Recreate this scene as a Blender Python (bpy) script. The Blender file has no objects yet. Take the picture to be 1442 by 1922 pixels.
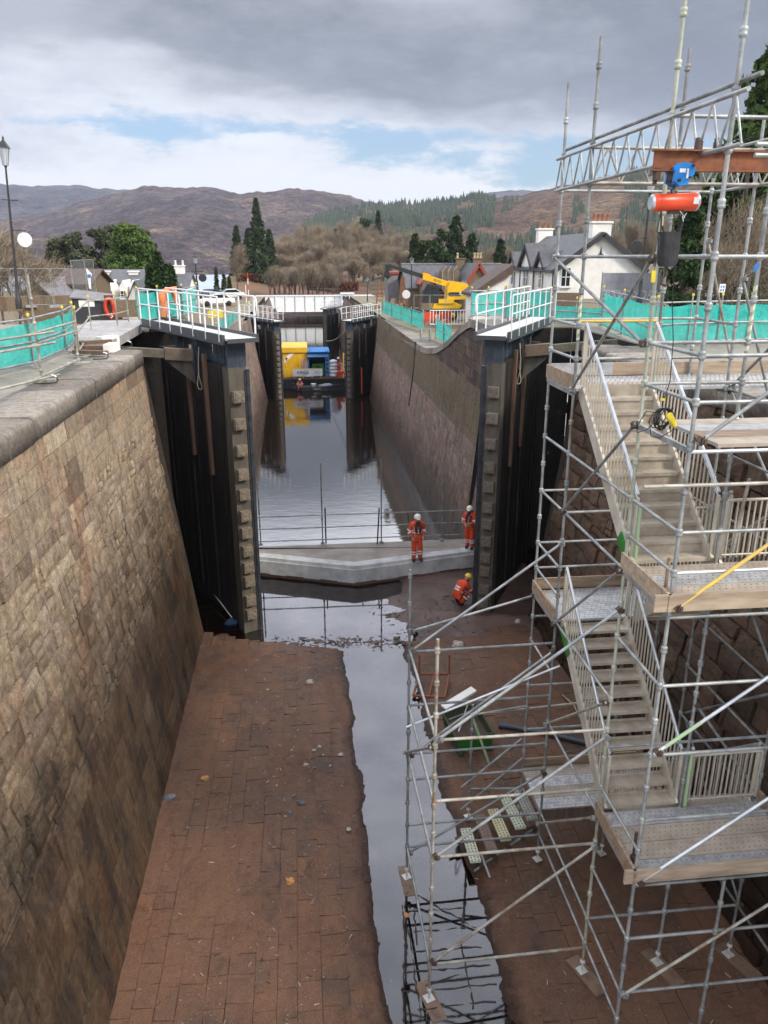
import bpy, math, random
from mathutils import Vector, Matrix, noise
from math import sin, cos, tan, atan2, radians, pi, sqrt, hypot
R = random.Random(11)
V = Vector
scene = bpy.context.scene
COL = scene.collection
# ------------------------------------------------------------------ survey helper
FPX, PIT, YAW = 1443.0, radians(18.37), radians(6.2)
def ray(px, py):
    dx = px-721; dy = 961-py
    h = dy*sin(PIT)+FPX*cos(PIT); v = dy*cos(PIT)-FPX*sin(PIT)
    return V((dx*cos(YAW)+h*sin(YAW), -dx*sin(YAW)+h*cos(YAW), v))
def at(px, py, X=None, Y=None, Z=None):
    r = ray(px, py)
    t = X/r.x if X is not None else Y/r.y if Y is not None else Z/r.z
    return r*t
# ------------------------------------------------------------------ mesh builder
class MB:
    def __init__(s): s.v = []; s.f = []; s.s = []; s.m = []; s.c = []
    def add(s, vs, fs, smooth=False, mi=0, c=0.5):
        b = len(s.v); s.v += [tuple(p) for p in vs]
        for f in fs:
            s.f.append(tuple(i+b for i in f)); s.s.append(smooth); s.m.append(mi); s.c.append(c)
    def quad(s, a, b, c, d, mi=0, col=.5): s.add([a, b, c, d], [(0, 1, 2, 3)], False, mi, col)
    def hexa(s, b, t, mi=0, c=.5):
        s.add(list(b)+list(t), [(3, 2, 1, 0), (4, 5, 6, 7), (0, 1, 5, 4), (1, 2, 6, 5), (2, 3, 7, 6), (3, 0, 4, 7)], False, mi, c)
    def box(s, cx, cy, cz, sx, sy, sz, rz=0, mi=0, c=.5):
        ca, sa = cos(rz), sin(rz)
        def p(x, y, z): return (cx+x*ca-y*sa, cy+x*sa+y*ca, cz+z)
        x, y, z = sx/2, sy/2, sz/2
        s.hexa([p(-x, -y, -z), p(x, -y, -z), p(x, y, -z), p(-x, y, -z)], [p(-x, -y, z), p(x, -y, z), p(x, y, z), p(-x, y, z)], mi, c)
    def beam(s, p, q, w, h, up=(0, 0, 1), mi=0, c=.5):
        p, q, up = V(p), V(q), V(up); d = (q-p).normalized()
        x = d.cross(up)
        if x.length < 1e-4: x = d.cross(V((1, 0, 0)))
        x.normalize(); y = x.cross(d)
        a, b = x*w/2, y*h/2
        s.hexa([p-a-b, p+a-b, p+a+b, p-a+b][::-1], [q-a-b, q+a-b, q+a+b, q-a+b][::-1], mi, c)
    def tube(s, p, q, r, n=8, r2=None, mi=0, c=.5, hollow=True):
        p, q = V(p), V(q); d = q-p
        if d.length < 1e-6: return
        d.normalize(); u = d.orthogonal().normalized(); w = d.cross(u); r2 = r if r2 is None else r2
        vs = []
        for i in range(n):
            a = 2*pi*i/n; o = u*cos(a)+w*sin(a); vs += [p+o*r, q+o*r2]
        s.add(vs, [(2*i, 2*((i+1) % n), 2*((i+1) % n)+1, 2*i+1) for i in range(n)], True, mi, c)
        s.add(vs, [tuple(2*i for i in range(n))[::-1], tuple(2*i+1 for i in range(n))], False, mi, c)
    def path(s, pts, r, n=6, mi=0, c=.5):
        pts = [V(p) for p in pts]; rings = []
        u = None
        for i, p in enumerate(pts):
            d = (pts[min(i+1, len(pts)-1)]-pts[max(i-1, 0)]).normalized()
            u = d.orthogonal().normalized() if u is None else (u-d*u.dot(d)).normalized()
            w = d.cross(u); rr = r[i] if isinstance(r, (list, tuple)) else r
            rings.append([p+(u*cos(2*pi*k/n)+w*sin(2*pi*k/n))*rr for k in range(n)])
        vs = [v for g in rings for v in g]
        fs = [(i*n+k, i*n+(k+1) % n, (i+1)*n+(k+1) % n, (i+1)*n+k) for i in range(len(pts)-1) for k in range(n)]
        s.add(vs, fs, True, mi, c)
        s.add(rings[0], [tuple(range(n))[::-1]], False, mi, c); s.add(rings[-1], [tuple(range(n))], False, mi, c)
    def prism(s, poly, ext, mi=0, c=.5, smooth=False):
        e = V(ext); a = [V(p) for p in poly]; n = len(a)
        s.add(a+[p+e for p in a], [(i, (i+1) % n, n+(i+1) % n, n+i) for i in range(n)], smooth, mi, c)
        s.add(a+[p+e for p in a], [tuple(range(n))[::-1], tuple(range(n, 2*n))], False, mi, c)
    def lathe(s, base, prof, n=12, axis=(0, 0, 1), mi=0, c=.5):
        b, d = V(base), V(axis).normalized(); u = d.orthogonal().normalized(); w = d.cross(u); vs = []
        for r, h in prof:
            for k in range(n): vs.append(b+d*h+(u*cos(2*pi*k/n)+w*sin(2*pi*k/n))*r)
        s.add(vs, [(i*n+k, i*n+(k+1) % n, (i+1)*n+(k+1) % n, (i+1)*n+k) for i in range(len(prof)-1) for k in range(n)], True, mi, c)
        s.add(vs, [tuple(range(n))[::-1], tuple((len(prof)-1)*n+k for k in range(n))], False, mi, c)
    def blob(s, c0, rx, ry, rz, n=10, m=6, mi=0, c=.5, rough=0, seed=0):
        vs = []; cx, cy, cz = c0
        for i in range(m+1):
            t = pi*i/m
            for k in range(n):
                a = 2*pi*k/n; d = V((sin(t)*cos(a), sin(t)*sin(a), cos(t)))
                q = 1+rough*noise.noise(d*1.7+V((seed, 0, 0)))
                vs.append((cx+d.x*rx*q, cy+d.y*ry*q, cz+d.z*rz*q))
        s.add(vs, [(i*n+k, (i+1)*n+k, (i+1)*n+(k+1) % n, i*n+(k+1) % n) for i in range(m) for k in range(n)], True, mi, c)
    def build(s, name, mats, parent=None, loc=None):
        o0 = org(parent) if parent is not None else (V(loc) if loc is not None else V((0, 0, 0)))
        me = bpy.data.meshes.new(name)
        me.from_pydata([(x-o0.x, y-o0.y, z-o0.z) for x, y, z in s.v], [], s.f)
        me.polygons.foreach_set('use_smooth', s.s)
        mats = mats if isinstance(mats, (list, tuple)) else [mats]
        for m in mats: me.materials.append(m)
        if len(mats) > 1: me.polygons.foreach_set('material_index', s.m)
        if any(abs(c-.5) > 1e-6 for c in s.c):
            a = me.attributes.new('blk', 'FLOAT', 'FACE'); a.data.foreach_set('value', s.c)
        me.update()
        o = bpy.data.objects.new(name, me); COL.objects.link(o)
        if parent is not None: o.parent = parent
        elif loc is not None: o.location = loc
        return o
def org(o):
    t = V((0, 0, 0))
    while o is not None: t = t+o.location; o = o.parent
    return t
def tag(o, label=None, cat=None, group=None, kind=None):
    if label: o['label'] = label
    if cat: o['category'] = cat
    if group: o['group'] = group
    if kind: o['kind'] = kind
    return o
def thing(name, loc, label, cat, group=None):
    o = bpy.data.objects.new(name, None); COL.objects.link(o); o.location = loc; o.empty_display_size = .2
    return tag(o, label, cat, group)
def struct(mb, name, mats):
    return tag(mb.build(name, mats), kind='structure')
def kids(o): return [c for c in list(COL.objects) if c.parent is o]
def copy_tree(o, parent=None, ch=None):
    c = o.copy(); COL.objects.link(c); c.parent = parent
    for k in kids(o): copy_tree(k, c)
    return c
def tubes(name, mat, parent, segs, r=.024, n=8):
    out = []
    for p, q in segs:
        m = MB(); m.tube(p, q, r, n); out.append(m.build(name, mat, parent))
    return out
# ------------------------------------------------------------------ materials
class NT:
    def __init__(s, name):
        s.m = bpy.data.materials.new(name); s.m.use_nodes = True; s.t = s.m.node_tree; s.n = s.t.nodes; s.l = s.t.links
        s.b = s.n['Principled BSDF']; s.out = s.n['Material Output']
        s.tc = s.n.new('ShaderNodeTexCoord'); s.geo = s.n.new('ShaderNodeNewGeometry')
        s.pos = s.tc.outputs['Object']
    def link(s, a, b): s.l.new(a, b)
    def val(s, x, sock):
        if isinstance(x, (int, float)): sock.default_value = x
        elif isinstance(x, (tuple, list)): sock.default_value = (*x, 1) if len(x) == 3 and sock.type == 'RGBA' else x
        else: s.l.new(x, sock)
    def map(s, sc=(1, 1, 1), vec=None, rot=(0, 0, 0)):
        n = s.n.new('ShaderNodeMapping'); n.inputs['Scale'].default_value = sc; n.inputs['Rotation'].default_value = rot
        s.l.new(vec if vec is not None else s.pos, n.inputs['Vector']); return n.outputs[0]
    def noise(s, scale=5, detail=5, rough=.55, vec=None, dist=0):
        n = s.n.new('ShaderNodeTexNoise'); n.inputs['Scale'].default_value = scale; n.inputs['Detail'].default_value = detail
        n.inputs['Roughness'].default_value = rough; n.inputs['Distortion'].default_value = dist
        s.l.new(vec if vec is not None else s.pos, n.inputs['Vector']); return n.outputs['Fac']
    def voro(s, scale=5, vec=None, feat='F1', out='Distance'):
        n = s.n.new('ShaderNodeTexVoronoi'); n.feature = feat; n.inputs['Scale'].default_value = scale
        s.l.new(vec if vec is not None else s.pos, n.inputs['Vector']); return n.outputs[out]
    def wave(s, scale, vec=None, dist=0, kind='BANDS', d='X'):
        n = s.n.new('ShaderNodeTexWave'); n.wave_type = kind; n.bands_direction = d; n.inputs['Scale'].default_value = scale
        n.inputs['Distortion'].default_value = dist
        s.l.new(vec if vec is not None else s.pos, n.inputs['Vector']); return n.outputs['Fac']
    def ramp(s, x, *stops):
        n = s.n.new('ShaderNodeValToRGB'); e = n.color_ramp.elements
        while len(e) < len(stops): e.new(.5)
        for k, (p, c) in enumerate(stops):
            e[k].position = p; e[k].color = (*c, 1) if isinstance(c, (tuple, list)) else (c, c, c, 1)
        s.val(x, n.inputs['Fac']); return n.outputs['Color']
    def sm(s, x, a, b, lo=0, hi=1):
        n = s.n.new('ShaderNodeMapRange'); n.interpolation_type = 'SMOOTHSTEP'
        s.val(x, n.inputs['Value'])
        for k, q in (('From Min', a), ('From Max', b), ('To Min', lo), ('To Max', hi)): n.inputs[k].default_value = q
        return n.outputs['Result']
    def math(s, op, a, b=0, c=0):
        n = s.n.new('ShaderNodeMath'); n.operation = op; s.val(a, n.inputs[0]); s.val(b, n.inputs[1])
        if op in ('MULTIPLY_ADD',): s.val(c, n.inputs[2])
        return n.outputs[0]
    def mix(s, f, a, b, mode='MIX'):
        n = s.n.new('ShaderNodeMix'); n.data_type = 'RGBA'; n.blend_type = mode; n.clamp_factor = True
        s.val(f, n.inputs['Factor']); s.val(a, n.inputs['A']) if not isinstance(a, (tuple, list)) else None
        for k, q in (('A', a), ('B', b)):
            so = [i for i in n.inputs if i.name == k and i.type == 'RGBA'][0]; s.val(q, so)
        return [o for o in n.outputs if o.type == 'RGBA'][0]
    def attr(s, name='blk'):
        n = s.n.new('ShaderNodeAttribute'); n.attribute_name = name; return n.outputs['Fac']
    def xyz(s, v=None):
        n = s.n.new('ShaderNodeSeparateXYZ'); s.l.new(v if v is not None else s.geo.outputs['Position'], n.inputs[0]); return n.outputs
    def bump(s, h, st=.3, d=.02, prev=None):
        n = s.n.new('ShaderNodeBump'); n.inputs['Strength'].default_value = st; n.inputs['Distance'].default_value = d
        s.l.new(h, n.inputs['Height'])
        if prev is not None: s.l.new(prev, n.inputs['Normal'])
        return n.outputs['Normal']
    def fin(s, col=None, rough=None, nor=None, metal=0, spec=None, ior=None):
        if col is not None: s.val(col, s.b.inputs['Base Color'])
        if rough is not None: s.val(rough, s.b.inputs['Roughness'])
        if nor is not None: s.link(nor, s.b.inputs['Normal'])
        s.val(metal, s.b.inputs['Metallic'])
        if spec is not None: s.b.inputs['Specular IOR Level'].default_value = spec
        if ior is not None: s.b.inputs['IOR'].default_value = ior
        return s.m
def basic(name, c1, c2=None, rough=.6, scale=6, metal=0, bump=.15, bs=60, spec=None, stretch=(1, 1, 1), lo=.35, hi=.65, d=.01):
    t = NT(name); c2 = c2 or tuple(x*.7 for x in c1); v = t.map(stretch)
    f = t.ramp(t.noise(scale, 6, .6, v), (lo, c1), (hi, c2))
    r = t.math('MULTIPLY_ADD', t.noise(scale*2, 3, .5, v), .25, rough-.12)
    return t.fin(f, r, t.bump(t.noise(bs, 4, .6, v), bump, d) if bump else None, metal, spec)
M = {}
def tube_mat(name, c1, c2, rough, metal, rust=.62):
    t = NT(name); P = t.geo.outputs['Position']; a = t.noise(3.1, 6, .65, P); b = t.noise(14, 5, .7, P); d = t.noise(1.3, 6, .7, P)
    c = t.mix(t.sm(a, .38, .62), c1, c2); c = t.mix(t.sm(b, .55, .7, 0, .5), c, tuple(x*.55 for x in c2)); c = t.mix(t.sm(d, rust, rust+.07, 0, .75), c, (.2, .11, .06))
    sp = t.noise(40, 3, .6, P); c = t.mix(t.sm(sp, .66, .72, 0, .7), c, (.62, .62, .6))
    return t.fin(c, t.math('MULTIPLY_ADD', b, .35, rough-.15), t.bump(b, .15, .006), metal)
M['galv'] = tube_mat('galvanised tube', (.37, .38, .37), (.22, .23, .23), .44, .4)
M['galv_dull'] = tube_mat('weathered galvanised tube', (.27, .28, .27), (.15, .16, .16), .5, .3, .58)
M['galv_warm'] = tube_mat('sandy galvanised tube', (.4, .38, .33), (.24, .22, .18), .5, .25, .57)
M['alu'] = basic('aluminium', (.62, .64, .66), (.42, .44, .46), .34, 3, .6, .1, 60)
M['yellow_tube'] = basic('yellow painted tube', (.68, .46, .07), (.5, .36, .12), .5, 7)
M['green_tube'] = basic('green marked tube', (.28, .48, .2), (.36, .4, .32), .5, 6)
M['olive_tube'] = tube_mat('faded olive tube', (.42, .43, .34), (.3, .31, .25), .5, .25, .6)
M['stair_alu'] = basic('sandy aluminium stair', (.55, .51, .43), (.4, .36, .29), .48, 3, .2, .12, 50)
M['tread'] = basic('dirty stair tread', (.47, .41, .33), (.3, .25, .19), .6, 3, .1, .2, 40)
M['wood'] = basic('scaffold board timber', (.33, .24, .165), (.18, .125, .085), .75, 3, 0, .3, 30, stretch=(.6, 4, 4))
M['wood_pale'] = basic('pale toe board timber', (.41, .32, .23), (.24, .18, .125), .75, 2.5, 0, .3, 30, stretch=(.6, 4, 4))
M['wood_dark'] = basic('dark wet timber', (.13, .085, .06), (.06, .045, .04), .6, 3, 0, .35, 25, stretch=(3, 3, .5))
M['rust'] = basic('rusty steel', (.26, .085, .03), (.14, .05, .025), .75, 9, 0, .3, 60)
M['rust_dark'] = basic('brown corroded fitting', (.09, .05, .03), (.05, .035, .03), .7, 9, 0, .3, 60)
M['black'] = basic('black paint', (.018, .018, .02), (.03, .03, .032), .45, 6)
M['rubber'] = basic('black rubber', (.012, .012, .013), None, .6, 6)
M['white'] = basic('white painted steel', (.82, .83, .84), (.62, .62, .6), .4, 4)
M['cream'] = basic('white painted render', (.8, .79, .76), (.68, .66, .62), .8, 1.5, 0, .2, 40)
M['orange'] = basic('orange high visibility cloth', (.72, .075, .015), (.52, .045, .01), .75, 14, 0, .4, 40)
M['reflect'] = basic('silver reflective band', (.75, .76, .76), (.6, .6, .6), .4, 10)
M['skin'] = basic('skin', (.42, .23, .16), (.36, .19, .13), .6, 20)
M['boot'] = basic('dark boots', (.03, .022, .018), (.015, .013, .012), .6, 20)
M['navy'] = basic('dark navy cloth', (.02, .021, .03), (.035, .034, .045), .8, 20)
M['helmet'] = basic('white helmet plastic', (.78, .75, .66), (.7, .67, .58), .35, 8, 0, 0)
M['helmet_y'] = basic('yellow helmet plastic', (.75, .6, .04), (.68, .52, .03), .35, 8, 0, 0)
M['steel_blue'] = basic('blue grey painted steel', (.052, .07, .095), (.03, .04, .055), .45, 4, .1, .15, 40)
M['deck_white'] = basic('pale grip deck', (.62, .64, .62), (.5, .52, .5), .7, 6, 0, .3, 90)
M['deck_edge'] = basic('dark grey deck edge', (.04, .043, .05), (.06, .062, .07), .5, 6)
M['block_buff'] = basic('buff fender block', (.21, .17, .12), (.09, .072, .055), .7, 12, 0, .3, 60)
M['block_grey'] = basic('grey brown fender block', (.15, .125, .1), (.08, .066, .053), .7, 12, 0, .3, 60)
M['red_hoist'] = basic('orange red hoist paint', (.78, .075, .02), (.66, .06, .02), .35, 4, 0, .05)
M['blue'] = basic('bright blue paint', (.015, .2, .55), (.012, .16, .45), .35, 5, 0, .05)
M['blue_cabin'] = basic('blue cabin steel', (.05, .2, .47), (.035, .15, .36), .45, 3)
M['yellow'] = basic('yellow machine paint', (.8, .47, .01), (.72, .4, .01), .4, 3, 0, .05)
M['yellow_cabin'] = basic('yellow cabin steel', (.74, .42, .015), (.62, .34, .01), .5, 2, 0, .1)
M['green_dark'] = basic('dull green skip side', (.03, .06, .022), (.05, .045, .025), .7, 5)
M['green'] = basic('bright green skip paint', (.025, .2, .018), (.02, .12, .016), .5, 4)
M['bright_red'] = basic('red plastic', (.65, .06, .02), (.5, .04, .015), .45, 5)
M['slate'] = basic('dark roof slates', (.055, .055, .062), (.1, .1, .11), .6, 3, 0, .4, 8)
M['slate_brown'] = basic('brown roof', (.1, .06, .045), (.06, .04, .032), .7, 3, 0, .4, 8)
M['slate_grey'] = basic('grey roof', (.2, .19, .2), (.13, .125, .135), .7, 2, 0, .4, 8)
M['pot'] = basic('terracotta pot', (.34, .15, .085), (.24, .1, .06), .7, 6)
M['buff_pot'] = basic('buff chimney pot', (.6, .5, .3), (.5, .4, .25), .7, 6)
M['wall_black'] = basic('black tarred board', (.022, .022, .028), (.04, .04, .045), .6, 6)
M['red_barge'] = basic('red painted bargeboard', (.33, .045, .03), (.25, .035, .025), .5, 6)
M['plastic_yellow'] = basic('yellow plastic', (.75, .58, .03), (.6, .45, .02), .45, 9)
M['sack'] = basic('white sacks', (.72, .72, .75), (.55, .55, .6), .8, 10)
M['pipe_blue'] = basic('dark blue pipe', (.03, .035, .05), (.05, .055, .075), .4, 5)
M['stone_pale'] = basic('pale rubble', (.42, .38, .34), (.28, .24, .2), .8, 10, 0, .4, 50)
M['stone_orange'] = basic('orange broken brick', (.48, .24, .08), (.38, .18, .06), .8, 10, 0, .3, 50)
M['twig'] = basic('dark twigs', (.03, .02, .016), (.05, .035, .028), .8, 10)
M['hedge'] = basic('red brown beech hedge', (.17, .06, .03), (.1, .04, .025), .9, 1.2, 0, .6, 6)
M['slab'] = basic('silty brown concrete', (.2, .165, .135), (.3, .27, .24), .7, 1.3, 0, .35, 30)
M['concrete'] = basic('grey concrete', (.36, .35, .34), (.25, .24, .235), .75, 2.2, 0, .3, 40)
M['concrete_pale'] = basic('pale concrete kerb', (.5, .5, .5), (.3, .3, .3), .7, 1.8, 0, .3, 40)
M['cable'] = basic('black cable', (.012, .012, .013), None, .5, 6)
M['rope'] = basic('pale rope', (.4, .36, .25), (.3, .27, .2), .8, 20)
M['tarp'] = basic('grey sheet', (.3, .31, .33), (.22, .23, .25), .6, 2)
def glass_mat():
    t = NT('window glass'); return t.fin((.02, .025, .03), .06, None, 0, .6)
M['glass'] = glass_mat()
def net_mat():
    t = NT('turquoise debris netting'); p = t.noise(3, 4, .65); g = t.noise(1.1, 7, .7); f = t.wave(16, t.map((1, 1, 1), t.geo.outputs['Position']), 1.5, 'BANDS', 'Z')
    c = t.mix(t.sm(p, .35, .7), (.014, .43, .36), (.045, .6, .52)); c = t.mix(t.sm(g, .5, .75, 0, .5), c, (.13, .31, .27)); c = t.mix(t.math('MULTIPLY', f, .22), c, (.2, .66, .6))
    tr = t.n.new('ShaderNodeBsdfTranslucent'); t.link(c, tr.inputs['Color']); tp = t.n.new('ShaderNodeBsdfTransparent')
    t.fin(c, .85, t.bump(t.math('ADD', t.noise(5, 5, .7), t.noise(1.7, 3, .6, t.map((1, 1, .3)))), 1.0, .07)); mx = t.n.new('ShaderNodeMixShader'); mx.inputs[0].default_value = .42
    t.link(t.b.outputs[0], mx.inputs[1]); t.link(tr.outputs[0], mx.inputs[2]); m2 = t.n.new('ShaderNodeMixShader'); m2.inputs[0].default_value = .1
    t.link(mx.outputs[0], m2.inputs[1]); t.link(tp.outputs[0], m2.inputs[2]); t.link(m2.outputs[0], t.out.inputs[0]); return t.m
M['net'] = net_mat()
def mesh_mat():
    t = NT('welded wire mesh'); g = t.map((1, 1, 1)); w = t.noise(4)
    t.fin((.5, .52, .53), .5, None, .3)
    tr = t.n.new('ShaderNodeBsdfTransparent'); mx = t.n.new('ShaderNodeMixShader'); mx.inputs[0].default_value = .26
    t.link(tr.outputs[0], mx.inputs[1]); t.link(t.b.outputs[0], mx.inputs[2]); t.link(mx.outputs[0], t.out.inputs[0]); return t.m
M['mesh'] = mesh_mat()
def stone_mat(name, stops, tide=None, tide_shade_col=(.05, .04, .035), rough=.75, bumps=.55, streak=.5, moss=.3, scale=1.0, wet=.35, dirt=(.05, .042, .036), silt=None, speck=0, tint=(.34, .2, .14), contrast=1.0):
    t = NT(name); blk = t.attr(); P = t.geo.outputs['Position']
    c = t.ramp(blk, *stops)
    n1 = t.noise(.9*scale, 8, .7, P); n2 = t.noise(7*scale, 7, .72, P); n3 = t.noise(34*scale, 5, .75, P); n5 = t.noise(.5*scale, 6, .7, t.map((1, 1, 1), P, (.4, .2, .7)))
    k = contrast
    c = t.mix(t.sm(n5, .48, .72, 0, .45), c, t.mix(1, c, (tint[0]*3.6, tint[1]*3.6, tint[2]*3.6), 'MULTIPLY'))
    c = t.mix(1, c, t.ramp(n2, (.3, 1-.5*k), (.52, 1.0), (.72, 1+.35*k)), 'MULTIPLY')
    c = t.mix(1, c, t.ramp(n3, (.3, 1-.42*k), (.55, 1.0), (.75, 1+.3*k)), 'MULTIPLY')
    c = t.mix(t.sm(n1, .38, .8, 0, moss), c, (.16, .145, .07))
    st = t.noise(1.0, 6, .7, t.map((2.6, 2.6, .22), P), 1.2)
    c = t.mix(t.sm(st, .46, .72, 0, streak), c, dirt)
    w = t.noise(2.2, 5, .65, t.map((1.5, 5, .5), P)); c = t.mix(t.sm(w, .66, .76, 0, .45), c, (.46, .43, .38))
    rg = rough
    if tide is not None:  # wet algae low down, darkened further to paint in the deep pit's shade
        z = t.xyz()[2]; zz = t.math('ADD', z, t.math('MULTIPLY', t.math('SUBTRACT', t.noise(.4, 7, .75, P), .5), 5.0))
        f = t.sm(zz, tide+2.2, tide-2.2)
        wet_shade = t.mix(1, c, (.2, .165, .145), 'MULTIPLY')
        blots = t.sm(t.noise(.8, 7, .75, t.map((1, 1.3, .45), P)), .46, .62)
        wet_shade = t.mix(blots, wet_shade, tide_shade_col)
        c = t.mix(t.math('MULTIPLY', f, .93), c, wet_shade)
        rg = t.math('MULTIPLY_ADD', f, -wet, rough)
    if silt is not None:
        sf = t.sm(t.noise(.7, 8, .72, P), .34, .62, .25, .88); c = t.mix(sf, c, t.mix(1, t.mix(n2, silt, tuple(x*1.3 for x in silt)), t.ramp(n3, (.3, .6), (.7, 1.3)), 'MULTIPLY'))
        dk = t.sm(t.noise(.9, 8, .74, t.map((1, .7, 1), P, (0, 0, 1.1))), .5, .66, 0, .65); c = t.mix(dk, c, (.05, .04, .037)); og = t.sm(t.noise(.6, 7, .7, t.map((1.6, .35, 1), P)), .52, .68, 0, .6); c = t.mix(og, c, (.2, .1, .055))
        rg = t.math('MULTIPLY_ADD', t.noise(2.5, 5, .7, P), .6, rough-.32)
    if speck:
        sv = t.voro(speck, P); c = t.mix(t.math('MULTIPLY', t.sm(sv, .13, .06), t.sm(n1, .5, .62)), c, (.38, .34, .3))
    if silt is not None:
        wz = t.sm(t.math('ADD', t.xyz()[2], t.math('MULTIPLY', t.math('SUBTRACT', n2, .5), .04)), -11.965, -12.035); c = t.mix(wz, c, t.mix(1, c, (.3, .27, .26), 'MULTIPLY')); rg = t.math('MULTIPLY', rg, t.math('MULTIPLY_ADD', wz, -.7, 1))
    h = t.math('ADD', t.math('MULTIPLY', n2, 1.0), t.math('MULTIPLY', n3, .6))
    return t.fin(c, rg, t.bump(h, bumps, .035), 0, .2)
M['ashlar'] = stone_mat('coursed sandstone wall', [(0, (.21, .155, .11)), (.3, (.33, .25, .175)), (.55, (.41, .315, .215)), (.75, (.3, .225, .17)), (1, (.52, .42, .3))], tide=-6.7, tide_shade_col=(.012, .01, .01), moss=.3, bumps=.9, streak=.5, contrast=1.1)
M['coping'] = stone_mat('worn dark coping stone', [(0, (.16, .14, .125)), (.5, (.23, .2, .175)), (1, (.34, .3, .26))], None, streak=.5, moss=.25, tint=(.3, .26, .22), bumps=.5, rough=.7)
M['joint'] = basic('dark mortar joint', (.05, .04, .032), (.03, .024, .02), .9, 12)
M['floor'] = stone_mat('wet red sandstone invert', [(0, (.072, .056, .049)), (.22, (.1, .063, .047)), (.5, (.13, .072, .047)), (.75, (.092, .061, .05)), (1, (.165, .085, .05))], None, rough=.5, moss=.1, streak=.2, bumps=.7, dirt=(.06, .042, .036), silt=(.135, .072, .044), speck=9, contrast=1.15, tint=(.36, .19, .11))
M['floor_joint'] = basic('muddy joint', (.06, .038, .029), (.036, .025, .02), .6, 12)
M['pink'] = stone_mat('pinkish lower wall', [(0, (.19, .14, .115)), (.5, (.25, .18, .15)), (1, (.33, .24, .2))], tide=-10.8, tide_shade_col=(.035, .027, .023), streak=.95, moss=.25, bumps=.9, dirt=(.04, .031, .026), contrast=1.3)
M['render'] = stone_mat('weathered concrete facing', [(0, (.12, .095, .065)), (.5, (.15, .115, .08)), (1, (.18, .14, .095))], None, streak=.8, moss=.5, bumps=.5, rough=.8, dirt=(.05, .038, .028), contrast=1.3)
M['ogee'] = stone_mat('dark stained ashlar', [(0, (.06, .043, .04)), (.5, (.095, .066, .058)), (1, (.16, .11, .09))], None, streak=.8, moss=.35, bumps=.7, dirt=(.025, .02, .019), contrast=1.4)
M['dark_wall'] = stone_mat('dark wet rubble wall', [(0, (.085, .056, .038)), (.5, (.13, .085, .058)), (1, (.18, .12, .08))], tide=-9.0, tide_shade_col=(.02, .017, .016), streak=.5, moss=.1, bumps=.8)
M['rubble_house'] = stone_mat('brown house stone', [(0, (.2, .15, .1)), (.5, (.3, .23, .16)), (1, (.4, .32, .23))], None, streak=.2, moss=.05, scale=2)
def gate_mat(name, c1, c2, rough=.5):
    t = NT(name); P = t.pos
    n = t.noise(1.6, 6, .65, t.map((2, 2, .5))); s2 = t.noise(2.5, 5, .7, t.map((4, 4, .25)), 1)
    c = t.mix(t.sm(n, .35, .7), c1, c2); c = t.mix(t.sm(s2, .5, .7, 0, .6), c, (.1, .078, .06))
    return t.fin(c, t.math('MULTIPLY_ADD', n, .3, rough-.1), t.bump(t.noise(18, 5, .7), .35, .02), 0, .3)
M['gate'] = gate_mat('tarred gate skin', (.014, .012, .012), (.026, .021, .019))
M['gate_post'] = gate_mat('gate mitre post', (.1, .088, .07), (.05, .045, .038))
def mud_mat():
    t = NT('mud and silt'); P = t.geo.outputs['Position']; a = t.noise(.9, 7, .7, P); b = t.noise(6, 6, .7, P)
    c = t.ramp(a, (.3, (.055, .034, .026)), (.5, (.10, .058, .045)), (.7, (.145, .085, .068)))
    c = t.mix(t.sm(b, .55, .75, 0, .7), c, (.04, .027, .022))
    return t.fin(c, t.math('MULTIPLY_ADD', b, .5, .12), t.bump(t.math('ADD', b, t.noise(25, 4, .7, P)), .7, .04), 0, .5)
M['mud'] = mud_mat()
def water_mat(name, base, wv, st, rough=.02, ior=1.5):
    t = NT(name); P = t.geo.outputs['Position']
    h = t.math('ADD', t.noise(wv, 4, .55, t.map((1, 1.9, 1), P)), t.math('MULTIPLY', t.noise(wv*4.2, 3, .5, t.map((1, 1.6, 1), P)), .3))
    return t.fin(base, rough, t.bump(h, st, .05), 0, .6, ior)
M['canal'] = water_mat('rippled peaty canal water', (.014, .01, .007), 1.0, .1, .02, 3.4)
def puddle_mat():
    t = NT('still peaty puddle'); P = t.geo.outputs['Position']; t.n.remove(t.b)
    nrm = t.bump(t.math('ADD', t.noise(1.3, 3, .5, P), t.math('MULTIPLY', t.noise(7, 3, .5, P), .15)), .02, .05)
    gl = t.n.new('ShaderNodeBsdfGlossy'); gl.inputs['Roughness'].default_value = .035; gl.inputs['Color'].default_value = (.96, .96, 1, 1); t.link(nrm, gl.inputs['Normal'])
    tr = t.n.new('ShaderNodeBsdfTransparent'); tr.inputs['Color'].default_value = (.5, .37, .28, 1)
    fr = t.n.new('ShaderNodeFresnel'); fr.inputs['IOR'].default_value = 1.95; t.link(nrm, fr.inputs['Normal'])
    mx = t.n.new('ShaderNodeMixShader'); t.link(fr.outputs[0], mx.inputs[0]); t.link(tr.outputs[0], mx.inputs[1]); t.link(gl.outputs[0], mx.inputs[2]); t.link(mx.outputs[0], t.out.inputs[0]); return t.m
M['puddle'] = puddle_mat()
M['loch'] = basic('ruffled loch with painted sky reflection', (.36, .41, .5), (.3, .35, .43), .55, .02, 0, 0)  # pale blue base colour paints in the sky's reflection on ruffled water
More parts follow.
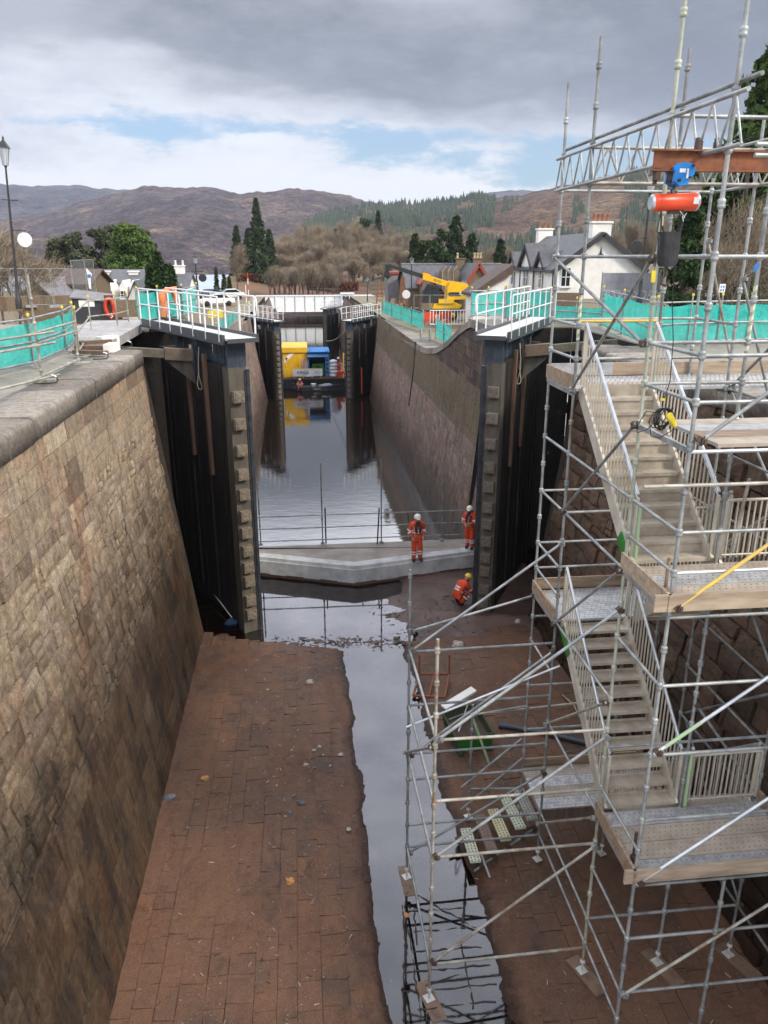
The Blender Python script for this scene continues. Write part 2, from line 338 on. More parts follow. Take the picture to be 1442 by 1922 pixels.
def soil_mat(name, c1, c2, c3, sc=.35, rough=.9):
    t = NT(name); P = t.geo.outputs['Position']; a = t.noise(sc, 7, .65, P); b = t.noise(sc*14, 5, .7, P)
    c = t.ramp(a, (.32, c1), (.5, c2), (.68, c3)); c = t.mix(t.sm(b, .45, .75, 0, .5), c, t.mix(1, c, (.5, .5, .5), 'MULTIPLY'))
    return t.fin(c, rough, t.bump(b, .5, .05))
M['quay'] = soil_mat('weathered quay flags', (.2, .18, .16), (.27, .245, .21), (.19, .18, .13), 1.2)
M['bank'] = soil_mat('rough grass and gravel', (.16, .14, .075), (.2, .175, .12), (.11, .1, .05), .4)
M['land'] = soil_mat('winter ground', (.13, .1, .055), (.16, .12, .07), (.085, .08, .04), .04)
def hill_mat(name, cs, sc=.004, patch=(.2, .15, .085), pf=.56, forest=None):
    t = NT(name); P = t.geo.outputs['Position']; a = t.noise(sc, 9, .7, P); b = t.noise(sc*4, 9, .72, P, .6); d = t.noise(sc*20, 7, .75, P); e = t.noise(sc*70, 4, .7, P)
    c = t.ramp(t.math('MULTIPLY_ADD', a, .6, t.math('MULTIPLY', b, .4)), *cs); c = t.mix(t.sm(b, pf, pf+.09, 0, .85), c, patch)
    c = t.mix(1, c, t.ramp(d, (.34, .4), (.5, .95), (.66, 1.5)), 'MULTIPLY'); c = t.mix(1, c, t.ramp(e, (.35, .6), (.65, 1.35)), 'MULTIPLY')
    dk = t.sm(t.noise(sc*7, 8, .7, t.map((1, 1, 1), P, (.3, .9, .1))), .55, .63, 0, .7); c = t.mix(dk, c, (.035, .036, .03))
    return t.fin(c, .95, t.bump(t.math('ADD', b, d), 1.0, 16), 0, .1)
M['hill_far'] = hill_mat('far heather ridge', [(.4, (.07, .066, .085)), (.5, (.12, .108, .13)), (.6, (.18, .165, .175))], .005, (.22, .19, .18), .58)
M['hill_mid'] = hill_mat('heather and bracken hill', [(.4, (.075, .056, .068)), (.5, (.125, .095, .105)), (.6, (.21, .155, .14))], .004, (.33, .25, .15), .57)
M['hill_right'] = hill_mat('cleared bracken hillside', [(.4, (.11, .07, .055)), (.5, (.22, .14, .1)), (.6, (.31, .22, .14))], .005, (.3, .2, .11), .56)
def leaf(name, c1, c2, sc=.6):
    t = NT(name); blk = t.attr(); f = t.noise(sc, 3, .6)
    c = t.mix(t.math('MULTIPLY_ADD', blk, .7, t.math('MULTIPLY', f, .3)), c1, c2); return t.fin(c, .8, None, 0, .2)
M['leaf_yew'] = leaf('dark yew foliage', (.016, .034, .012), (.055, .09, .028))
M['leaf_green'] = leaf('dense green foliage', (.03, .062, .014), (.11, .17, .04))
M['leaf_pine'] = leaf('pine foliage', (.035, .045, .022), (.1, .11, .055))
M['leaf_spruce'] = leaf('spruce foliage', (.018, .034, .017), (.065, .09, .04))
M['leaf_redwood'] = leaf('redwood foliage', (.022, .04, .018), (.075, .1, .04))
M['twigs'] = leaf('bare winter twigs', (.17, .135, .095), (.36, .29, .21))
M['twigs_dark'] = leaf('brown winter twigs', (.14, .11, .08), (.3, .24, .17))
M['bark'] = basic('bark', (.11, .085, .065), (.06, .048, .038), .9, 4)
M['plantation'] = leaf('plantation conifers', (.028, .045, .036), (.09, .11, .06), .01)
M['strut'] = basic('weathered greenish strut timber', (.13, .115, .085), (.075, .062, .045), .75, 3, 0, .3, 25)
M['end_block'] = basic('brown strut end', (.15, .105, .07), (.09, .07, .05), .7, 3, 0, .3, 25)
def tape_mat():
    t = NT('yellow and white spiral tape'); w = t.wave(3.2, t.map((1, 1, 1), t.geo.outputs['Position'], (.0, .7, .3)), 0, 'BANDS', 'Z')
    return t.fin(t.ramp(w, (.4, (.62, .6, .5)), (.5, (.6, .5, .08)), (.75, (.3, .36, .3))), .5)
M['tape'] = tape_mat()

M['silt'] = stone_mat('fine red brown silt', [(0, (.12, .064, .042)), (1, (.12, .064, .042))], None, rough=.6, moss=.0, streak=.0, bumps=.8, silt=(.13, .07, .043), speck=11, contrast=1.2)
M['recess_shade'] = stone_mat('wet recess stone with painted shade', [(0, (.02, .018, .017)), (.5, (.03, .026, .024)), (1, (.05, .042, .036))], None, streak=.4, moss=.0, dirt=(.012, .011, .011))  # wet stone made near black to paint in the recess shade
# ================================================================== LOCK
NEARP = [(-2.6, -4.62), (-3.26, -4.58), (-5.86, -4.36), (-8.48, -3.94), (-12.3, -3.40)]
LOWP = [(-2.6, 7.55), (-5.3, 7.5), (-8, 7.3), (-10.5, 7.0), (-13.6, 6.6)]
LOWL = [(-2.6, -4.5), (-5.3, -4.42), (-8, -4.1), (-10.5, -3.65), (-13.6, -3.1)]
def prof(P, z):
    if z >= P[0][0]: return P[0][1]
    for (z0, x0), (z1, x1) in zip(P, P[1:]):
        if z1 <= z <= z0: return x0+(x1-x0)*(z-z0)/(z1-z0)
    return P[-1][1]
def lerp_list(L, y):
    if y <= L[0][0]: return L[0][1]
    for (a, p), (b, q) in zip(L, L[1:]):
        if a <= y <= b: return p+(q-p)*(y-a)/(b-a)
    return L[-1][1]
BANK = [(34, -2.62), (36.6, -3.25), (39.2, -4.05), (42.3, -4.75), (45.9, -5.2), (49, -5.32), (75, -5.7), (128, -6.0), (136, -8.9), (170, -9.6), (260, -10.2), (330, -13), (380, -16.6)]
def zq(y): return lerp_list(BANK, y)
def block_wall(mb, y0, y1, P, sgn, courses, lens, joint=.028, gap=.012, jit=.012, sub=(2, 2), rough=.008, top=None, seed=1, split=0, bev=.006):
    """irregular coursed masonry on the battered face x=prof(z); sgn=+1 faces +X"""
    rr = random.Random(seed)
    for (za, zb) in courses:
        y = y0-rr.random()*lens[0]
        while y < y1:
            L = rr.uniform(*lens); ya, yb = max(y, y0), min(y+L, y1); y += L
            if yb-ya < .06: continue
            cells = [(ya, yb, za, zb)]
            if split and rr.random() < split and yb-ya > .3:
                zm = za+(zb-za)*rr.uniform(.4, .6)
                if rr.random() < .5: cells = [(ya, yb, za, zm), (ya, yb, zm, zb)]
                else: ym = ya+(yb-ya)*rr.uniform(.35, .65); cells = [(ya, ym, za, zb), (ym, yb, za, zm), (ym, yb, zm, zb)]
            for (a, b, c, d) in cells:
                if top is not None:
                    tz = top((a+b)/2)
                    if (c+d)/2 > tz: continue
                col = min(1, max(0, rr.gauss(.5, .24))); 
                if abs(col-.5) < 1e-4: col = .51
                off = rr.uniform(-jit, jit); nx, nz = sub
                wob = [rr.uniform(-.012, .012) for _ in range(4)]
                vs = []
                for iz in range(nz+1):
                    for iy in range(nx+1):
                        u, w = iy/nx, iz/nz
                        yy = a+gap+(b-a-2*gap)*u+wob[0]*(1-2*u)*0.5; zz = c+gap+(d-c-2*gap)*w+(wob[1]*(1-u)+wob[2]*u)*(.5-w)
                        x = prof(P, zz)
                        e = 0 if 0 < u < 1 and 0 < w < 1 else -bev
                        vs.append((x+sgn*(off+e+rough*noise.noise((yy*3.1, zz*3.1, seed))), yy, zz))
                n = nx+1; fs = [(j*n+i, j*n+i+1, (j+1)*n+i+1, (j+1)*n+i) for j in range(nz) for i in range(nx)]
                ring = [i for i in range(n)]+[j*n+nx for j in range(1, nz+1)]+[nz*n+i for i in range(nx-1, -1, -1)]+[j*n for j in range(nz-1, 0, -1)]
                base = len(vs)
                for k in ring: p = vs[k]; vs.append((p[0]-sgn*(joint+.02+off), p[1], p[2]))
                m = len(ring)
                fs += [(ring[i], base+i, base+(i+1) % m, ring[(i+1) % m]) for i in range(m)]
                if sgn < 0: fs = [f[::-1] for f in fs]
                mb.add(vs, fs, False, 0, col)
def back_wall(mb, y0, y1, P, sgn, zt, zb, d=.026, mi=1, top=None, thick=1.2):
    zs = [p[0] for p in P if zb < p[0] < zt]; zs = sorted(set(zs+[zt, zb]), reverse=True)
    ys = [y0, y1] if top is None else [y0+(y1-y0)*i/40 for i in range(41)]
    for a, b in zip(ys, ys[1:]):
        for z0, z1 in zip(zs, zs[1:]):
            za0, zb0 = (z0, z0) if top is None else (min(z0, top(a)), min(z0, top(b)))
            za1, zb1 = (z1, z1) if top is None else (min(z1, top(a)), min(z1, top(b)))
            q = [(prof(P, z1)-sgn*d, a, za1), (prof(P, z1)-sgn*d, b, zb1), (prof(P, z0)-sgn*d, b, zb0), (prof(P, z0)-sgn*d, a, za0)]
            mb.add(q, [(0, 1, 2, 3) if sgn > 0 else (3, 2, 1, 0)], False, mi, .5)
def courses(z0, z1, h):
    rr = random.Random(int(abs(z0*100))+3); out = []; z = z0
    while z > z1+.05:
        k = rr.uniform(*h); out.append((max(z-k, z1), z)); z -= k
    return out
def coping(mb, y0, y1, x, sgn, ztop, th=.42, lens=(1.0, 1.7), depth=1.15, seed=3):
    """rounded nosing stones along the wall head"""
    rr = random.Random(seed); y = y0; rad = .09
    while y < y1:
        L = rr.uniform(*lens); b = min(y+L, y1); dz = rr.uniform(-.015, .015); dx = rr.uniform(-.02, .02)
        pr = [(-depth, -th), (-depth, 0), (-.5, .01)]+[(-rad+.03+rad*sin(t), -rad+rad*cos(t)) for t in [0, .26, .52, .79, 1.05, 1.31, 1.57]]+[(.03, -th)]
        poly = [(x+sgn*(px+dx), y+.008, ztop+dz+pz+.012*noise.noise((y, px*3, pz*3))) for px, pz in pr]
        if sgn < 0: poly = poly[::-1]
        col = rr.uniform(.1, .95); n = len(poly); yy = [y+.008, (y+b)/2, b-.008]; vs = []
        for q, yv in enumerate(yy):
            for (px, _, pz) in poly: vs.append((px+.014*noise.noise((px*4, yv*2.2, pz*4)), yv, pz+.014*noise.noise((px*4+9, yv*2.2, pz*4))))
        fs = [(q*n+i, q*n+(i+1) % n, (q+1)*n+(i+1) % n, (q+1)*n+i) for q in range(2) for i in range(n)]
        mb.add(vs, fs, True, 0, col); mb.add(vs, [tuple(range(n))[::-1], tuple(range(2*n, 3*n))], False, 0, col); y = b
# ---- near walls
def near_wall(sgn):
    P = NEARP if sgn > 0 else [(z, 4.16-x) for z, x in NEARP]
    lab = 'tall pale sandstone lock wall in the left foreground, darker and wet low down' if sgn > 0 else 'dark wet rubble lock wall behind the stair scaffold on the right'
    t = thing('lock_wall', (P[0][1], 23.5, -12), lab, 'lock wall')
    w = MB()
    if sgn > 0:
        block_wall(w, 4, 23.5, P, 1, [(-3.42, -3.02), (-3.80, -3.42), (-4.2, -3.8), (-4.55, -4.2)], (.7, 1.5), seed=5, gap=.008, sub=(3, 2))
        block_wall(w, 4, 23.5, P, 1, courses(-4.55, -8.4, (.3, .46)), (.35, .85), seed=6, jit=.024, gap=.017, joint=.07, split=.3, sub=(4, 3), rough=.04, bev=.016)
        block_wall(w, 4, 23.5, P, 1, courses(-8.4, -12.2, (.34, .48)), (.5, 1.15), seed=8, jit=.01, gap=.007, joint=.03, sub=(2, 2), rough=.015)
        back_wall(w, 4, 23.46, P, 1, -2.7, -4.55, .03); back_wall(w, 4, 23.46, P, 1, -4.55, -8.4, .085); back_wall(w, 4, 23.46, P, 1, -8.4, -12.3, .045)
        w.quad((-4.6, 23.47, -2.7), (-3.42, 23.47, -12.3), (-7, 23.47, -12.3), (-7, 23.47, -2.7), mi=1)
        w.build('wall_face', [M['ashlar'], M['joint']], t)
        c = MB(); coping(c, 4, 23.5, -4.6, 1, -2.6); c.build('coping', M['coping'], t)
    else:
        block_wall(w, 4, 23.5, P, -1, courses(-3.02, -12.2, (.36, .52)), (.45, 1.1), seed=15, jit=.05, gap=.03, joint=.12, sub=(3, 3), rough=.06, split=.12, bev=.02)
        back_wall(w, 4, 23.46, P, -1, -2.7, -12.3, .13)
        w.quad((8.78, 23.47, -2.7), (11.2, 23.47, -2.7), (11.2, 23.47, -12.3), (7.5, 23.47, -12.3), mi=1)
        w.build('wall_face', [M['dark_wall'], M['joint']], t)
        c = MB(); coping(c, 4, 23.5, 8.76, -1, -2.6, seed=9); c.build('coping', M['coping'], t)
near_wall(1); near_wall(-1)
# ---- gate recess masonry
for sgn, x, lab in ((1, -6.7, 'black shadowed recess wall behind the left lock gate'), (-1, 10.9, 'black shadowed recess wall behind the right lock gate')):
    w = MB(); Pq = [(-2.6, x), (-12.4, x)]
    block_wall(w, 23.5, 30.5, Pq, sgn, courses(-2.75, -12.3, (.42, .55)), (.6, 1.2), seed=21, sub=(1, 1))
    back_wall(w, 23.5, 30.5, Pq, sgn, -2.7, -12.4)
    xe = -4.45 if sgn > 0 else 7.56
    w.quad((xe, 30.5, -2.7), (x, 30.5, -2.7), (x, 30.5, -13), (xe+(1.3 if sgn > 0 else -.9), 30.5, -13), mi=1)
    tag(w.build('recess_wall', [M['recess_shade'], M['recess_shade']], None, (x, 27, -12)), lab, 'lock wall')
# ---- lower chamber walls with the ogee drop
def ltop(y): return zq(y)+.02
LC = MB
def lower_wall(sgn):
    P = LOWP if sgn < 0 else LOWL; t = thing('lock_wall', (P[0][1], 52, -13), 'brown lower chamber lock wall with curved dark head and pinkish foot, right side' if sgn < 0 else 'pinkish lower chamber lock wall seen past the left lock gate', 'lock wall')
    y0, y1 = (29.3 if sgn < 0 else 30.5), 74.6
    w = MB(); block_wall(w, y0, 75, P, sgn, courses(-7.7, -13.5, (.24, .34)), (.3, .75), seed=31, gap=.008, joint=.03, jit=.008, sub=(1, 1), rough=.005); w2 = MB()
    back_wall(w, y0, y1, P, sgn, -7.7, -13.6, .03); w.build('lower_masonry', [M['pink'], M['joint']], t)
    g = MB(); block_wall(g, y0, y1, P, sgn, courses(-5.3, -7.7, (.55, .8)), (2.0, 3.5), seed=33, gap=.003, joint=.03, jit=.003, sub=(2, 1), rough=.004)
    back_wall(g, y0, y1, P, sgn, -5.3, -7.7, .03)
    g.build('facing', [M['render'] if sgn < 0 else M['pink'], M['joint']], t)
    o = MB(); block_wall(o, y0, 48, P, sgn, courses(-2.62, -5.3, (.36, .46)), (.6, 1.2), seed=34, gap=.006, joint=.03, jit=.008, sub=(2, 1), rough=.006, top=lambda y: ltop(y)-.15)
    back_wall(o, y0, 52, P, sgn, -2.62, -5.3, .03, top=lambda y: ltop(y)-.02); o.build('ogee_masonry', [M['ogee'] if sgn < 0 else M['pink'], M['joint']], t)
    c = MB(); ys = [y0+i*.75 for i in range(int((75-y0)/.75)+1)]; rr = random.Random(4)
    for a, b in zip(ys, ys[1:]):
        x = P[1][1]; col = rr.uniform(.1, .9); th = .3
        q = [(x+sgn*.03, a+.004, zq(a)-th), (x+sgn*.03, b-.004, zq(b)-th), (x-sgn*1.2, b-.004, zq(b)-th), (x-sgn*1.2, a+.004, zq(a)-th)]
        up = [(p[0]-(sgn*.04 if i < 2 else 0), p[1], p[2]+th+.03) for i, p in enumerate(q)]
        c.hexa(q, up, 0, col)
    c.build('coping', M['coping'] if sgn < 0 else M['pink'], t)
    if sgn < 0:
        k = MB(); pts = [(prof(P, z)-.015, 50+.04*sin(z*3)+(-7-z if z < -7 else 0)*.12, z) for z in [-5.2-i*.3 for i in range(15)]]
        k.path(pts, .05, 5); k.build('ladder_chase', M['black'], t)
lower_wall(-1); lower_wall(1)
# third chamber walls beyond the second gates
for sgn, lab in ((-1, 'far lock wall beyond the second gates, stepped down, on the right'), (1, 'far lock wall beyond the second gates on the left')):
    P = [(z-.6, x) for z, x in (LOWP if sgn < 0 else LOWL)]; w = MB()
    block_wall(w, 80, 150, P, sgn, courses(-5.75, -13.5, (.4, .6)), (1., 2.), seed=41, gap=.006, joint=.03, jit=.006, sub=(1, 1), rough=.005, top=lambda y: zq(y)-.15)
    back_wall(w, 80, 150, P, sgn, -5.7, -13.6, .03, top=lambda y: zq(y))
    e = P[0][1]; w.quad((e, 80, -5.8), (e-sgn*3, 80, -5.8), (e-sgn*3, 80, -13.5), (e+sgn*.9, 80, -13.5), mi=1)
    tag(w.build('lock_wall', [M['pink'], M['joint']], None, (e, 110, -13)), lab, 'lock wall')
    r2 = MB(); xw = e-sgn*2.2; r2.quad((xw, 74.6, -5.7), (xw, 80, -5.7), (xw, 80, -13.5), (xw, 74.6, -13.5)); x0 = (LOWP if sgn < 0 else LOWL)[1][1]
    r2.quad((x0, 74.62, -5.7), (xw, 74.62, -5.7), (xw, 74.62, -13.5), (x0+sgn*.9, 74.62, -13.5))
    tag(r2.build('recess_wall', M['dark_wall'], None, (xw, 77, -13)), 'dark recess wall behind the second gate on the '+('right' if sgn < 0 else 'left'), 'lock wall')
# ---- chamber floor
def sm01(a, b, x): t = min(1, max(0, (x-a)/(b-a))); return t*t*(3-2*t)
def zf(x, y):
    ed = .10*noise.noise((y*.45, 3.3, 0))+.05*noise.noise((y*1.7, 7.3, 0))
    ch = sm01(.78, 1.35, x+ed)*(1-sm01(2.75, 3.5, x+ed*1.3-.12*sm01(14, 10, y)))
    return -11.985+max(0, 1.1-x)*.028+max(0, x-3.1)*.016-.10*ch+.012*noise.noise((x*1.3, y*1.3, 1))
def floor_edge(x): return lerp_list([(-3.5, 23.5), (-1.75, 22.85), (1.0, 22.05), (2.75, 22.2), (7.6, 23.3)], x)
fl = MB(); rr = random.Random(17); x = -3.55
while x < 7.8:
    w = rr.uniform(.33, .47); y = 4-rr.random()*.5; xm = x+w/2
    while y < floor_edge(xm):
        L = rr.uniform(.34, .7); b = min(y+L, floor_edge(xm)+rr.uniform(-.1, .1)); g = rr.uniform(.002, .0075)
        if b-y > .1:
            o = rr.uniform(-.007, .007); ti = [rr.uniform(-.007, .007) for _ in range(4)]; sk = rr.uniform(-.02, .02)
            nx, ny = 2, 2; vs = []
            for j in range(ny+1):
                for i in range(nx+1):
                    px = x+g+(w-2*g)*i/nx; py = y+g+(b-y-2*g)*j/ny+sk*(i-1)+.01*noise.noise((px*3, y*2, 3)); px += .012*noise.noise((x*3, py*2.2, 8))
                    vs.append((px, py, zf(px, py)+o+ti[(i > 0)+2*(j > 0)]+.004*noise.noise((px*9, py*9, 2))))
            n = nx+1; fs = [(j*n+i, j*n+i+1, (j+1)*n+i+1, (j+1)*n+i) for j in range(ny) for i in range(nx)]
            ring = [0, 1, 2, 5, 8, 7, 6, 3]; bs = len(vs)
            for k in ring: p = vs[k]; vs.append((p[0], p[1], p[2]-.05))
            fs += [(ring[i], bs+i, bs+(i+1) % 8, ring[(i+1) % 8]) for i in range(8)]
            fl.add(vs, fs, False, 0, min(1, max(0, rr.gauss(.5, .24))))
        y += L
    x += w
struct(fl, 'floor', [M['floor'], M['floor_joint']])
def zsilt(x, y):
    b_ = sm01(.25, 1.05, x)*(1-sm01(3.2, 4.1, x)); n_ = noise.fractal(V((x*.7, y*.55, 4.2)), 1.0, 2.0, 5)
    return zf(x, y)-.019+.034*sm01(-.05, .6, n_)+.022*b_*(.7+.5*noise.noise((x*.9, y*.9, 6)))+.011*b_*noise.fractal(V((x*4.5, y*4.5, 1)), 1.0, 2.0, 4)+.012*sm01(19, 22, y)+.004*noise.noise((x*9, y*9, 3))+.03*sm01(-2.9, -3.4, x)*sm01(8, 20, y)
slt = MB(); nx, ny = 187, 310; vs = []
for j in range(ny+1):
    for i in range(nx+1): px = -3.65+i*.06; py = 4+j*.06; vs.append((px, py, zsilt(px, py)-(.4 if py > floor_edge(px)+.05 else 0)))
slt.add(vs, [(j*(nx+1)+i, j*(nx+1)+i+1, (j+1)*(nx+1)+i+1, (j+1)*(nx+1)+i) for j in range(ny) for i in range(nx)], True); struct(slt, 'silt', M['silt'])
def zmud(x, y):
    r = sm01(2.6, 4.2, x+.5*noise.noise((x*.8, y*.8, 5)))*(1-sm01(8, 10, x))
    h = -12.13+.19*r+.085*noise.noise((x*.55, y*.9, 9))+.06*noise.noise((x*2.1, y*2.6, 4))+.02*noise.noise((x*7, y*7, 4))
    h += .13*(1-sm01(0, .9, abs(y-22.9+.12*x)))*(.35+.9*noise.noise((x*1.6, 1, 2)))
    h += .12*(1-sm01(0, .55, abs(y-24.6+.25*(x-2.6))))*sm01(1.9, 2.6, x)
    return h
md = MB(); nx, ny = 110, 56; vs = []
for j in range(ny+1):
    for i in range(nx+1): px = -6.8+i*.163; py = 22.0+j*.17; vs.append((px, py, min(zmud(px, py), zf(min(px, 7.6), 22)-.02) if py < 22.5 else zmud(px, py)))
n = nx+1; md.add(vs, [(j*n+i, j*n+i+1, (j+1)*n+i+1, (j+1)*n+i) for j in range(ny) for i in range(nx)], True)
struct(md, 'mud', M['mud'])
pd = MB(); pd.quad((-6.8, 4, -12.04), (7.55, 4, -12.04), (7.55, 23, -12.04), (-6.8, 23, -12.04)); pd.quad((-6.8, 23, -12.04), (11, 23, -12.04), (11, 31, -12.04), (-6.8, 31, -12.04))
struct(pd, 'puddle_water', M['puddle'])
cw = MB(); cw.quad((-9, 29.75, -13.2), (12, 29.75, -13.2), (12, 320, -13.2), (-9, 320, -13.2)); struct(cw, 'canal_water', M['canal'])
# ---- concrete sill
sl = thing('concrete_sill', (1.8, 28, -12.1), 'low grey concrete mitre sill with pale vee shaped kerb across the lock floor', 'sill')
d = MB(); zt = -11.27
out = [(-5.2, 27.3), (-2.05, 27.75), (1.77, 26.3), (6.75, 27.45), (7.35, 27.55), (7.35, 28.9), (-5.2, 28.9)]
out[1] = (-2.05, 27.75); out[0] = (-5.2, 28.6); out = [(a*1.033, b*1.033) for a, b in out]
d.prism([(a, b+.5 if i < 5 else b, zt-.02) for i, (a, b) in enumerate(out)], (0, 0, -2.6)); d.build('slab', M['slab'], sl)
k = MB(); kd = MB()
for (a, b), (c2, e) in zip(out[:4], out[1:5]):
    n = 6
    for i in range(n):
        p = V((a+(c2-a)*i/n, b+(e-b)*i/n, 0)); q = V((a+(c2-a)*(i+1)/n, b+(e-b)*(i+1)/n, 0))
        jz = .006*((i*7) % 3)
        kd.hexa([(p.x, p.y+.03, -12.2), (q.x, q.y+.03, -12.2), (q.x, q.y+.52, -12.2), (p.x, p.y+.52, -12.2)], [(p.x, p.y+.03, -11.8), (q.x, q.y+.03, -11.8), (q.x, q.y+.52, -11.8), (p.x, p.y+.52, -11.8)], 0, .3)
        k.hexa([(p.x, p.y, -11.8), (q.x, q.y, -11.8), (q.x, q.y+.52, -11.8), (p.x, p.y+.52, -11.8)],
               [(p.x, p.y+.1, zt+.008), (q.x, q.y+.1, zt+.008), (q.x, q.y+.56, zt+.008), (p.x, p.y+.56, zt+.008)], 0, .4+.03*i)
        k.hexa([(p.x, p.y-.004, -11.9-.03*(i%2)), (q.x, q.y-.004, -11.9-.03*(i%2)), (q.x, q.y+.3, -11.9), (p.x, p.y+.3, -11.9)],
               [(p.x, p.y-.004, zt-.12), (q.x, q.y-.004, zt-.12), (q.x, q.y+.3, zt-.12), (p.x, p.y+.3, zt-.12)], 0, .4)
k.build('kerb', M['concrete_pale'], sl); kd.build('footing', M['mud'], sl)
# guard rail of scaffold tubes on the sill
gr = thing('guard_rail', (2, 29.7, zt), 'thin grey tube guard rail standing on the concrete sill before the water', 'guard rail')
posts = [(490, 1023, 905), (606, 1020, 868), (716, 1018, 862), (829, 1014, 882)]
for px, py, ty in posts:
    b = at(px, py, Z=zt); tp = at(px+1, ty, Y=b.y); m = MB(); m.tube(b, (b.x, b.y, tp.z), .026)
    for q in range(4): m.tube((b.x, b.y, b.z+(tp.z-b.z)*(.3+.2*q)), (b.x, b.y, b.z+(tp.z-b.z)*(.3+.2*q)+.06), .042)
    m.box(b.x, b.y, zt+.02, .16, .16, .04); m.build('post', M['galv_dull'], gr)
for hz in (.22, .75, 1.28):
    m = MB(); m.tube((-3.3, 29.8, zt+hz), (7.2, 29.68, zt+hz+.03), .024); m.build('rail', M['galv_dull'], gr)
for px in (612, 708):
    b = at(px, 1019, Z=zt); m = MB(); m.tube((b.x, b.y-.1, zt), (b.x+(.0 if px < 650 else .1), b.y+.08, zt+1.5), .03); m.build('prop', M['black'], gr)
# ---- banks
def bank(x0, x1, name, matk, y0=-30, y1=380):
    m = MB(); ys = [y0, 4]+[10+i*3 for i in range(60)]+[190+i*10 for i in range(20)]; ys = [y for y in ys if y <= y1]
    xs = [x0+(x1-x0)*t for t in (0, .004, .01, .02, .035, .06, .1, .2, .35, .6, 1)]
    vs = [(x, y, zq(y)-.02+(.25*noise.noise((x*.08, y*.08, 0)) if abs(x-x0) > 6 else 0)) for y in ys for x in xs]; n = len(xs)
    fs = [(j*n+i, j*n+i+1, (j+1)*n+i+1, (j+1)*n+i) for j in range(len(ys)-1) for i in range(n-1)]
    if x1 < x0: fs = [f[::-1] for f in fs]
    m.add(vs, fs, True); return struct(m, name, matk)
def bank_edge(x0, ya, yb):  # quay beside a wall
    pass
def quay(name, xin, xout, y0, y1, mk):
    m = MB(); n = max(2, int((y1-y0)/1.5))
    for i in range(n):
        a, b = y0+(y1-y0)*i/n, y0+(y1-y0)*(i+1)/n
        m.add([(xin, a, zq(a)-.03), (xout, a, zq(a)-.03), (xout, b, zq(b)-.03), (xin, b, zq(b)-.03)], [(0, 1, 2, 3) if xout > xin else (3, 2, 1, 0)], False)
    return struct(m, name, M[mk])
quay('quay', -5.4, -7.2, -20, 23.5, 'quay'); quay('quay', -6.7, -7.2, 23.5, 30.5, 'quay'); quay('bank', -5.2, -7.2, 30.5, 150, 'bank')
quay('quay', 9.6, 11.2, -20, 23.5, 'quay'); quay('quay', 10.9, 11.2, 23.5, 30.5, 'quay'); quay('bank', 8.4, 11.2, 30.5, 150, 'bank')
m = MB()
for (xa, xb, ya, yb) in ((-7.2, -60, -20, 60), (11.2, 60, -20, 60)):
    n = 40
    for i in range(n):
        a, b = ya+(yb-ya)*i/n, ya+(yb-ya)*(i+1)/n
        m.add([(xa, a, zq(a)-.035), (xb, a, zq(a)-.035), (xb, b, zq(b)-.035), (xa, b, zq(b)-.035)], [(0, 1, 2, 3) if xb > xa else (3, 2, 1, 0)])
struct(m, 'ground', M['quay'])
def land(name, xin, xout):
    m = MB(); ys = [60+i*6 for i in range(54)]; xs = [0, .01, .03, .07, .13, .22, .35, .55, .8, 1.0]
    vs = []
    for y in ys:
        for q in xs:
            x = xin+(xout-xin)*q; z = zq(y)-.04
            if xin > 0: z = max(z+8*sm01(170, 330, y)*sm01(5, 40, x), z)+8*sm01(60, 300, x)
            vs.append((x, y, z+.3*noise.noise((x*.05, y*.05, 0))*(q > .02)))
    n = len(xs); fs = [(j*n+i, j*n+i+1, (j+1)*n+i+1, (j+1)*n+i) for j in range(len(ys)-1) for i in range(n-1)]
    if xout < xin: fs = [f[::-1] for f in fs]
    m.add(vs, fs, True); return struct(m, name, M['land'])
land('terrain', -7.2, -330); land('terrain', 11.2, 700)
lm = MB(); lm.quad((-4300, 150, -16.4), (4300, 150, -16.4), (4300, 4300, -16.4), (-4300, 4300, -16.4)); struct(lm, 'loch', M['loch'])
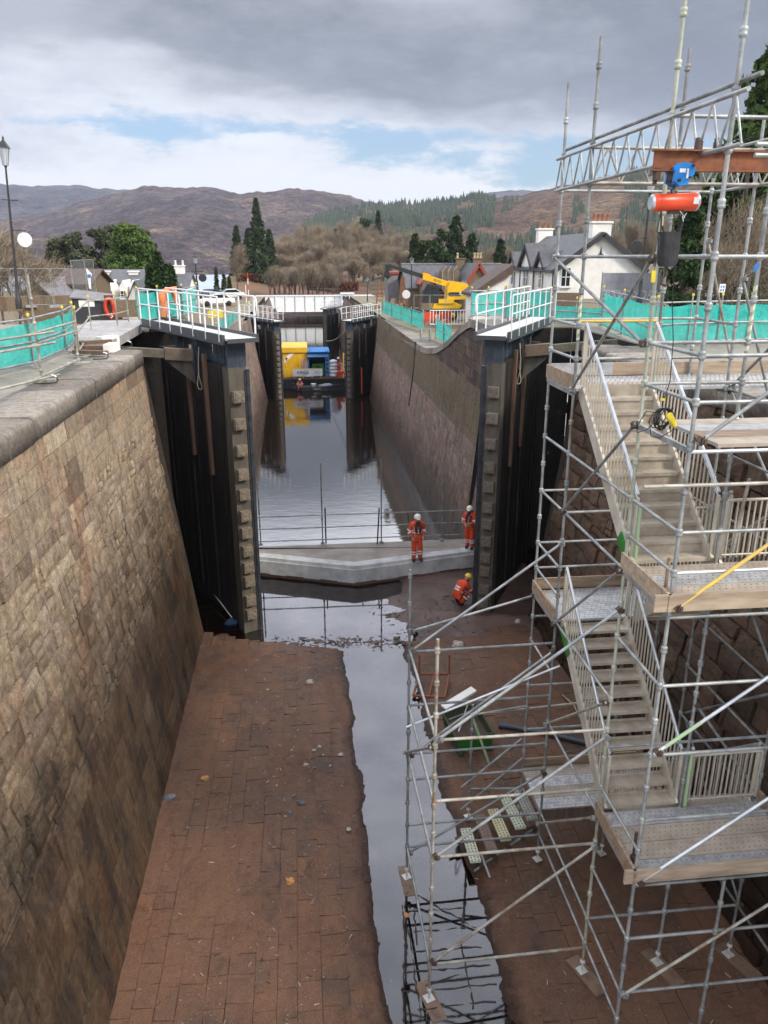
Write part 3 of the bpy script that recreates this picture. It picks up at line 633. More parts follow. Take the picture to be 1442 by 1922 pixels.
# ================================================================== GATES
M['strip'] = basic('dark worn steel strip', (.05, .055, .065), (.02, .022, .028), .45, 5, .3)
M['blue_dark'] = basic('dark blue cloth', (.02, .045, .09), (.03, .06, .12), .8, 10)
M['timber_strip'] = basic('brown rubbing timber', (.17, .095, .06), (.1, .06, .042), .7, 3, 0, .4, 25, stretch=(3, 3, .4))
def lock_gate(mitre, heel, zb, zt, zd, label, sidey, detail=2, blockmat='block_buff', blocks=None, rails=True):
    mx, my = mitre; u = V((heel[0]-mx, heel[1]-my, 0)); L = u.length; u.normalize()
    n = V((u.y, -u.x, 0)) if sidey > 0 else V((-u.y, u.x, 0))           # points to the recess side that faces the viewer
    def G(a, b, z): p = V((mx, my, 0))+u*a+n*b; return (p.x, p.y, z)
    def gb(m, a0, a1, b0, b1, z0, z1, mi=0, c=.5):
        q = [(a0, b0), (a1, b0), (a1, b1), (a0, b1)]
        if u.cross(n).z < 0: q = q[::-1]
        m.hexa([G(a, b, z0) for a, b in q], [G(a, b, z1) for a, b in q], mi, c)
    t = thing('lock_gate', (mx, my, zb), label, 'lock gate', None)
    m = MB(); gb(m, .42, L, -.2, .2, zb+.15, zt)
    nb = 8
    for i in range(nb+1):
        z = zb+.35+(zt-zb-.7)*i/nb; gb(m, .45, L-.05, -.26, -.19, z-.12, z+.12)
    for i in range(10): a = .5+(L-.6)*i/10; gb(m, a+.015, a+(L-.6)/10-.015, .19, .215+.01*(i % 2), zb+.3, zt-.05)
    m.build('leaf', M['gate'], t)
    m = MB(); gb(m, 0, .46, -.26, .3, zb, zt+.02); m.build('mitre_post', M['gate_post'], t)
    m = MB(); gb(m, L-.25, L+.15, -.3, .28, zb, zt+.1); m.build('heel_post', M['gate'], t)
    m = MB(); gb(m, -.06, .1, -.36, -.26, zb-.05, zt-.05); gb(m, -.03, 0, -.26, -.2, zb, zt-.1); m.build('sealing_strip', M['strip'], t)
    for z in (blocks or []):
        m = MB(); gb(m, -.2, -.0, -.1, .24, z-.17, z+.17); gb(m, -.222, -.2, -.06, .2, z-.14, z-.005); gb(m, -.222, -.2, -.06, .2, z+.005, z+.14)
        o = m.build('fender_block', M[blockmat], t)
        if detail > 1:
            m = MB()
            for bb in (-.02, .16):
                for zz in (-.09, .09): gb(m, -.228, -.222, bb-.012, bb+.012, z+zz-.012, z+zz+.012)
            m.build('bolt', M['black'], o)
    for a, w, zl in ((1.9, .13, .42), (3.5, .12, .38)):
        if a > L-.5: continue
        m = MB(); gb(m, a, a+w*1.3, .225, .33, zt-(zt-zb)*zl, zt+.25); m.build('rubbing_timber', M['wood_dark'] if detail < 2 else M['timber_strip'], t)
        m = MB(); gb(m, a+w*1.9, a+w*2.6, .225, .3, zb+.6, zt); m.build('chain_guide', M['gate'], t)
    # head frame
    m = MB(); z0, z1 = zt+.02, zd-.13
    def win(a0, a1, w0, w1, h0, h1):
        gb(m, a0, w0, -.05, .05, z0, z1); gb(m, w1, a1, -.05, .05, z0, z1); gb(m, w0, w1, -.05, .05, z0, z0+h0); gb(m, w0, w1, -.05, .05, z1-h1, z1)
    win(.02, .75, .2, .55, .1, .18); win(.85, 1.35, .98, 1.2, .3, .15); win(1.45, 2.3, 1.75, 2.05, .2, .25)
    gb(m, 2.5, 3.0, -.12, .3, z0-.5, z1); gb(m, 3.3, L-.3, -.05, .05, z0+.35, z1)
    gb(m, 4.6, 4.9, -.2, .2, z0, z1); gb(m, 0, L, -.3, .3, z1, z1+.06); gb(m, 0, .12, -.3, .3, z0, z1); gb(m, -.01, .02, -.28, -.08, z0, z1)
    m.build('head_frame', M['steel_blue'], t)
    # walkway
    m = MB(); gb(m, -.55, L+1.3, -.42, .48, zd-.06, zd); dk = m.build('walkway_deck', M['deck_white'], t)
    m = MB(); gb(m, -.55, L+1.3, -.5, -.42, zd-.13, zd+.1); gb(m, -.35, L+1.3, .48, .56, zd-.2, zd+.1); gb(m, -.57, -.55, -.5, .5, zd-.13, zd-.005); m.build('deck_edge', M['deck_edge'], dk)
    if rails:
        for b, ends in ((-.47, 1), (.55, 0)):
            a0, a1 = -.4 if ends else -.1, L+1.2; r = MB()
            np_ = 7
            for hz in (.62, 1.17): r.tube(G(a0, b, zd+hz), G(a1, b, zd+hz), .026 if hz > 1 else .02, 6)
            if ends: r.path([G(a0, b, zd+1.17), G(a0-.12, b, zd+1.12), G(a0-.17, b, zd+1.0), G(a0-.17, b, zd+.72), G(a0-.1, b, zd+.62), G(a0, b, zd+.62)], .024, 6)
            ro = r.build('railing', M['white'], t)
            for i in range(np_+1):
                a = a0+(a1-a0)*i/np_; p = MB(); gb(p, a-.035, a+.035, b-.015, b+.015, zd-.12, zd+1.17); p.build('railing_post', M['white'], ro)
    return t, G, L
BL = [at(447, y, Y=23.6).z for y in (746, 797, 847, 892, 930, 970, 1002, 1036, 1067, 1093, 1129, 1155)]
gL, G1, L1 = lock_gate((-1.88, 23.8), (-4.75, 29.3), -12.15, -3.2, -2.27, 'open black timber lock gate with pale walkway, nearest pair, left leaf', -1, 2, 'block_buff', BL)
gR, G2, L2 = lock_gate((6.02, 23.8), (8.95, 29.3), -12.15, -3.2, -2.27, 'open black lock gate beside the stair scaffold, nearest pair, right leaf', 1, 2, 'block_grey', BL)
# hanging hydraulic hoses and the strut beams of the nearest pair
for g, G, sx, nm in ((gL, G1, -1, 0), (gR, G2, 1, 1)):
    for a, z0, dep, ln in ((2.2, -2.75, 1.4, .35), (2.45, -2.7, 1.75, .3), (3.1, -2.5, .5, .7), (3.3, -2.45, .75, .9)):
        m = MB(); pts = [G(a+ln*i/12, .34+.06*sin(i), z0-dep*sin(pi*i/12)**.7) for i in range(13)]; m.path(pts, .018, 6); m.build('hose', M['rope'] if a < 2.4 else M['cable'], g)
    m = MB(); e = V(G(2.5, .5, -3.02)); s = V((-6.3, 25.0, -2.72)) if sx < 0 else V((10.5, 25.0, -2.72))
    m.beam(s, e, .26, .26); bm = m.build('strut_beam', M['strut'] if 'strut' in M else M['wood_dark'], g)
    m = MB(); d = (e-s).normalized(); m.beam(e-d*.85, e+d*.02, .36, .36); m.build('end_block', M['end_block'] if 'end_block' in M else M['wood_dark'], bm)
    m = MB(); q = e-d*.9; m.prism([(e.x, e.y, -3.16), (q.x, q.y, -3.1), (e.x+d.x*.1, e.y+d.y*.1, -4.0)], (0.0, .06, 0)); m.build('gusset', M['gate_post'], bm)
B2 = [-7.2-.52*i for i in range(12)]
lock_gate((-2.0, 75), (-4.7, 80), -13.4, -6.75, -5.72, 'open black lock gate of the second pair, left leaf, beside the moored barge', -1, 1, 'block_grey', B2)
lock_gate((4.72, 75), (7.4, 80), -13.4, -6.75, -5.72, 'open black lock gate of the second pair, right leaf, with orange rope', 1, 1, 'block_grey', B2)
lock_gate((4.35, 131), (6.6, 136), -13.4, -9.2, -8.1, 'small distant black lock gate before the white swing bridge', 1, 1, 'block_grey', [], True)
m = MB(); b = at(679, 690, Y=75.4); m.path([b+V((.02*i % 3*.02, 0, -.32*i)) for i in range(9)], .05, 6); tag(m.build('hanging_rope', M['bright_red'], None, b), 'orange rope hanging on the black second gate', 'rope')
# timber kerb deck beside the left gate and loose coping fittings
m = MB(); a, b2 = at(213, 645, Z=-2.55), at(280, 603, Z=-2.45)
m.hexa([(a.x, a.y, -2.72), (b2.x, b2.y, -2.72), (b2.x-2.2, b2.y, -2.72), (a.x-2.2, a.y, -2.72)][::1], [(a.x, a.y, -2.44), (b2.x, b2.y, -2.4), (b2.x-2.2, b2.y, -2.4), (a.x-2.2, a.y, -2.44)])
tag(m.build('landing_slab', M['concrete'], None, a), 'thick grey edged landing slab leading onto the left gate walkway', 'slab')
for i, (p, q, lab) in enumerate((((142, 652), (205, 652), 'middle brown plank on the coping near the left gate'), ((140, 660), (200, 662), 'nearest brown plank on the coping, beside the short white block'), ((150, 644), (208, 640), 'farthest brown plank on the coping, against the long white kerb stone'))):
    u1, u2 = at(*p, Z=-2.5+.03*i), at(*q, Z=-2.5+.03*i); m = MB(); m.beam(u1, u2, .2, .1); tag(m.build('plank', M['timber_strip'], None, u1), lab, 'plank')
p, q = at(398, 1122, Z=-12), at(438, 1168, Z=-12); m = MB(); m.tube(p+V((0, 0, .3)), q+V((0, 0, .12)), .022, 6); tag(m.build('white_pole', M['white'], None, p), 'thin white pole lying at the foot of the left gate', 'pole')
m = MB(); m.blob((q.x-.05, q.y-.1, -11.95), .22, .16, .12, 10, 6, 0, .5, .7, 4); tag(m.build('blue_bag', M['blue_dark'], None, q), 'dark blue bag at the foot of the left gate', 'bag')
for p, q, lab in (((186, 640), (218, 636), 'long white kerb stone lying behind the brown planks'), ((204, 655), (216, 650), 'short white block beside the brown planks on the coping')):
    m = MB(); m.beam(at(*p, Z=-2.48), at(*q, Z=-2.48), .3, .24); tag(m.build('kerb_stone', M['cream'], None, at(*p, Z=-2.6)), lab, 'kerb stone')
for (px, py), lab in (((92, 722), 'bent black mooring hook nearest the camera on the left coping'), ((190, 676), 'white tipped black hook in the middle of the left coping'), ((236, 653), 'white tipped hook at the far corner of the left coping')):
    b = at(px, py, Z=-2.58); t = thing('mooring_hook', b, lab, 'hook')
    m = MB(); m.path([b+V((-.2, -.02, .03)), b+V((0, 0, .03)), b+V((.15, .02, .04)), b+V((.19, .03, .09)), b+V((.16, .05, .15))], .016, 7); m.build('bar', M['black'], t)
    m = MB(); m.path([b+V((.16, .05, .15)), b+V((.12, .06, .18)), b+V((.06, .06, .19))], .018, 7); m.build('tip', M['white'], t)
# ================================================================== STAIR SCAFFOLD
ST = thing('scaffold_tower', (5.9, 11, -12), 'tall galvanised scaffold stair tower with four timber edged landings on the right', 'scaffold')
U = .5375
XA, XB, XC = 4.57, 5.95, 7.28
Y3, Y4, Y5, Y6 = 13.85, 12.5, 9.86, 8.45
FLZ = lambda x, y: zf(x, y)
M['wood_wet'] = basic('muddy sole board', (.22, .14, .09), (.11, .07, .05), .7, 4, 0, .4, 25)
PLATE = basic('steel base plate', (.6, .6, .58), (.42, .41, .38), .5, 8, .2); M['plate'] = PLATE
CUP = {}
def standard(x, y, ztop, mat='galv', base=True, sole=None, zlow=None, soft=None):
    zb = FLZ(x, y) if zlow is None else zlow
    m = MB(); m.tube((x, y, zb+.28), (x, y, ztop), .0255, 10); s = m.build('standard', M[mat], ST)
    k = math.ceil((zb+.45)/U)
    while k*U < ztop-.1:
        if mat not in CUP:
            m = MB(); m.lathe((0, 0, 0), [(.027, -.05), (.042, -.035), (.044, -.012), (.036, 0), (.044, .02), (.042, .045), (.027, .06)], 10); c_ = m.build('cup_collar', M[mat]); CUP[mat] = c_; c_.parent = s
        else: c_ = CUP[mat].copy(); COL.objects.link(c_); c_.parent = s
        c_.location = V((x, y, k*U))-org(ST); k += 1
    if base:
        m = MB(); m.tube((x, y, zb+.03), (x, y, zb+.34), .017, 8); m.box(x, y, zb+.055, .16, .16, .012, .35); m.lathe((x, y, zb+.24), [(.05, 0), (.05, .03), (.03, .05)], 8); m.build('base_jack', PLATE, s)
        if sole:
            m = MB(); m.box(x+sole[0], y+sole[1], zb+.03, .26, .8, .045, sole[2]); m.build('sole_board', M['wood_wet'], s)
    return s
stds = [(XA, Y3, 2.72, 'galv', (0, 0, 0)), (XA, Y4, 3.07, 'galv_dull', None), (XA, Y5, 3.6, 'olive_tube', (.05, -.1, .35)), (XA, Y6, 3.4, 'galv', None),
        (XB, Y4, 2.95, 'galv_dull', None), (XC, Y3, 1.3, 'galv', None), (XC, Y4, 2.05, 'galv', None), (XB, Y5, 2.2, 'galv', (.05, -.1, .35)), (XC, Y5, 2.4, 'galv_dull', (.1, -.15, .4)), (XC, Y6, 2.4, 'galv', None), (XB, Y6-.02, -8.7, 'galv_dull', None)]
for x, y, zt, mt, so in stds: standard(x, y, zt, mt, True, so)
standard(1.82, Y4-.05, -5.25, 'galv_dull', True, (0, -.1, .05)); standard(1.83, 9.72, -5.19, 'galv_warm', True, (.02, -.05, .25)); standard(3.42, 13.95, -9.05, 'galv_dull', True, None)
LED = []
def led(p, q, mat='galv', r=.0245, name='ledger'):
    m = MB(); m.tube(p, q, r, 8); LED.append(m.build(name, M[mat], ST))
def ey(x, n, ya, yb, mat='galv', r=.0245): led((x, ya, n*U), (x, yb, n*U), mat, r)
def ex(y, n, xa, xb, mat='galv', r=.0245): led((xa, y, n*U), (xb, y, n*U), mat, r)
# along the tower, canal side
for n, a, b in ((0, Y3, Y4), (0, Y4, Y6), (-2, Y3, Y4), (-2, Y5, Y6), (-3, Y3, Y4), (-3, Y5, Y6), (-6, Y3, Y4), (-6, Y4, Y5), (-6, Y5, Y6), (-7, Y5, Y6), (-8, Y3, Y5), (-10, Y3, Y4), (-10, Y5, Y6), (-11, Y3, Y4),
                (-12, Y4, Y5), (-14, Y3, Y4), (-15, Y5, Y6), (-16, Y4, Y5), (-18, Y5, Y6), (-20, Y4, Y6), (-21, Y4, Y6)): ey(XA, n, a, b)
for n, a, b in ((0, Y3, Y6), (-4, Y3, Y6), (-8, Y3, Y6), (-12, Y3, Y5), (-16, Y4, Y6), (-20, Y4, Y6), (-2, Y3, Y4), (-6, Y4, Y5), (-10, Y4, Y5), (-14, Y4, Y5)): ey(XC, n, a, b, 'galv_dull')
for n in (0, -2, -3, -6, -7, -10, -12, -14): ex(Y6, n, XA, XC, 'galv' if n != -7 else 'alu')
led((XA-.55, Y6-.06, -2.6), (XC, Y6-.06, -2.6), 'galv_warm')
ex(Y6, -18, XA, XC); ex(Y6, -20, XA, XC); ex(Y6, -8.15, XA, XC, 'galv_dull'); ex(Y6, -16.15, XA, XC, 'galv_dull'); ex(Y6, -4.1, XA, XC, 'alu')
for n in (-2, -3, -20, 0, -13.6): ex(Y5, n, XA if n > -13 or n == -20 else XA, XC)
for n in (-3, -8, 2, 0): ex(Y4, n, XA, XC)
for n in (2, 0, -2, -8, -10, -11, -13, -16, -18): ex(Y3, n, XA, XC)
led((3.55, Y3+.05, -9.25), (6.4, Y3+.05, -9.1), 'galv_warm')
led(at(1085, 603, Y=Y3-.05), at(1240, 602, Y=Y3-.05), 'yellow_tube', .026)
# left wing
for n, y0 in ((-12.8, Y5), (-14.85, Y5), (-16.85, Y5), (-21, Y5)):
    led((1.83, 9.72, n*U), (XA, Y5, (n-.2)*U), 'galv_warm' if n > -20 else 'galv_warm')
for n in (-12.8, -14.9, -16.9, -18, -20, -21): led((1.82, 12.45, n*U), (XA, Y4, n*U), 'galv_dull')
for n in (-12.7, -14.9, -16.9, -21): led((1.82, 12.45, n*U), (1.83, 9.72, n*U), 'galv')
led(at(763, 1365, Y=12.35), at(1051, 1250, Y=12.35), 'alu', .023, 'loose_tube')
for a, b in (((866, 1478), (980, 1386)), ((865, 1520), (981, 1423))): led(at(*a, Y=13.9), at(*b, Y=13.9), 'galv', .024, 'loose_tube')
led((3.42, 13.95, -9.3), (XA, Y3, -9.1), 'galv_dull'); led((3.42, 13.95, -11.2), (XA, Y3, -11.2), 'galv_dull')
def brace(p, q, mat='galv'):
    led(p, q, mat, .0245, 'brace'); b_ = LED[-1]; p, q = V(p), V(q); d = (q-p).normalized()
    for k_, s_ in ((p, 1), (q, -1)):
        m = MB(); c_ = k_+d*s_*.05; m.beam(c_-d*.035, c_+d*.035, .075, .085); m.tube(c_+V((0, -.05, -.02)), c_+V((.02, -.05, .07)), .011, 6); m.box(c_.x+.03, c_.y-.03, c_.z, .05, .06, .06, .5); m.build('coupler', M['rust_dark' if (int(abs(c_.z*37))) % 3 else 'galv_dull'], b_)
e = .06
brace((1.82, 12.45-e, -6.85), (XA, Y4-e, -4.84)); brace((1.82, 12.5, -6.5), (XA, Y3, -6.52), 'galv'); brace((1.83, 9.72-e, -6.85), (XA, Y5-e, -4.88))
brace((1.82, 12.45-e, -9.1), (XA, Y4-e, -7.0)); brace((1.83, 9.72-e, -9.02), (XA, Y5-e, -7.05)); brace((1.82, 12.45-e, -11.4), (XA, Y4-e, -9.7), 'galv_dull'); brace((1.83, 9.72-e, -11.2), (XA, Y5-e, -9.15), 'galv_warm')
brace((1.76, 12.45, -9.05), (1.77, 9.72, -7.0)); brace((XA-e, Y3, 0), (XA-e, Y5, -1.1), 'galv_dull'); brace((XA-e, Y5, 0), (XA-e, Y4, -2.15), 'galv_dull')
brace((XA-e, Y5, -2.15), (XA-e, Y4, -4.3), 'galv_dull'); brace((XA-e, Y5, -4.3), (XA-e, Y4, -6.5)); brace((XA-e, Y5, -6.5), (XA-e, Y4, -8.65), 'galv_warm'); brace((XA-e, Y5, -8.65), (XA-e, Y4, -11.0), 'galv_warm')
def fb(p, q, mat): a, b = at(*p, Y=Y6-.07), at(*q, Y=Y6-.07); d = (b-a); brace(a, a+d*1.6, mat)
fb((1308, 833), (1442, 737), 'galv'); fb((1264, 1146), (1442, 1022), 'yellow_tube'); fb((1228, 1416), (1442, 1271), 'alu'); fb((1195, 1660), (1442, 1499), 'alu'); fb((1166, 1870), (1442, 1698), 'galv_warm')
m = MB(); p, q = at(1228, 1416, Y=Y6-.07), at(1442, 1271, Y=Y6-.07); m.tube(p+(q-p)*.1, p+(q-p)*.42, .0262, 8); m.build('paint_mark', M['green_tube'], ST)
for a, b in (((XC+e, Y4, -4.3), (XC+e, Y5, -6.5)), ((XC+e, Y5, -6.5), (XC+e, Y4, -8.6)), ((XC+e, Y4, -8.6), (XC+e, Y5, -10.8)), ((XC+e, Y4, -2.15), (XC+e, Y5, -4.3)), ((XC+e, Y5, 0), (XC+e, Y4, -2.15)), ((XB, Y4+e, -8.4), (XC, Y4+e, -10.9)), ((XB, Y5, -6.6), (XC, Y5+e, -8.4)),
             ((XC, Y3, -2.1), (8.4, Y3+.3, -5.2)), ((XC, Y5, -4.4), (8.3, 10.8, -6.6)), ((XC, Y4, -.3), (7.9, 12.2, -2.3))): brace(a, b, 'galv_dull')
brace(at(1328, 447, Y=Y3), at(1371, 671, Y=Y3), 'galv_warm')
# lattice beams
def lattice(p, q, h, mat='galv', n=16):
    p, q = V(p), V(q); m = MB(); d = q-p; z = V((0, 0, h)); m.tube(p, q, .0245, 8); m.tube(p+z, q+z, .0245, 8)
    for i in range(n):
        a, b = p+d*(i/n), p+d*((i+.5)/n); c2 = p+d*((i+1)/n)
        m.tube(a, b+z, .0135, 6); m.tube(b+z, c2, .0135, 6)
    m.build('lattice_beam', M[mat], ST)
lattice((XA-.06, 14.0, 1.08), (XA-.06, 8.1, 1.08), .5, 'galv', 13); lattice((XC+.06, 14.0, 1.08), (XC+.06, 8.0, 1.08), .5, 'galv', 13); lattice((XA, Y4-.06, 1.08), (XC+1, Y4-.06, 1.08), .5, 'galv_warm', 8)
led((XA+.06, 14.0, 1.72), (XA+.06, 8.1, 1.72), 'galv_dull', .0255); led((XC-.06, 14.0, 1.7), (XC-.06, 8.0, 1.7), 'galv_warm')
ex(Y5, 3, XA, XC); ex(Y6, 2.1, XA+.3, XC); ex(Y6, 1.9, XA+.3, XC)
# rusty runway beam
bm = MB(); x0, x1, yb, zb = 3.96, 8.2, 8.92, .9
bm.box((x0+x1)/2, yb, zb+.008, x1-x0, .12, .014); bm.box((x0+x1)/2, yb, zb+.212, x1-x0, .12, .014); bm.box((x0+x1)/2, yb, zb+.11, x1-x0-.01, .009, .19)
bo = bm.build('runway_beam', M['rust'], ST)
for cx in (XA-.1, XA+.12, 4.02, 4.2): 
    m = MB(); m.box(cx, yb, zb+(.25 if cx > 4.3 else -.03), .05, .1, .12); m.box(cx, yb+.03, zb+(.3 if cx > 4.3 else -.08), .03, .05, .1); m.build('clamp', M['rust_dark'], bo)
# decks
def deck(y0, y1, z, x0, x1, mats, nb=4, perf=True):
    w = (y1-y0)/nb
    for i in range(nb):
        m = MB(); m.box((x0+x1)/2, y0+w*(i+.5), z+.02, x1-x0, w-.012, .045)
        o = m.build('deck_board', M[mats[i % len(mats)]], ST)
        if perf and mats[i % len(mats)] != 'wood':
            h = MB(); k = int((x1-x0)/.09)
            for a in range(k):
                for b in range(3): h.box(x0+.06+a*.09+(b % 2)*.04, y0+w*i+w*(.22+.28*b), z+.0445, .014, .02, .005)
            h.build('perforation', M['deck_hole'], o)
M['deck_hole'] = basic('dark perforation', (.13, .125, .12), (.2, .19, .18), .8, 9, 0, 0)
M['deck_alu'] = basic('worn alloy deck', (.5, .5, .5), (.3, .3, .31), .42, 7, .35, .2, 50)
M['deck_warm'] = basic('muddy alloy deck', (.42, .36, .29), (.28, .23, .18), .6, 3, .1, .2, 50)
def toe(p, q, z, mat='wood_pale', h=.23):
    m = MB(); m.beam((p[0], p[1], z+h/2+.05), (q[0], q[1], z+h/2+.05), .04, h); m.build('toe_board', M[mat], ST)
z0, z1, z2, z3, z4 = [-4*U*(i+1) for i in range(5)]
deck(Y4, Y3, z0, XA-.03, 8.9, ['deck_alu', 'deck_warm', 'deck_alu'], 4); toe((XA, Y3+.06), (5.8, Y3+.06), z0, 'deck_alu'); toe((5.8, Y3+.06), (8.9, Y3+.06), z0); toe((XA-.04, Y3), (XA-.04, Y4), z0, 'wood')
deck(8.5, Y5+.1, z0-.02, XA+.38, XC+.3, ['deck_warm', 'wood', 'deck_alu'], 4, False)
deck(Y6, Y5, z1, XA-.03, XC+.3, ['deck_alu', 'deck_warm'], 4); toe((XA-.25, Y6-.07), (XC+.3, Y6-.07), z1); toe((XA-.05, Y6-.1), (XA-.05, Y5), z1)
deck(Y4, Y3, z2, XA-.03, XC, ['deck_alu'], 4); toe((XA, Y3+.06), (XC, Y3+.06), z2, 'wood'); toe((XA-.04, Y3), (XA-.04, Y4), z2, 'wood')
deck(Y6, Y5, z3, XA-.03, XC+.3, ['deck_alu', 'deck_warm', 'deck_warm'], 4); toe((XA-.2, Y6-.07), (XC+.3, Y6-.07), z3); toe((XA-.05, Y6-.1), (XA-.05, Y5), z3, 'wood'); toe((XC, Y6), (XC, Y5), z3, 'wood')
deck(Y4, Y3, z4+.05, XA-.03, XC, ['deck_alu', 'deck_warm'], 4); toe((XA, Y3+.06), (XC, Y3+.06), z4, 'wood'); toe((XA, Y4-.02), (XC, Y4-.02), z4-.18, 'wood_dark')
for y, z in ((Y6, z1), (Y5, z1), (Y6, z3), (Y5, z3), (Y3, z0), (Y4, z0), (Y3, z2), (Y4, z2), (Y4, z4), (Y3, z4), (Y5, z0), (Y6, z0)):
    pass
for (y0_, y1_, z) in ((Y6, Y5, z0), (Y6, Y5, z1), (Y3, Y4, z0), (Y3, Y4, z2), (Y6, Y5, z3), (Y3, Y4, z4+.05)):
    [(lambda m: (m.beam((x_, y0_, z-.04), (x_, y1_, z-.04), .05, .07), m.build('transom', M['galv'], ST)))(MB()) for x_ in (XA, XC)]
for y, z in ((Y6+.35, z1), (Y6+.3, z3)):
    m = MB(); m.tube((XA+.1, y, z-.1), (XA+.1, y, z+.6), .026); m.lathe((XA+.1, y, z+.12), [(.05, 0), (.055, .05), (.04, .07)], 8); m.build('stub_tube', M['rust_dark'] if z < -8 else M['wood'], ST)
# stair flights
def flight(xl, xr, ya, za, yb, zb, risers=True, steps=10, mark=None):
    d = V((0, yb-ya, zb-za)); m = MB()
    for x in (xl+.02, xr-.02): m.beam((x, ya, za+.02), (x, yb, zb+.05), .045, .24)
    fo = m.build('stair_flight', M['stair_alu'], ST)
    for i in range(steps):
        t = (i+.45)/steps; y = ya+d.y*t; z = za+d.z*t; m = MB(); sg = 1 if d.y < 0 else -1
        m.box((xl+xr)/2, y, z, xr-xl-.08, .27, .03); m.box((xl+xr)/2, y-sg*.135, z-.012, xr-xl-.08, .02, .05)
        if risers: m.box((xl+xr)/2, y+sg*.125, z+.1, xr-xl-.08, .012, .19 if risers else .05)
        else: m.box((xl+xr)/2, y+sg*.125, z+.03, xr-xl-.08, .012, .05)
        m.build('tread', M['tread'], fo)
    for x in (xl+.02, xr-.02):
        m = MB(); up = V((0, 0, 1.0)); A, B = V((x, ya, za+.12)), V((x, yb, zb+.12))
        m.tube(A+up, B+up, .026, 8); m.tube(A+up*.93, B+up*.93, .012, 6)
        m.build('handrail', M['alu'], fo)
        m = MB(); n = 22
        for i in range(n+1):
            p = A+(B-A)*(i/n); r = .022 if i in (0, n) else .0095
            m.beam(p, p+up*.95, r*2, r*2, (0, 1, 0))
        m.build('balustrade', M['stair_alu'], fo)
    if mark:
        m = MB(); x = xl+.0; p, q = V((x, ya+d.y*mark[0], za+d.z*mark[0]+.02)), V((x, ya+d.y*mark[1], za+d.z*mark[1]+.05)); m.beam(p, q, .05, .2); m.build('paint_mark', M['green'], fo)
    return fo
flight(4.66, 5.9, Y4-.05, z0, Y5+.05, z1, True, 11, (.84, .97)); flight(4.66, 5.9, Y4-.05, z2, Y5+.05, z3, False, 11, (.04, .2))
flight(6.05, 7.22, Y5+.05, z1, Y4-.05, z2, False, 10); flight(6.05, 7.22, Y5+.05, z3, Y4-.05, z4, False, 10)
for x0_, x1_, y, z in ((6.0, 7.25, Y5+.02, z3), (6.0, 7.25, Y5+.02, z1)):
    m = MB(); m.tube((x0_, y, z+1.0), (x1_, y, z+1.0), .022); m.tube((x0_, y, z+.16), (x1_, y, z+.16), .018)
    for i in range(15): xx = x0_+(x1_-x0_)*i/14; m.beam((xx, y, z+.12), (xx, y, z+1.0), .02 if 0 < i < 14 else .05, .02 if 0 < i < 14 else .05, (0, 1, 0))
    m.build('landing_gate', M['stair_alu'], ST)
for (x, y, a, b) in ((4.72, Y5+.02, z1+.1, z1+1.0), (6.0, Y5-.05, z3+.1, z3+1.1)):
    m = MB(); m.tube((x, y, a), (x, y, b), .03); m.build('marked_post', M['green_tube'], ST)
m = MB(); m.tube((6.12, Y5-.1, z1+.25), (6.2, Y5-.12, z1+1.35), .026); m.build('loose_tube', M['galv_warm'], ST)
# safety tape and small coloured tags on the tubes
for (x, y, za_, zb_) in ((XA, Y4, -1.3, -.5), (XB, Y5, -1.2, -.35)):
    m = MB(); m.tube((x, y, za_), (x, y, zb_), .0275, 10); m.build('striped_tape', M['plastic_yellow'] if False else M['tape'] if 'tape' in M else M['cream'], ST)
# ------------------------------------------------------------------ hoist
HX, HY = 4.27, 8.92
h = thing('chain_hoist', (HX, HY, .9), 'orange chain hoist with black chain bag on a blue trolley under the rusty beam', 'hoist')
K = .7
def tz(z): return .985+(z-.985)*.85
m = MB()
for s in (-1, 1):
    m.prism([(HX-.14*K, HY+s*.075, tz(.76)), (HX-.02, HY+s*.075, tz(.70)), (HX+.1*K, HY+s*.075, tz(.72)), (HX+.13*K, HY+s*.075, tz(.80)), (HX+.19*K, HY+s*.075, tz(.84)), (HX+.2*K, HY+s*.075, tz(.93)), (HX+.14*K, HY+s*.075, .97), (HX+.03, HY+s*.075, .985), (HX-.1*K, HY+s*.075, .975), (HX-.17*K, HY+s*.075, tz(.93)), (HX-.13*K, HY+s*.075, tz(.86))], (0, s*.045, 0))
m.box(HX-.02, HY, tz(.77), .1, .17, .07); m.build('trolley', M['blue'], h)
m = MB(); m.box(HX-.01, HY-.123, .9, .07, .004, .04); m.box(HX+.05, HY-.124, .87, .022, .004, .1); m.build('trolley_plate', M['white'], h)
m = MB()
for s in (-1, 1):
    for dx in (-.06, .06): m.tube((HX+dx, HY+s*.02, .93), (HX+dx, HY+s*.07, .93), .03, 10)
m.tube((HX+.1, HY-.16, .95), (HX+.1, HY+.16, .95), .012, 6); m.tube((HX+.07, HY-.16, .83), (HX+.07, HY-.02, .83), .012, 6); m.tube((HX-.04, HY-.15, .8), (HX-.04, HY-.1, .8), .016, 6); m.build('trolley_wheel', M['black'], h)
m = MB(); m.path([(HX-.03, HY, .76), (HX-.03, HY, .73), (HX-.06, HY, .71), (HX-.05, HY, .67), (HX-.01, HY, .67), (HX, HY, .7)], .012, 6); m.build('suspension_hook', M['black'], h)
zc = .575; bx0, bx1 = HX-.27, HX+.27
m = MB(); m.lathe((bx0, HY, zc), [(.07, -.012), (.088, 0), (.095, .02), (.098, .06), (.095, .065), (.095, .45), (.099, .46), (.099, .5), (.088, .53), (.07, .545)], 20, (1, 0, .03)); hb = m.build('hoist_body', M['red_hoist'], h)
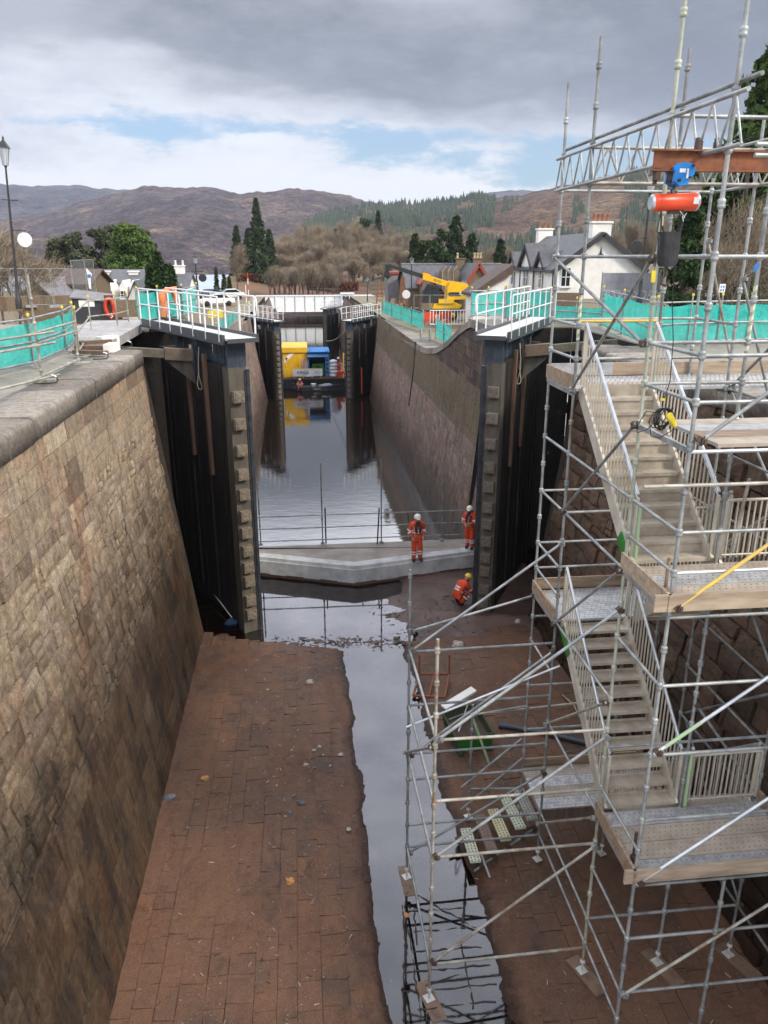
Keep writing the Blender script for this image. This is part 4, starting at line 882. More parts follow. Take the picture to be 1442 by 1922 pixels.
m = MB(); m.lathe((bx0, HY, zc), [(.072, -.02), (.09, -.002), (.09, .012)], 20, (1, 0, .03)); m.lathe((bx0+.5, HY, zc+.015), [(.1, 0), (.1, .025)], 20, (1, 0, .03)); m.build('end_cap', M['alu'], hb)
m = MB(); m.box(HX+.2, HY-.1, zc+.02, .06, .006, .07); m.build('rating_plate', M['cream'], hb)
m = MB(); m.box(HX+.02, HY, zc-.1, .16, .08, .03); m.build('chain_guide', M['black'], hb)
m = MB(); z = zc-.1
while z > -.08:
    m.box(HX-.005+.006*(int(z*80) % 2), HY-.01, z, .016, .008, .02, .8*(int(z*90) % 2)); z -= .018
m.build('load_chain', M['rust_dark'], h)
# chain bag with sagging cloth
m = MB(); prof_b = [(-.34, .07), (-.3, .105), (-.15, .115), (0, .12), (.04, .122)]; vs = []; n = 20
for z, w in prof_b:
    for k2 in range(n):
        a = 2*pi*k2/n; f = 1+.07*sin(a*5+z*9); sx = w*f*(1.0 if abs(cos(a)) < .7 else .98); vs.append((HX-.02+sx*(abs(cos(a))**.5)*(1 if cos(a) > 0 else -1), HY+.075*f*(abs(sin(a))**.5)*(1 if sin(a) > 0 else -1), .23+z))
m.add(vs, [(i*n+k2, i*n+(k2+1) % n, (i+1)*n+(k2+1) % n, (i+1)*n+k2) for i in range(4) for k2 in range(n)], True); m.add(vs, [tuple(range(n))[::-1]], False)
M['bag'] = basic('black bag cloth', (.018, .018, .02), (.035, .034, .036), .85, 6, 0, .5, 14, d=.03)
bg = m.build('chain_bag', M['bag'], h)
m = MB(); m.path([(HX-.13, HY, .27), (HX-.14, HY, .4), (HX-.155, HY, .49)], .01, 5); m.path([(HX+.09, HY, .27), (HX+.11, HY, .37), (HX+.1, HY, .46)], .018, 5); m.path([(HX-.1, HY, .27), (HX-.12, HY, .33), (HX-.12, HY, .3)], .012, 5); m.build('bag_strap', M['bag'], bg)
m = MB(); m.path([(HX+.05, HY-.04, .49), (HX+.11, HY-.05, .42), (HX+.09, HY-.05, .4), (HX+.13, HY-.05, .47), (HX+.08, HY-.05, .43), (HX+.1, HY-.05, .38)], .004, 4); m.build('cable_tie', M['white'], bg)
m = MB(); hk = at(1249, 522, Y=HY); m.tube((hk.x, hk.y, -.1), hk+V((0, 0, .03)), .022, 8); m.path([hk+V((0, 0, .03)), hk+V((-.045, 0, -.01)), hk+V((-.045, 0, -.06)), hk+V((0, 0, -.085)), hk+V((.045, 0, -.06)), hk+V((.04, 0, -.02))], .014, 7); m.build('load_hook', M['rust_dark'], h)
m = MB(); a = V((HX-.155, HY, .47)); b = at(1230, 500, Y=HY-.1); m.path([a, a+V((-.02, 0, -.2)), b+V((.02, 0, .3)), b], .007, 5); m.build('tag_cord', M['cable'], h)
m = MB(); b2 = at(1226, 525, Y=HY-.1); m.box(b2.x, b2.y, b2.z+.04, .05, .01, .12, .1); m.box(b2.x, b2.y-.007, b2.z-.005, .05, .004, .05, .1); m.build('yellow_tag', M['plastic_yellow'], h)
# pendant control with its coil of cable
c0 = at(1245, 790, Y=8.75); pc = thing('pendant_control', at(1262, 800, Y=8.75), 'coil of black cable with yellow handset hanging on the top landing', 'hoist control')
m = MB(); m.path([V((HX+.06, HY-.02, .47)), at(1262, 560, Y=8.85), at(1264, 640, Y=8.8), at(1258, 715, Y=8.77), at(1246, 752, Y=8.75)], .006, 5)
rr = random.Random(3)
for k2 in range(9):
    a0 = rr.uniform(-.4, .4); rx, rz = rr.uniform(.06, .15), rr.uniform(.12, .2); cx = rr.uniform(-.06, .03); pts = []
    for i in range(17):
        t = 2*pi*i/16; pts.append(V((c0.x+cx+rx*sin(t)+a0*.15*(1-cos(t))*.5, c0.y+rr.uniform(-.02, .02)-.03, c0.z+.16-rz*(1-cos(t))*.72)))
    m.path(pts, .0065, 5)
q0 = at(1200, 800, Y=8.7); m.path([c0+V((-.05, 0, .1)), at(1213, 772, Y=8.7), at(1196, 800, Y=8.7), at(1196, 812, Y=8.7), at(1215, 806, Y=8.7), at(1235, 785, Y=8.7)], .0065, 5)
m.path([at(1220, 800, Y=8.7), at(1222, 818, Y=8.6), at(1238, 822, Y=8.55), at(1262, 808, Y=8.55), at(1270, 805, Y=8.6)], .0065, 5)
m.build('cable_coil', M['cable'], pc)
m = MB(); p, q = at(1254, 776, Y=8.68), at(1268, 801, Y=8.64); m.path([p, p+(q-p)*.1, p+(q-p)*.5, p+(q-p)*.85, q], [.03, .045, .042, .032, .02], 10); m.build('handset', M['plastic_yellow'], pc)
m = MB(); p = at(1244, 750, Y=8.72); m.box(p.x, p.y, p.z, .05, .04, .02); m.build('cable_clip', M['plastic_yellow'], pc)
# ------------------------------------------------------------------ things lying on the chamber floor
def fp(px, py, dz=0): b = at(px, py, Z=-12); return V((b.x, b.y, zf(b.x, b.y)+dz))
t = thing('rusty_frame', fp(808, 1290), 'rust red steel trestle frame standing on the lock floor behind the scaffold', 'frame')
A = [V((2.92, 19.1, -11.97)), V((3.8, 18.9, -11.97)), V((3.22, 19.9, -11.75)), V((4.1, 19.8, -11.75))]
m = MB()
for a, b in ((0, 1), (2, 3), (0, 2), (1, 3)): m.beam(A[a], A[b], .06, .06)
m.beam((A[0]+A[1])/2, (A[2]+A[3])/2, .05, .05); m.build('base_frame', M['rust'], t)
for k2 in (2, 3): m = MB(); m.beam(A[k2], A[k2]+V((0, .05, .62)), .05, .05); m.build('upright', M['rust'], t)
# green skip
t = thing('green_skip', (4.0, 16.6, -11.95), 'small green steel skip full of scaffold tubes and boards', 'skip')
c = V((4.02, 16.75, 0)); m = MB(); rz = .17
def SK(x, y, z): return V((c.x+x*cos(rz)-y*sin(rz), c.y+x*sin(rz)+y*cos(rz), z))
zb, zt = -11.95, -11.4; bw, tw, bd, td = .45, .5, .42, .72
Bq = [SK(-bw, -bd, zb), SK(bw, -bd, zb), SK(bw, bd, zb), SK(-bw, bd, zb)]; Tq = [SK(-tw, -td*.62, zt-.12), SK(tw, -td*.62, zt-.12), SK(tw, td, zt), SK(-tw, td, zt)]
cb, ct = sum(Bq, V())/4, sum(Tq, V())/4; Bi = [p+(cb-p)*.07+V((0, 0, .04)) for p in Bq]; Ti = [p+(ct-p)*.05 for p in Tq]
vs = Bq+Tq+Bi+Ti
fs = [(3, 2, 1, 0)]+[(i, (i+1) % 4, 4+(i+1) % 4, 4+i) for i in range(4)]+[(8+i, 12+i, 12+(i+1) % 4, 8+(i+1) % 4) for i in range(4)]+[(8, 9, 10, 11)]+[(4+i, 4+(i+1) % 4, 12+(i+1) % 4, 12+i) for i in range(4)]
m.add(vs, fs); m.build('skip_body', M['green_dark'], t)
m = MB(); fo_ = (SK(0, -1, 0)-SK(0, 0, 0))*.008; f4 = [Bq[0]+fo_, Bq[1]+fo_, Tq[1]+fo_, Tq[0]+fo_]; m.quad(*f4); m.build('front_panel', M['green'], t)
m = MB(); m.hexa([p+(cb-p)*.1+V((0, 0, .05)) for p in Bq], [p+(ct-p)*.08-V((0, 0, .17)) for p in Tq]); m.build('scrap_fill', M['rust_dark'], t)
m = MB()
for i in range(4): m.beam(Tq[i], Tq[(i+1) % 4], .05, .06)
for sx in (-1, 1):
    for k2 in (-.35, .3): m.beam(SK(sx*tw, k2, zt-.1), SK(sx*bw, k2, zb), .05, .04, (0, 1, 0))
m.box(*SK(-.4, -.5, zb-.0), .1, .1, .14, rz); m.box(*SK(.4, -.5, zb), .1, .1, .14, rz); m.build('skip_rim', M['green_dark'], t)
for i, (a, b, w, hh, mk, lab) in enumerate(((( -.5, .55, -11.2), (.45, .8, -10.95), .24, .05, 'cream', 'pale plank sticking up out of the green skip'), ((-.5, -.05, -11.32), (.5, .25, -11.35), .05, .05, 'galv', 'grey tube lying along the top of the green skip'), ((-.45, .25, -11.38), (.55, .45, -11.3), .05, .05, 'galv_dull', 'dull tube lying at the back of the green skip'), ((-.4, -.3, -11.4), (.2, .6, -11.28), .045, .045, 'alu', 'bright thin tube lying slantwise in the green skip'))):
    m = MB(); p, q = SK(*a), SK(*b)
    m.beam(p, q, w, hh) if w > .1 else m.tube(p, q, w/2, 8); tag(m.build('plank' if w > .1 else 'loose_tube', M[mk], None, p), lab, 'plank' if w > .1 else 'tube')
m = MB(); p, q = at(883, 1335, Y=15.6), at(918, 1432, Y=15.3); m.tube(p, q, .032, 10); tag(m.build('loose_tube', M['green_tube'], None, q), 'long greenish tube leaning against the green skip', 'tube')
m = MB(); pts = [fp(936+(1110-936)*i/10, 1368+(1406-1368)*(i/10)**1.25, .07) for i in range(11)]; m.path(pts, .085, 10); tag(m.build('blue_pipe', M['pipe_blue'], None, pts[0]), 'dark blue plastic pipe lying on the floor beyond the stairs', 'pipe')
m = MB(); m.path([fp(1055, 1310, .02), fp(1075, 1345, .3), fp(1092, 1380, .3), fp(1110, 1410, .02)], .02, 6); tag(m.build('loose_tube', M['galv_warm'], None, fp(1055, 1310)), 'thin bent bar lying behind the lower stair flight', 'bar')
# low step unit of perforated boards
t = thing('access_steps', (3.9, 13, -11.9), 'low access steps of four perforated boards clamped on tubes', 'steps')
ends = [((874, 1556), (893, 1618), 'pale_perf'), ((898, 1530), (925, 1600), 'brown_perf'), ((925, 1520), (950, 1577), 'yellow_perf'), ((948, 1497), (978, 1555), 'pale_perf'), ((972, 1480), (1000, 1538), 'grey_perf')]
M['pale_perf'] = basic('pale greenish tread board', (.55, .58, .42), (.42, .44, .32), .6, 8); M['brown_perf'] = basic('brown tread board', (.2, .12, .075), (.13, .075, .05), .7, 8)
M['yellow_perf'] = basic('yellowish tread board', (.58, .54, .3), (.42, .38, .22), .6, 8); M['grey_perf'] = basic('grey tread board', (.36, .36, .3), (.25, .25, .22), .6, 8)
for i, (a, b, mk) in enumerate(ends):
    zz = -11.75+.1*i if i else -11.75; p, q = at(*a, Z=zz), at(*b, Z=zz); m = MB(); m.beam(p, q, .23, .05); o = m.build('tread_board', M[mk], t)
    m = MB(); d = q-p; w = d.cross(V((0, 0, 1))).normalized()
    for k2 in range(12):
        for s in (-1, 0, 1): r = p+d*((k2+.5+.25*(s % 2))/12)+w*s*.07+V((0, 0, .026)); m.box(r.x, r.y, r.z, .03, .045, .006)
    m.build('perforation', M['deck_hole'], o)
for a, b, zz in (((845, 1585), (990, 1495), -11.62), ((890, 1635), (1010, 1550), -11.72)):
    m = MB(); p, q = at(*a, Z=zz-.22), at(*b, Z=zz+.1); m.tube(p, q, .026); bt = m.build('bearer_tube', M['galv_dull'], t)
    m = MB()
    for k2 in (.1, .3, .52, .74, .93): r = p+(q-p)*k2; m.box(r.x, r.y, r.z, .1, .1, .09, .4); m.tube(r, r+V((.05, -.06, -.1)), .014, 6)
    m.build('coupler', M['rust_dark'], bt)
m = MB(); m.tube(at(902, 1600, Z=-11.7), at(920, 1647, Z=-11.9), .026); m.build('leg', M['galv'], t)
# dark lines drawn on the puddle as the scaffold's reflection, with a debris line
t = MB(); rng = random.Random(8)
def reflection_line(px0, py0, px1, py1, r=.028):
    p, q = at(px0, py0, Z=-12.045), at(px1, py1, Z=-12.045); n = max(3, int((q-p).length/.1)); t.path([p+(q-p)*(i/n)+V((rng.uniform(-.02, .02), rng.uniform(-.02, .02), rng.uniform(-.012, .012))) for i in range(n+1)], [r*rng.uniform(.7, 1.25) for i in range(n+1)], 5)
for a in ((760, 1678, 757, 1915), (761, 1678, 776, 1676), (768, 1745, 790, 1918), (776, 1700, 782, 1775), (870, 1702, 866, 1780), (866, 1780, 890, 1893), (764, 1711, 872, 1705), (775, 1750, 892, 1740), (760, 1788, 905, 1778), (765, 1825, 920, 1812), (800, 1850, 875, 1825), (815, 1858, 930, 1847), (756, 1862, 790, 1860), (778, 1678, 893, 1742), (756, 1900, 930, 1880), (800, 1900, 800, 1919), (756, 1700, 764, 1800)): reflection_line(*a, r=.016)
tag(t.build('scaffold_reflection', M['twig'], None, at(830, 1790, Z=-12.05)), 'dark lines drawn on the puddle under the scaffold foot as its reflection and debris', 'steel mesh')
# rubble, bricks and debris
stones = [(387, 1470, .1, 'stone_orange', 'orange broken brick on the red floor nearer the left wall'), (545, 1660, .1, 'stone_orange', 'orange broken brick standing on the lower middle of the red floor'), (582, 1284, .13, 'stone_pale', 'flat grey slab lying on the red floor near the puddle edge'), (860, 1214, .22, 'stone_pale', 'large grey boulder lying behind the scaffold near the mud'), (972, 1172, .13, 'stone_pale', 'pale upright block on the floor below the right gate'), (103+660, 1715, .09, 'stone_orange', 'buff stone resting on the puddle edge by the scaffold foot'), (320, 1508, .13, 'stone_slate', 'blue grey slate at the foot of the left wall')]
M['stone_slate'] = basic('blue grey stone', (.12, .13, .15), (.08, .085, .1), .6, 6)
def stone(px, py, r, mk, lab, group=None, seed=0, flat=.5):
    b = fp(px, py); m = MB(); m.blob((b.x, b.y, b.z+r*flat*.5), r, r*.8, r*flat, 8, 5, 0, .5, .55, seed)
    for i in range(len(m.s)): m.s[i] = False
    return tag(m.build('stone', M[mk], None, b), lab, 'stone', group)
for i, s in enumerate(stones): stone(*s, seed=i*3.1)
rr = random.Random(5); sp = [(553, 1499), (560, 1508), (568, 1512), (545, 1530), (536, 1537), (600, 1405), (590, 1412), (607, 1420), (575, 1440), (590, 1445), (583, 1452), (620, 1440), (560, 1375), (548, 1412), (575, 1500), (503, 1300), (480, 1430), (520, 1480), (640, 1420), (655, 1560)]
for i, (px, py) in enumerate(sp): stone(px, py, rr.uniform(.025, .07), rr.choice(['stone_pale', 'stone_pale', 'stone_slate']), 'one of the small grey stones scattered on the red sandstone floor beside the puddle', 'small stones on the lock floor', i*1.7, .6)
deb = MB()
for i in range(900):
    if i < 260: x = rr.uniform(-1.2, 3.4); y = 22.7-.1*x+rr.gauss(0, .25)
    elif i < 380: x = rr.uniform(1.8, 5.5); y = rr.uniform(22.3, 25.6)
    else: x = rr.uniform(-3.2, 7.4) if i % 2 else rr.gauss(-.6, .9); y = rr.uniform(6, 22)
    z = max(zmud(x, y) if y > 22.2 else zf(x, y), -12.06)+.01; L = rr.uniform(.03, .12) if i < 380 else rr.uniform(.015, .06); a = rr.uniform(0, pi); w = L*rr.uniform(.1, .3)
    deb.beam((x-L*cos(a), y-L*sin(a), z), (x+L*cos(a), y+L*sin(a), z+rr.uniform(0, .03 if i < 380 else .01)), w, w*.6, (0, 0, 1), 0 if i < 380 or rr.random() < .35 else 1, .4)
for i in range(46):
    x = rr.uniform(-1.2, 3.4); y = 22.75-.1*x+rr.gauss(0, .2); deb.blob((x, y, max(zmud(x, y), -12.06)), rr.uniform(.06, .2), rr.uniform(.05, .12), rr.uniform(.02, .05), 7, 4, 2, .4, .8, i)
tag(deb.build('debris', [M['twig'], M['stone_pale'], M['mud']]), kind='stuff')
# ================================================================== PEOPLE
POSE = {
 'stand': dict(pel=(0, 0, .93), wa=(0, .01, 1.08), ch=(0, 0, 1.3), nk=(0, .015, 1.46), hd=(0, .05, 1.6), tp=(0, .055, 1.7),
    shL=(-.19, 0, 1.4), elL=(-.27, -.04, 1.13), wrL=(-.21, .1, .95), shR=(.19, 0, 1.4), elR=(.27, -.03, 1.13), wrR=(.2, .12, .95),
    hpL=(-.09, 0, .88), knL=(-.12, .03, .48), anL=(-.13, 0, .09), toL=(-.16, .17, .04), hpR=(.09, 0, .88), knR=(.11, .04, .48), anR=(.11, 0, .09), toR=(.15, .17, .04)),
 'stand2': dict(pel=(0, 0, .93), wa=(.01, .01, 1.08), ch=(.02, 0, 1.3), nk=(.02, .03, 1.46), hd=(.01, .08, 1.59), tp=(.01, .09, 1.69),
    shL=(-.17, .02, 1.4), elL=(-.22, .08, 1.14), wrL=(-.08, .22, 1.1), shR=(.2, 0, 1.4), elR=(.25, .04, 1.13), wrR=(.1, .24, 1.05),
    hpL=(-.09, 0, .88), knL=(-.1, .06, .48), anL=(-.12, .0, .09), toL=(-.13, .17, .04), hpR=(.09, 0, .88), knR=(.1, .02, .48), anR=(.1, -.08, .09), toR=(.12, .09, .04)),
 'crouch': dict(pel=(0, -.1, .36), wa=(0, -.03, .5), ch=(0, .12, .68), nk=(0, .25, .8), hd=(0, .36, .87), tp=(0, .42, .95),
    shL=(-.19, .16, .76), elL=(-.25, .32, .52), wrL=(-.12, .48, .36), shR=(.19, .16, .76), elR=(.25, .34, .52), wrR=(.12, .5, .34),
    hpL=(-.1, -.08, .36), knL=(-.16, .3, .42), anL=(-.14, .02, .09), toL=(-.16, .18, .04), hpR=(.1, -.08, .36), knR=(.17, .3, .36), anR=(.13, -.04, .1), toR=(.15, .12, .04)),
 'bend': dict(pel=(0, -.05, .9), wa=(0, .08, 1.0), ch=(0, .3, 1.06), nk=(0, .46, 1.1), hd=(0, .58, 1.08), tp=(0, .68, 1.06),
    shL=(-.18, .38, 1.08), elL=(-.22, .42, .8), wrL=(-.14, .5, .58), shR=(.18, .38, 1.08), elR=(.22, .44, .8), wrR=(.12, .54, .6),
    hpL=(-.1, -.05, .86), knL=(-.12, .02, .47), anL=(-.12, -.05, .09), toL=(-.14, .12, .04), hpR=(.1, -.05, .86), knR=(.12, .02, .47), anR=(.12, -.05, .09), toR=(.14, .12, .04)),
 'sit': dict(pel=(0, 0, .3), wa=(0, .0, .45), ch=(0, .03, .67), nk=(0, .06, .83), hd=(0, .1, .96), tp=(0, .1, 1.06),
    shL=(-.19, .03, .77), elL=(-.25, .1, .52), wrL=(-.15, .33, .47), shR=(.19, .03, .77), elR=(.25, .1, .52), wrR=(.15, .33, .47),
    hpL=(-.1, 0, .28), knL=(-.14, .4, .34), anL=(-.14, .45, .02), toL=(-.15, .6, -.02), hpR=(.1, 0, .28), knR=(.14, .4, .34), anR=(.14, .45, .02), toR=(.15, .6, -.02))}
RAD = dict(pel=.168, wa=.165, ch=.175, nk=.064, hd=.098, tp=.076, sh=.1, el=.08, wr=.056, hp=.128, kn=.1, an=.083, to=.05)
BONES = [('pel', 'wa'), ('wa', 'ch'), ('ch', 'nk'), ('nk', 'hd'), ('hd', 'tp')]+[x for s in 'LR' for x in (('ch', 'sh'+s), ('sh'+s, 'el'+s), ('el'+s, 'wr'+s), ('pel', 'hp'+s), ('hp'+s, 'kn'+s), ('kn'+s, 'an'+s), ('an'+s, 'to'+s))]
def person(pose, base, yaw, label, sc=1.0, suit='orange', hat='helmet', group=None, cap=False, bands=True, vest=None, hands=True):
    P = {k: V(p) for k, p in POSE[pose].items()}; names = list(P)
    names.remove('pel'); names.insert(0, 'pel')
    me = bpy.data.meshes.new('person'); me.from_pydata([P[k] for k in names], [(names.index(a), names.index(b)) for a, b in BONES], [])
    o = bpy.data.objects.new('person', me); COL.objects.link(o)
    sk = o.modifiers.new('Skin', 'SKIN')
    for i, k in enumerate(names):
        r = RAD[k if k in RAD else k[:2]]; d = me.skin_vertices[0].data[i]; q = .72 if k in ('pel', 'wa', 'ch') else 1
        d.radius = (r*(1.02), r*q) if k in ('pel', 'wa', 'ch') else (r, r); d.use_root = (k == 'pel')
    sb = o.modifiers.new('Sub', 'SUBSURF'); sb.levels = 1; sb.render_levels = 1
    bpy.context.view_layer.update()
    dg = bpy.context.evaluated_depsgraph_get(); m2 = bpy.data.meshes.new_from_object(o.evaluated_get(dg))
    mb = MB(); vs = [v.co.copy() for v in m2.vertices]
    for p in m2.polygons:
        c = p.center; k = min(names, key=lambda n: (P[n]-c).length)
        mi = 1 if k in ('hd', 'tp') else 2 if (k[:2] == 'to' or (k[:2] == 'an' and c.z < P[k].z+.05)) else 0
        if k[:2] == 'wr' and (c-P['el'+k[2]]).length > (P[k]-P['el'+k[2]]).length*.98: mi = 1
        mb.add([], [], True); mb.f.append(tuple(p.vertices)); mb.s.append(True); mb.m.append(mi); mb.c.append(.5)
    mb.v = [tuple(v) for v in vs]
    bpy.data.objects.remove(o)
    # nose, ears, hands with five fingers, continuous with the body mesh
    h = P['hd']; f = V((0, .98, -.2)) if pose != 'bend' else V((0, .4, -.9))
    mb.blob(h+f*.1+V((0, 0, .0)), .014, .022, .02, 6, 4, 1)
    for s in (-1, 1): mb.blob(h+V((s*.098, -.005, 0)), .012, .02, .03, 6, 4, 1); mb.blob(h+f*.088+V((s*.035, 0, .025)), .012, .01, .008, 6, 4, 2)
    mb.blob(h+f*.093+V((0, 0, -.045)), .022, .008, .006, 6, 4, 2)
    for s in 'LR':
        w, e = P['wr'+s], P['el'+s]; d = (w-e).normalized(); sx = 1 if s == 'R' else -1; side = d.cross(V((0, 1, 0)) if abs(d.y) < .9 else V((0, 0, 1))).normalized()
        palm = w+d*.06; mb.path([w-d*.02, w+d*.04, w+d*.095], [.036, .042, .038], 8, 1)
        for k2, L in enumerate((.062, .072, .068, .052)):
            b = w+d*.09+side*(.03-.02*k2); n2 = d.cross(side); mb.path([b, b+d*L*.55+n2*.006, b+d*L*.85+n2*.022], [.0095, .009, .0075], 5, 1)
        b = w+d*.035+side*.036; mb.path([b, b+side*.028+d*.03, b+side*.03+d*.055], [.011, .0105, .008], 5, 1)
    mb.v = [tuple(V(v)*sc) for v in mb.v]
    root = mb.build('person', [M[suit], M['skin'], M['boot']]); tag(root, label, 'person', group)
    def part(nm, mk, fn, par=root):
        q = MB(); fn(q); q.v = [tuple(V(v)*sc) for v in q.v]; return q.build(nm, M[mk], par)
    up = (P['tp']-P['hd']).normalized() if pose not in ('stand', 'stand2') else V((0, .05, 1)).normalized()
    if pose == 'bend': up = V((0, .35, .94)).normalized()
    hb = P['hd']+up*.035
    if cap: part('cap', 'black', lambda q: (q.lathe(hb-up*.03, [(.112, 0), (.118, .04), (.1, .09), (.05, .118), (.01, .125)], 14, up), q.blob(hb+f*.13-up*.02, .07, .07, .012, 8, 4)))
    else:
        hm = part('helmet', hat, lambda q: (q.lathe(hb, [(.128, 0), (.13, .012), (.124, .03), (.118, .07), (.095, .108), (.055, .132), (.01, .14)], 16, up), q.blob(hb+f*.12+up*.006, .075, .06, .01, 10, 4)))
        part('helmet_ridge', hat, lambda q: q.path([hb+f*.118+up*.04, hb+f*.06+up*.13, hb+up*.146, hb-f*.06+up*.13, hb-f*.118+up*.04], .012, 6), hm)
    if pose in ('stand', 'stand2', 'sit', 'crouch'):
        part('collar', 'navy', lambda q: (q.lathe(P['nk']-V((0, .0, .1)), [(.12, 0), (.098, .06), (.085, .12), (.08, .15)], 12, (P['nk']-P['ch']).normalized())))
        if pose in ('stand', 'stand2'): part('life_jacket', 'navy', lambda q: [q.path([P['nk']+V((s*.08, -.03, -.03)), P['ch']+V((s*.085, .13, .06)), P['ch']+V((s*.075, .155, -.08)), P['wa']+V((s*.06, .15, .04))], [.045, .05, .05, .035], 7) for s in (-1, 1)])
    def ring(q, a, b, t, r, rz=.72, hh=.05):
        p = a+(b-a)*t; d = (b-a).normalized(); u = d.cross(V((0, 1, 0))); u = u.normalized() if u.length > .1 else V((1, 0, 0)); w = u.cross(d); n = 16
        rr_ = r if isinstance(r, tuple) else (r, r); vs = []
        for z in (-hh/2, hh/2):
            for k2 in range(n): an = 2*pi*k2/n; vs.append(p+d*z+u*cos(an)*rr_[0]+w*sin(an)*rr_[1])
        q.add(vs, [(k2, (k2+1) % n, n+(k2+1) % n, n+k2) for k2 in range(n)], True)
    if bands:
        part('torso_band', 'reflect', lambda q: (ring(q, P['pel'], P['ch'], .5, (.19, .143)), ring(q, P['pel'], P['ch'], .72, (.196, .15))))
        for s in 'LR':
            part('shoulder_band', 'reflect', lambda q: q.path([P['ch']+V(((-1 if s == 'L' else 1)*.115, .13, -.06))*1.0, P['nk']+V(((-1 if s == 'L' else 1)*.11, .04, -.01)), P['ch']+V(((-1 if s == 'L' else 1)*.11, -.12, 0))], .018, 5))
            part('sleeve_band', 'reflect', lambda q: (ring(q, P['sh'+s], P['el'+s], .75, .098), ring(q, P['el'+s], P['wr'+s], .2, .088)))
            part('trouser_band', 'reflect', lambda q: (ring(q, P['kn'+s], P['an'+s], .18, .112), ring(q, P['kn'+s], P['an'+s], .42, .106)))
    root.location = base; root.rotation_euler = (0, 0, yaw)
    return root
b = at(782, 1053, Z=-11.255); person('stand', (b.x, b.y, -11.26), pi+.15, 'worker in orange suit and white helmet facing us on the middle of the sill kerb', 1.1)
b = at(881, 1030, Z=-11.255); person('stand2', (b.x, b.y, -11.26), pi-.55, 'worker in orange suit and white helmet standing beside the right gate, looking down', 1.06)
person('crouch', (5.42, 24.95, zmud(5.4, 24.95)), -1.1, 'worker in orange and yellow helmet crouching in mud at the foot of the right gate', 1.08, hat='helmet_y')
M['orange_faded'] = basic('faded orange overalls', (.75, .25, .1), (.55, .16, .05), .8, 8, 0, .3, 30)
person('bend', (-4.95, 30.2, -2.27), -1.25, 'worker in faded orange overalls and black cap bending over on the left gate walkway', 1.05, suit='orange_faded', cap=True, bands=False)
# ================================================================== BARGE AND WATERCRAFT
WZ = -13.2
M['text_dark'] = basic('dark lettering', (.05, .06, .09), None, .6); M['text_grey'] = basic('pale grey lettering', (.62, .63, .66), None, .6)
def text(s, loc, size, mat, parent=None, rot=(pi/2, 0, 0), mirror=False, name='lettering', label=None):
    cu = bpy.data.curves.new('lettering', 'FONT'); cu.body = s; cu.size = size; cu.extrude = .004; cu.align_x = 'CENTER'; cu.align_y = 'CENTER'
    o = bpy.data.objects.new('lettering', cu); COL.objects.link(o); bpy.context.view_layer.update()
    me = bpy.data.meshes.new_from_object(o.evaluated_get(bpy.context.evaluated_depsgraph_get())); bpy.data.objects.remove(o)
    if mirror:
        for v in me.vertices: v.co.x *= -1
        me.flip_normals()
    me.materials.clear(); me.materials.append(mat); q = bpy.data.objects.new(name, me); COL.objects.link(q)
    q.rotation_euler = rot; q.parent = parent; q.location = V(loc)-(org(parent) if parent is not None else V((0, 0, 0))); return q
BY = 81.5
bx0, bx1 = -2.6, 5.0
t = thing('work_barge', (1.2, BY+4, WZ), 'black work barge moored between the second gates carrying two cabins', 'barge')
m = MB(); m.hexa([(bx0+.2, BY+.3, WZ-.3), (bx1-.2, BY+.3, WZ-.3), (bx1-.2, BY+12, WZ-.3), (bx0+.2, BY+12, WZ-.3)], [(bx0, BY, WZ+.95), (bx1, BY, WZ+.95), (bx1, BY+12, WZ+.95), (bx0, BY+12, WZ+.95)]); m.build('hull', M['black'], t)
m = MB(); m.box((bx0+bx1)/2, BY+6, WZ+1.0, bx1-bx0+.1, 12.1, .1); m.build('deck', M['rust_dark'], t)
m = MB()
for i in range(8): m.beam((bx0+.1+i*1.05, BY-.05, WZ+.1), (bx0+.1+i*1.05, BY-.05, WZ+.95), .1, .1, (0, 1, 0))
m.build('rubbing_rib', M['black'], t)
m = MB()
for x in [bx0+.15+i*.93 for i in range(6)]: m.tube((x, BY+.15, WZ+1), (x, BY+.15, WZ+2.05), .03, 6)
for z in (1.55, 2.05): m.tube((bx0+.15, BY+.15, WZ+z), (bx0+4.8, BY+.15, WZ+z), .025, 6)
m.build('rail', M['plastic_yellow'], t)
m = MB(); m.tube((4.55, BY+.4, WZ+1), (4.75, BY+3, WZ+3.3), .05, 6); m.tube((4.9, BY+.4, WZ+1), (4.95, BY+3, WZ+3.3), .05, 6)
for i in range(7): m.tube((4.57+.03*i, BY+.6+i*.37, WZ+1.2+.33*i), (4.9, BY+.6+i*.37, WZ+1.2+.33*i), .03, 5)
m.build('gangway_ladder', M['yellow'], t)
bn = MB(); n = 10; vs = []; x0, x1 = -.75, 2.35
for i in range(n+1):
    for z in (0, 1): vs.append((x0+(x1-x0)*i/n, BY+.1-.06*sin(i*1.3)*(1-z), WZ+1.3+.72*z-(0 if z else .12*sin(pi*i/n)**2*.5)))
bn.add(vs, [(2*i, 2*i+2, 2*i+3, 2*i+1) for i in range(n)])
bo = bn.build('banner', M['sack'], None, (.8, BY+.1, WZ+1.6)); tag(bo, 'white cloth banner with dark lettering tied to the barge rail', 'banner')
text('KINGS', (.3, BY+.02, WZ+1.68), .42, M['text_dark'], bo); text('marine', (1.72, BY+.02, WZ+1.7), .2, M['text_dark'], bo)
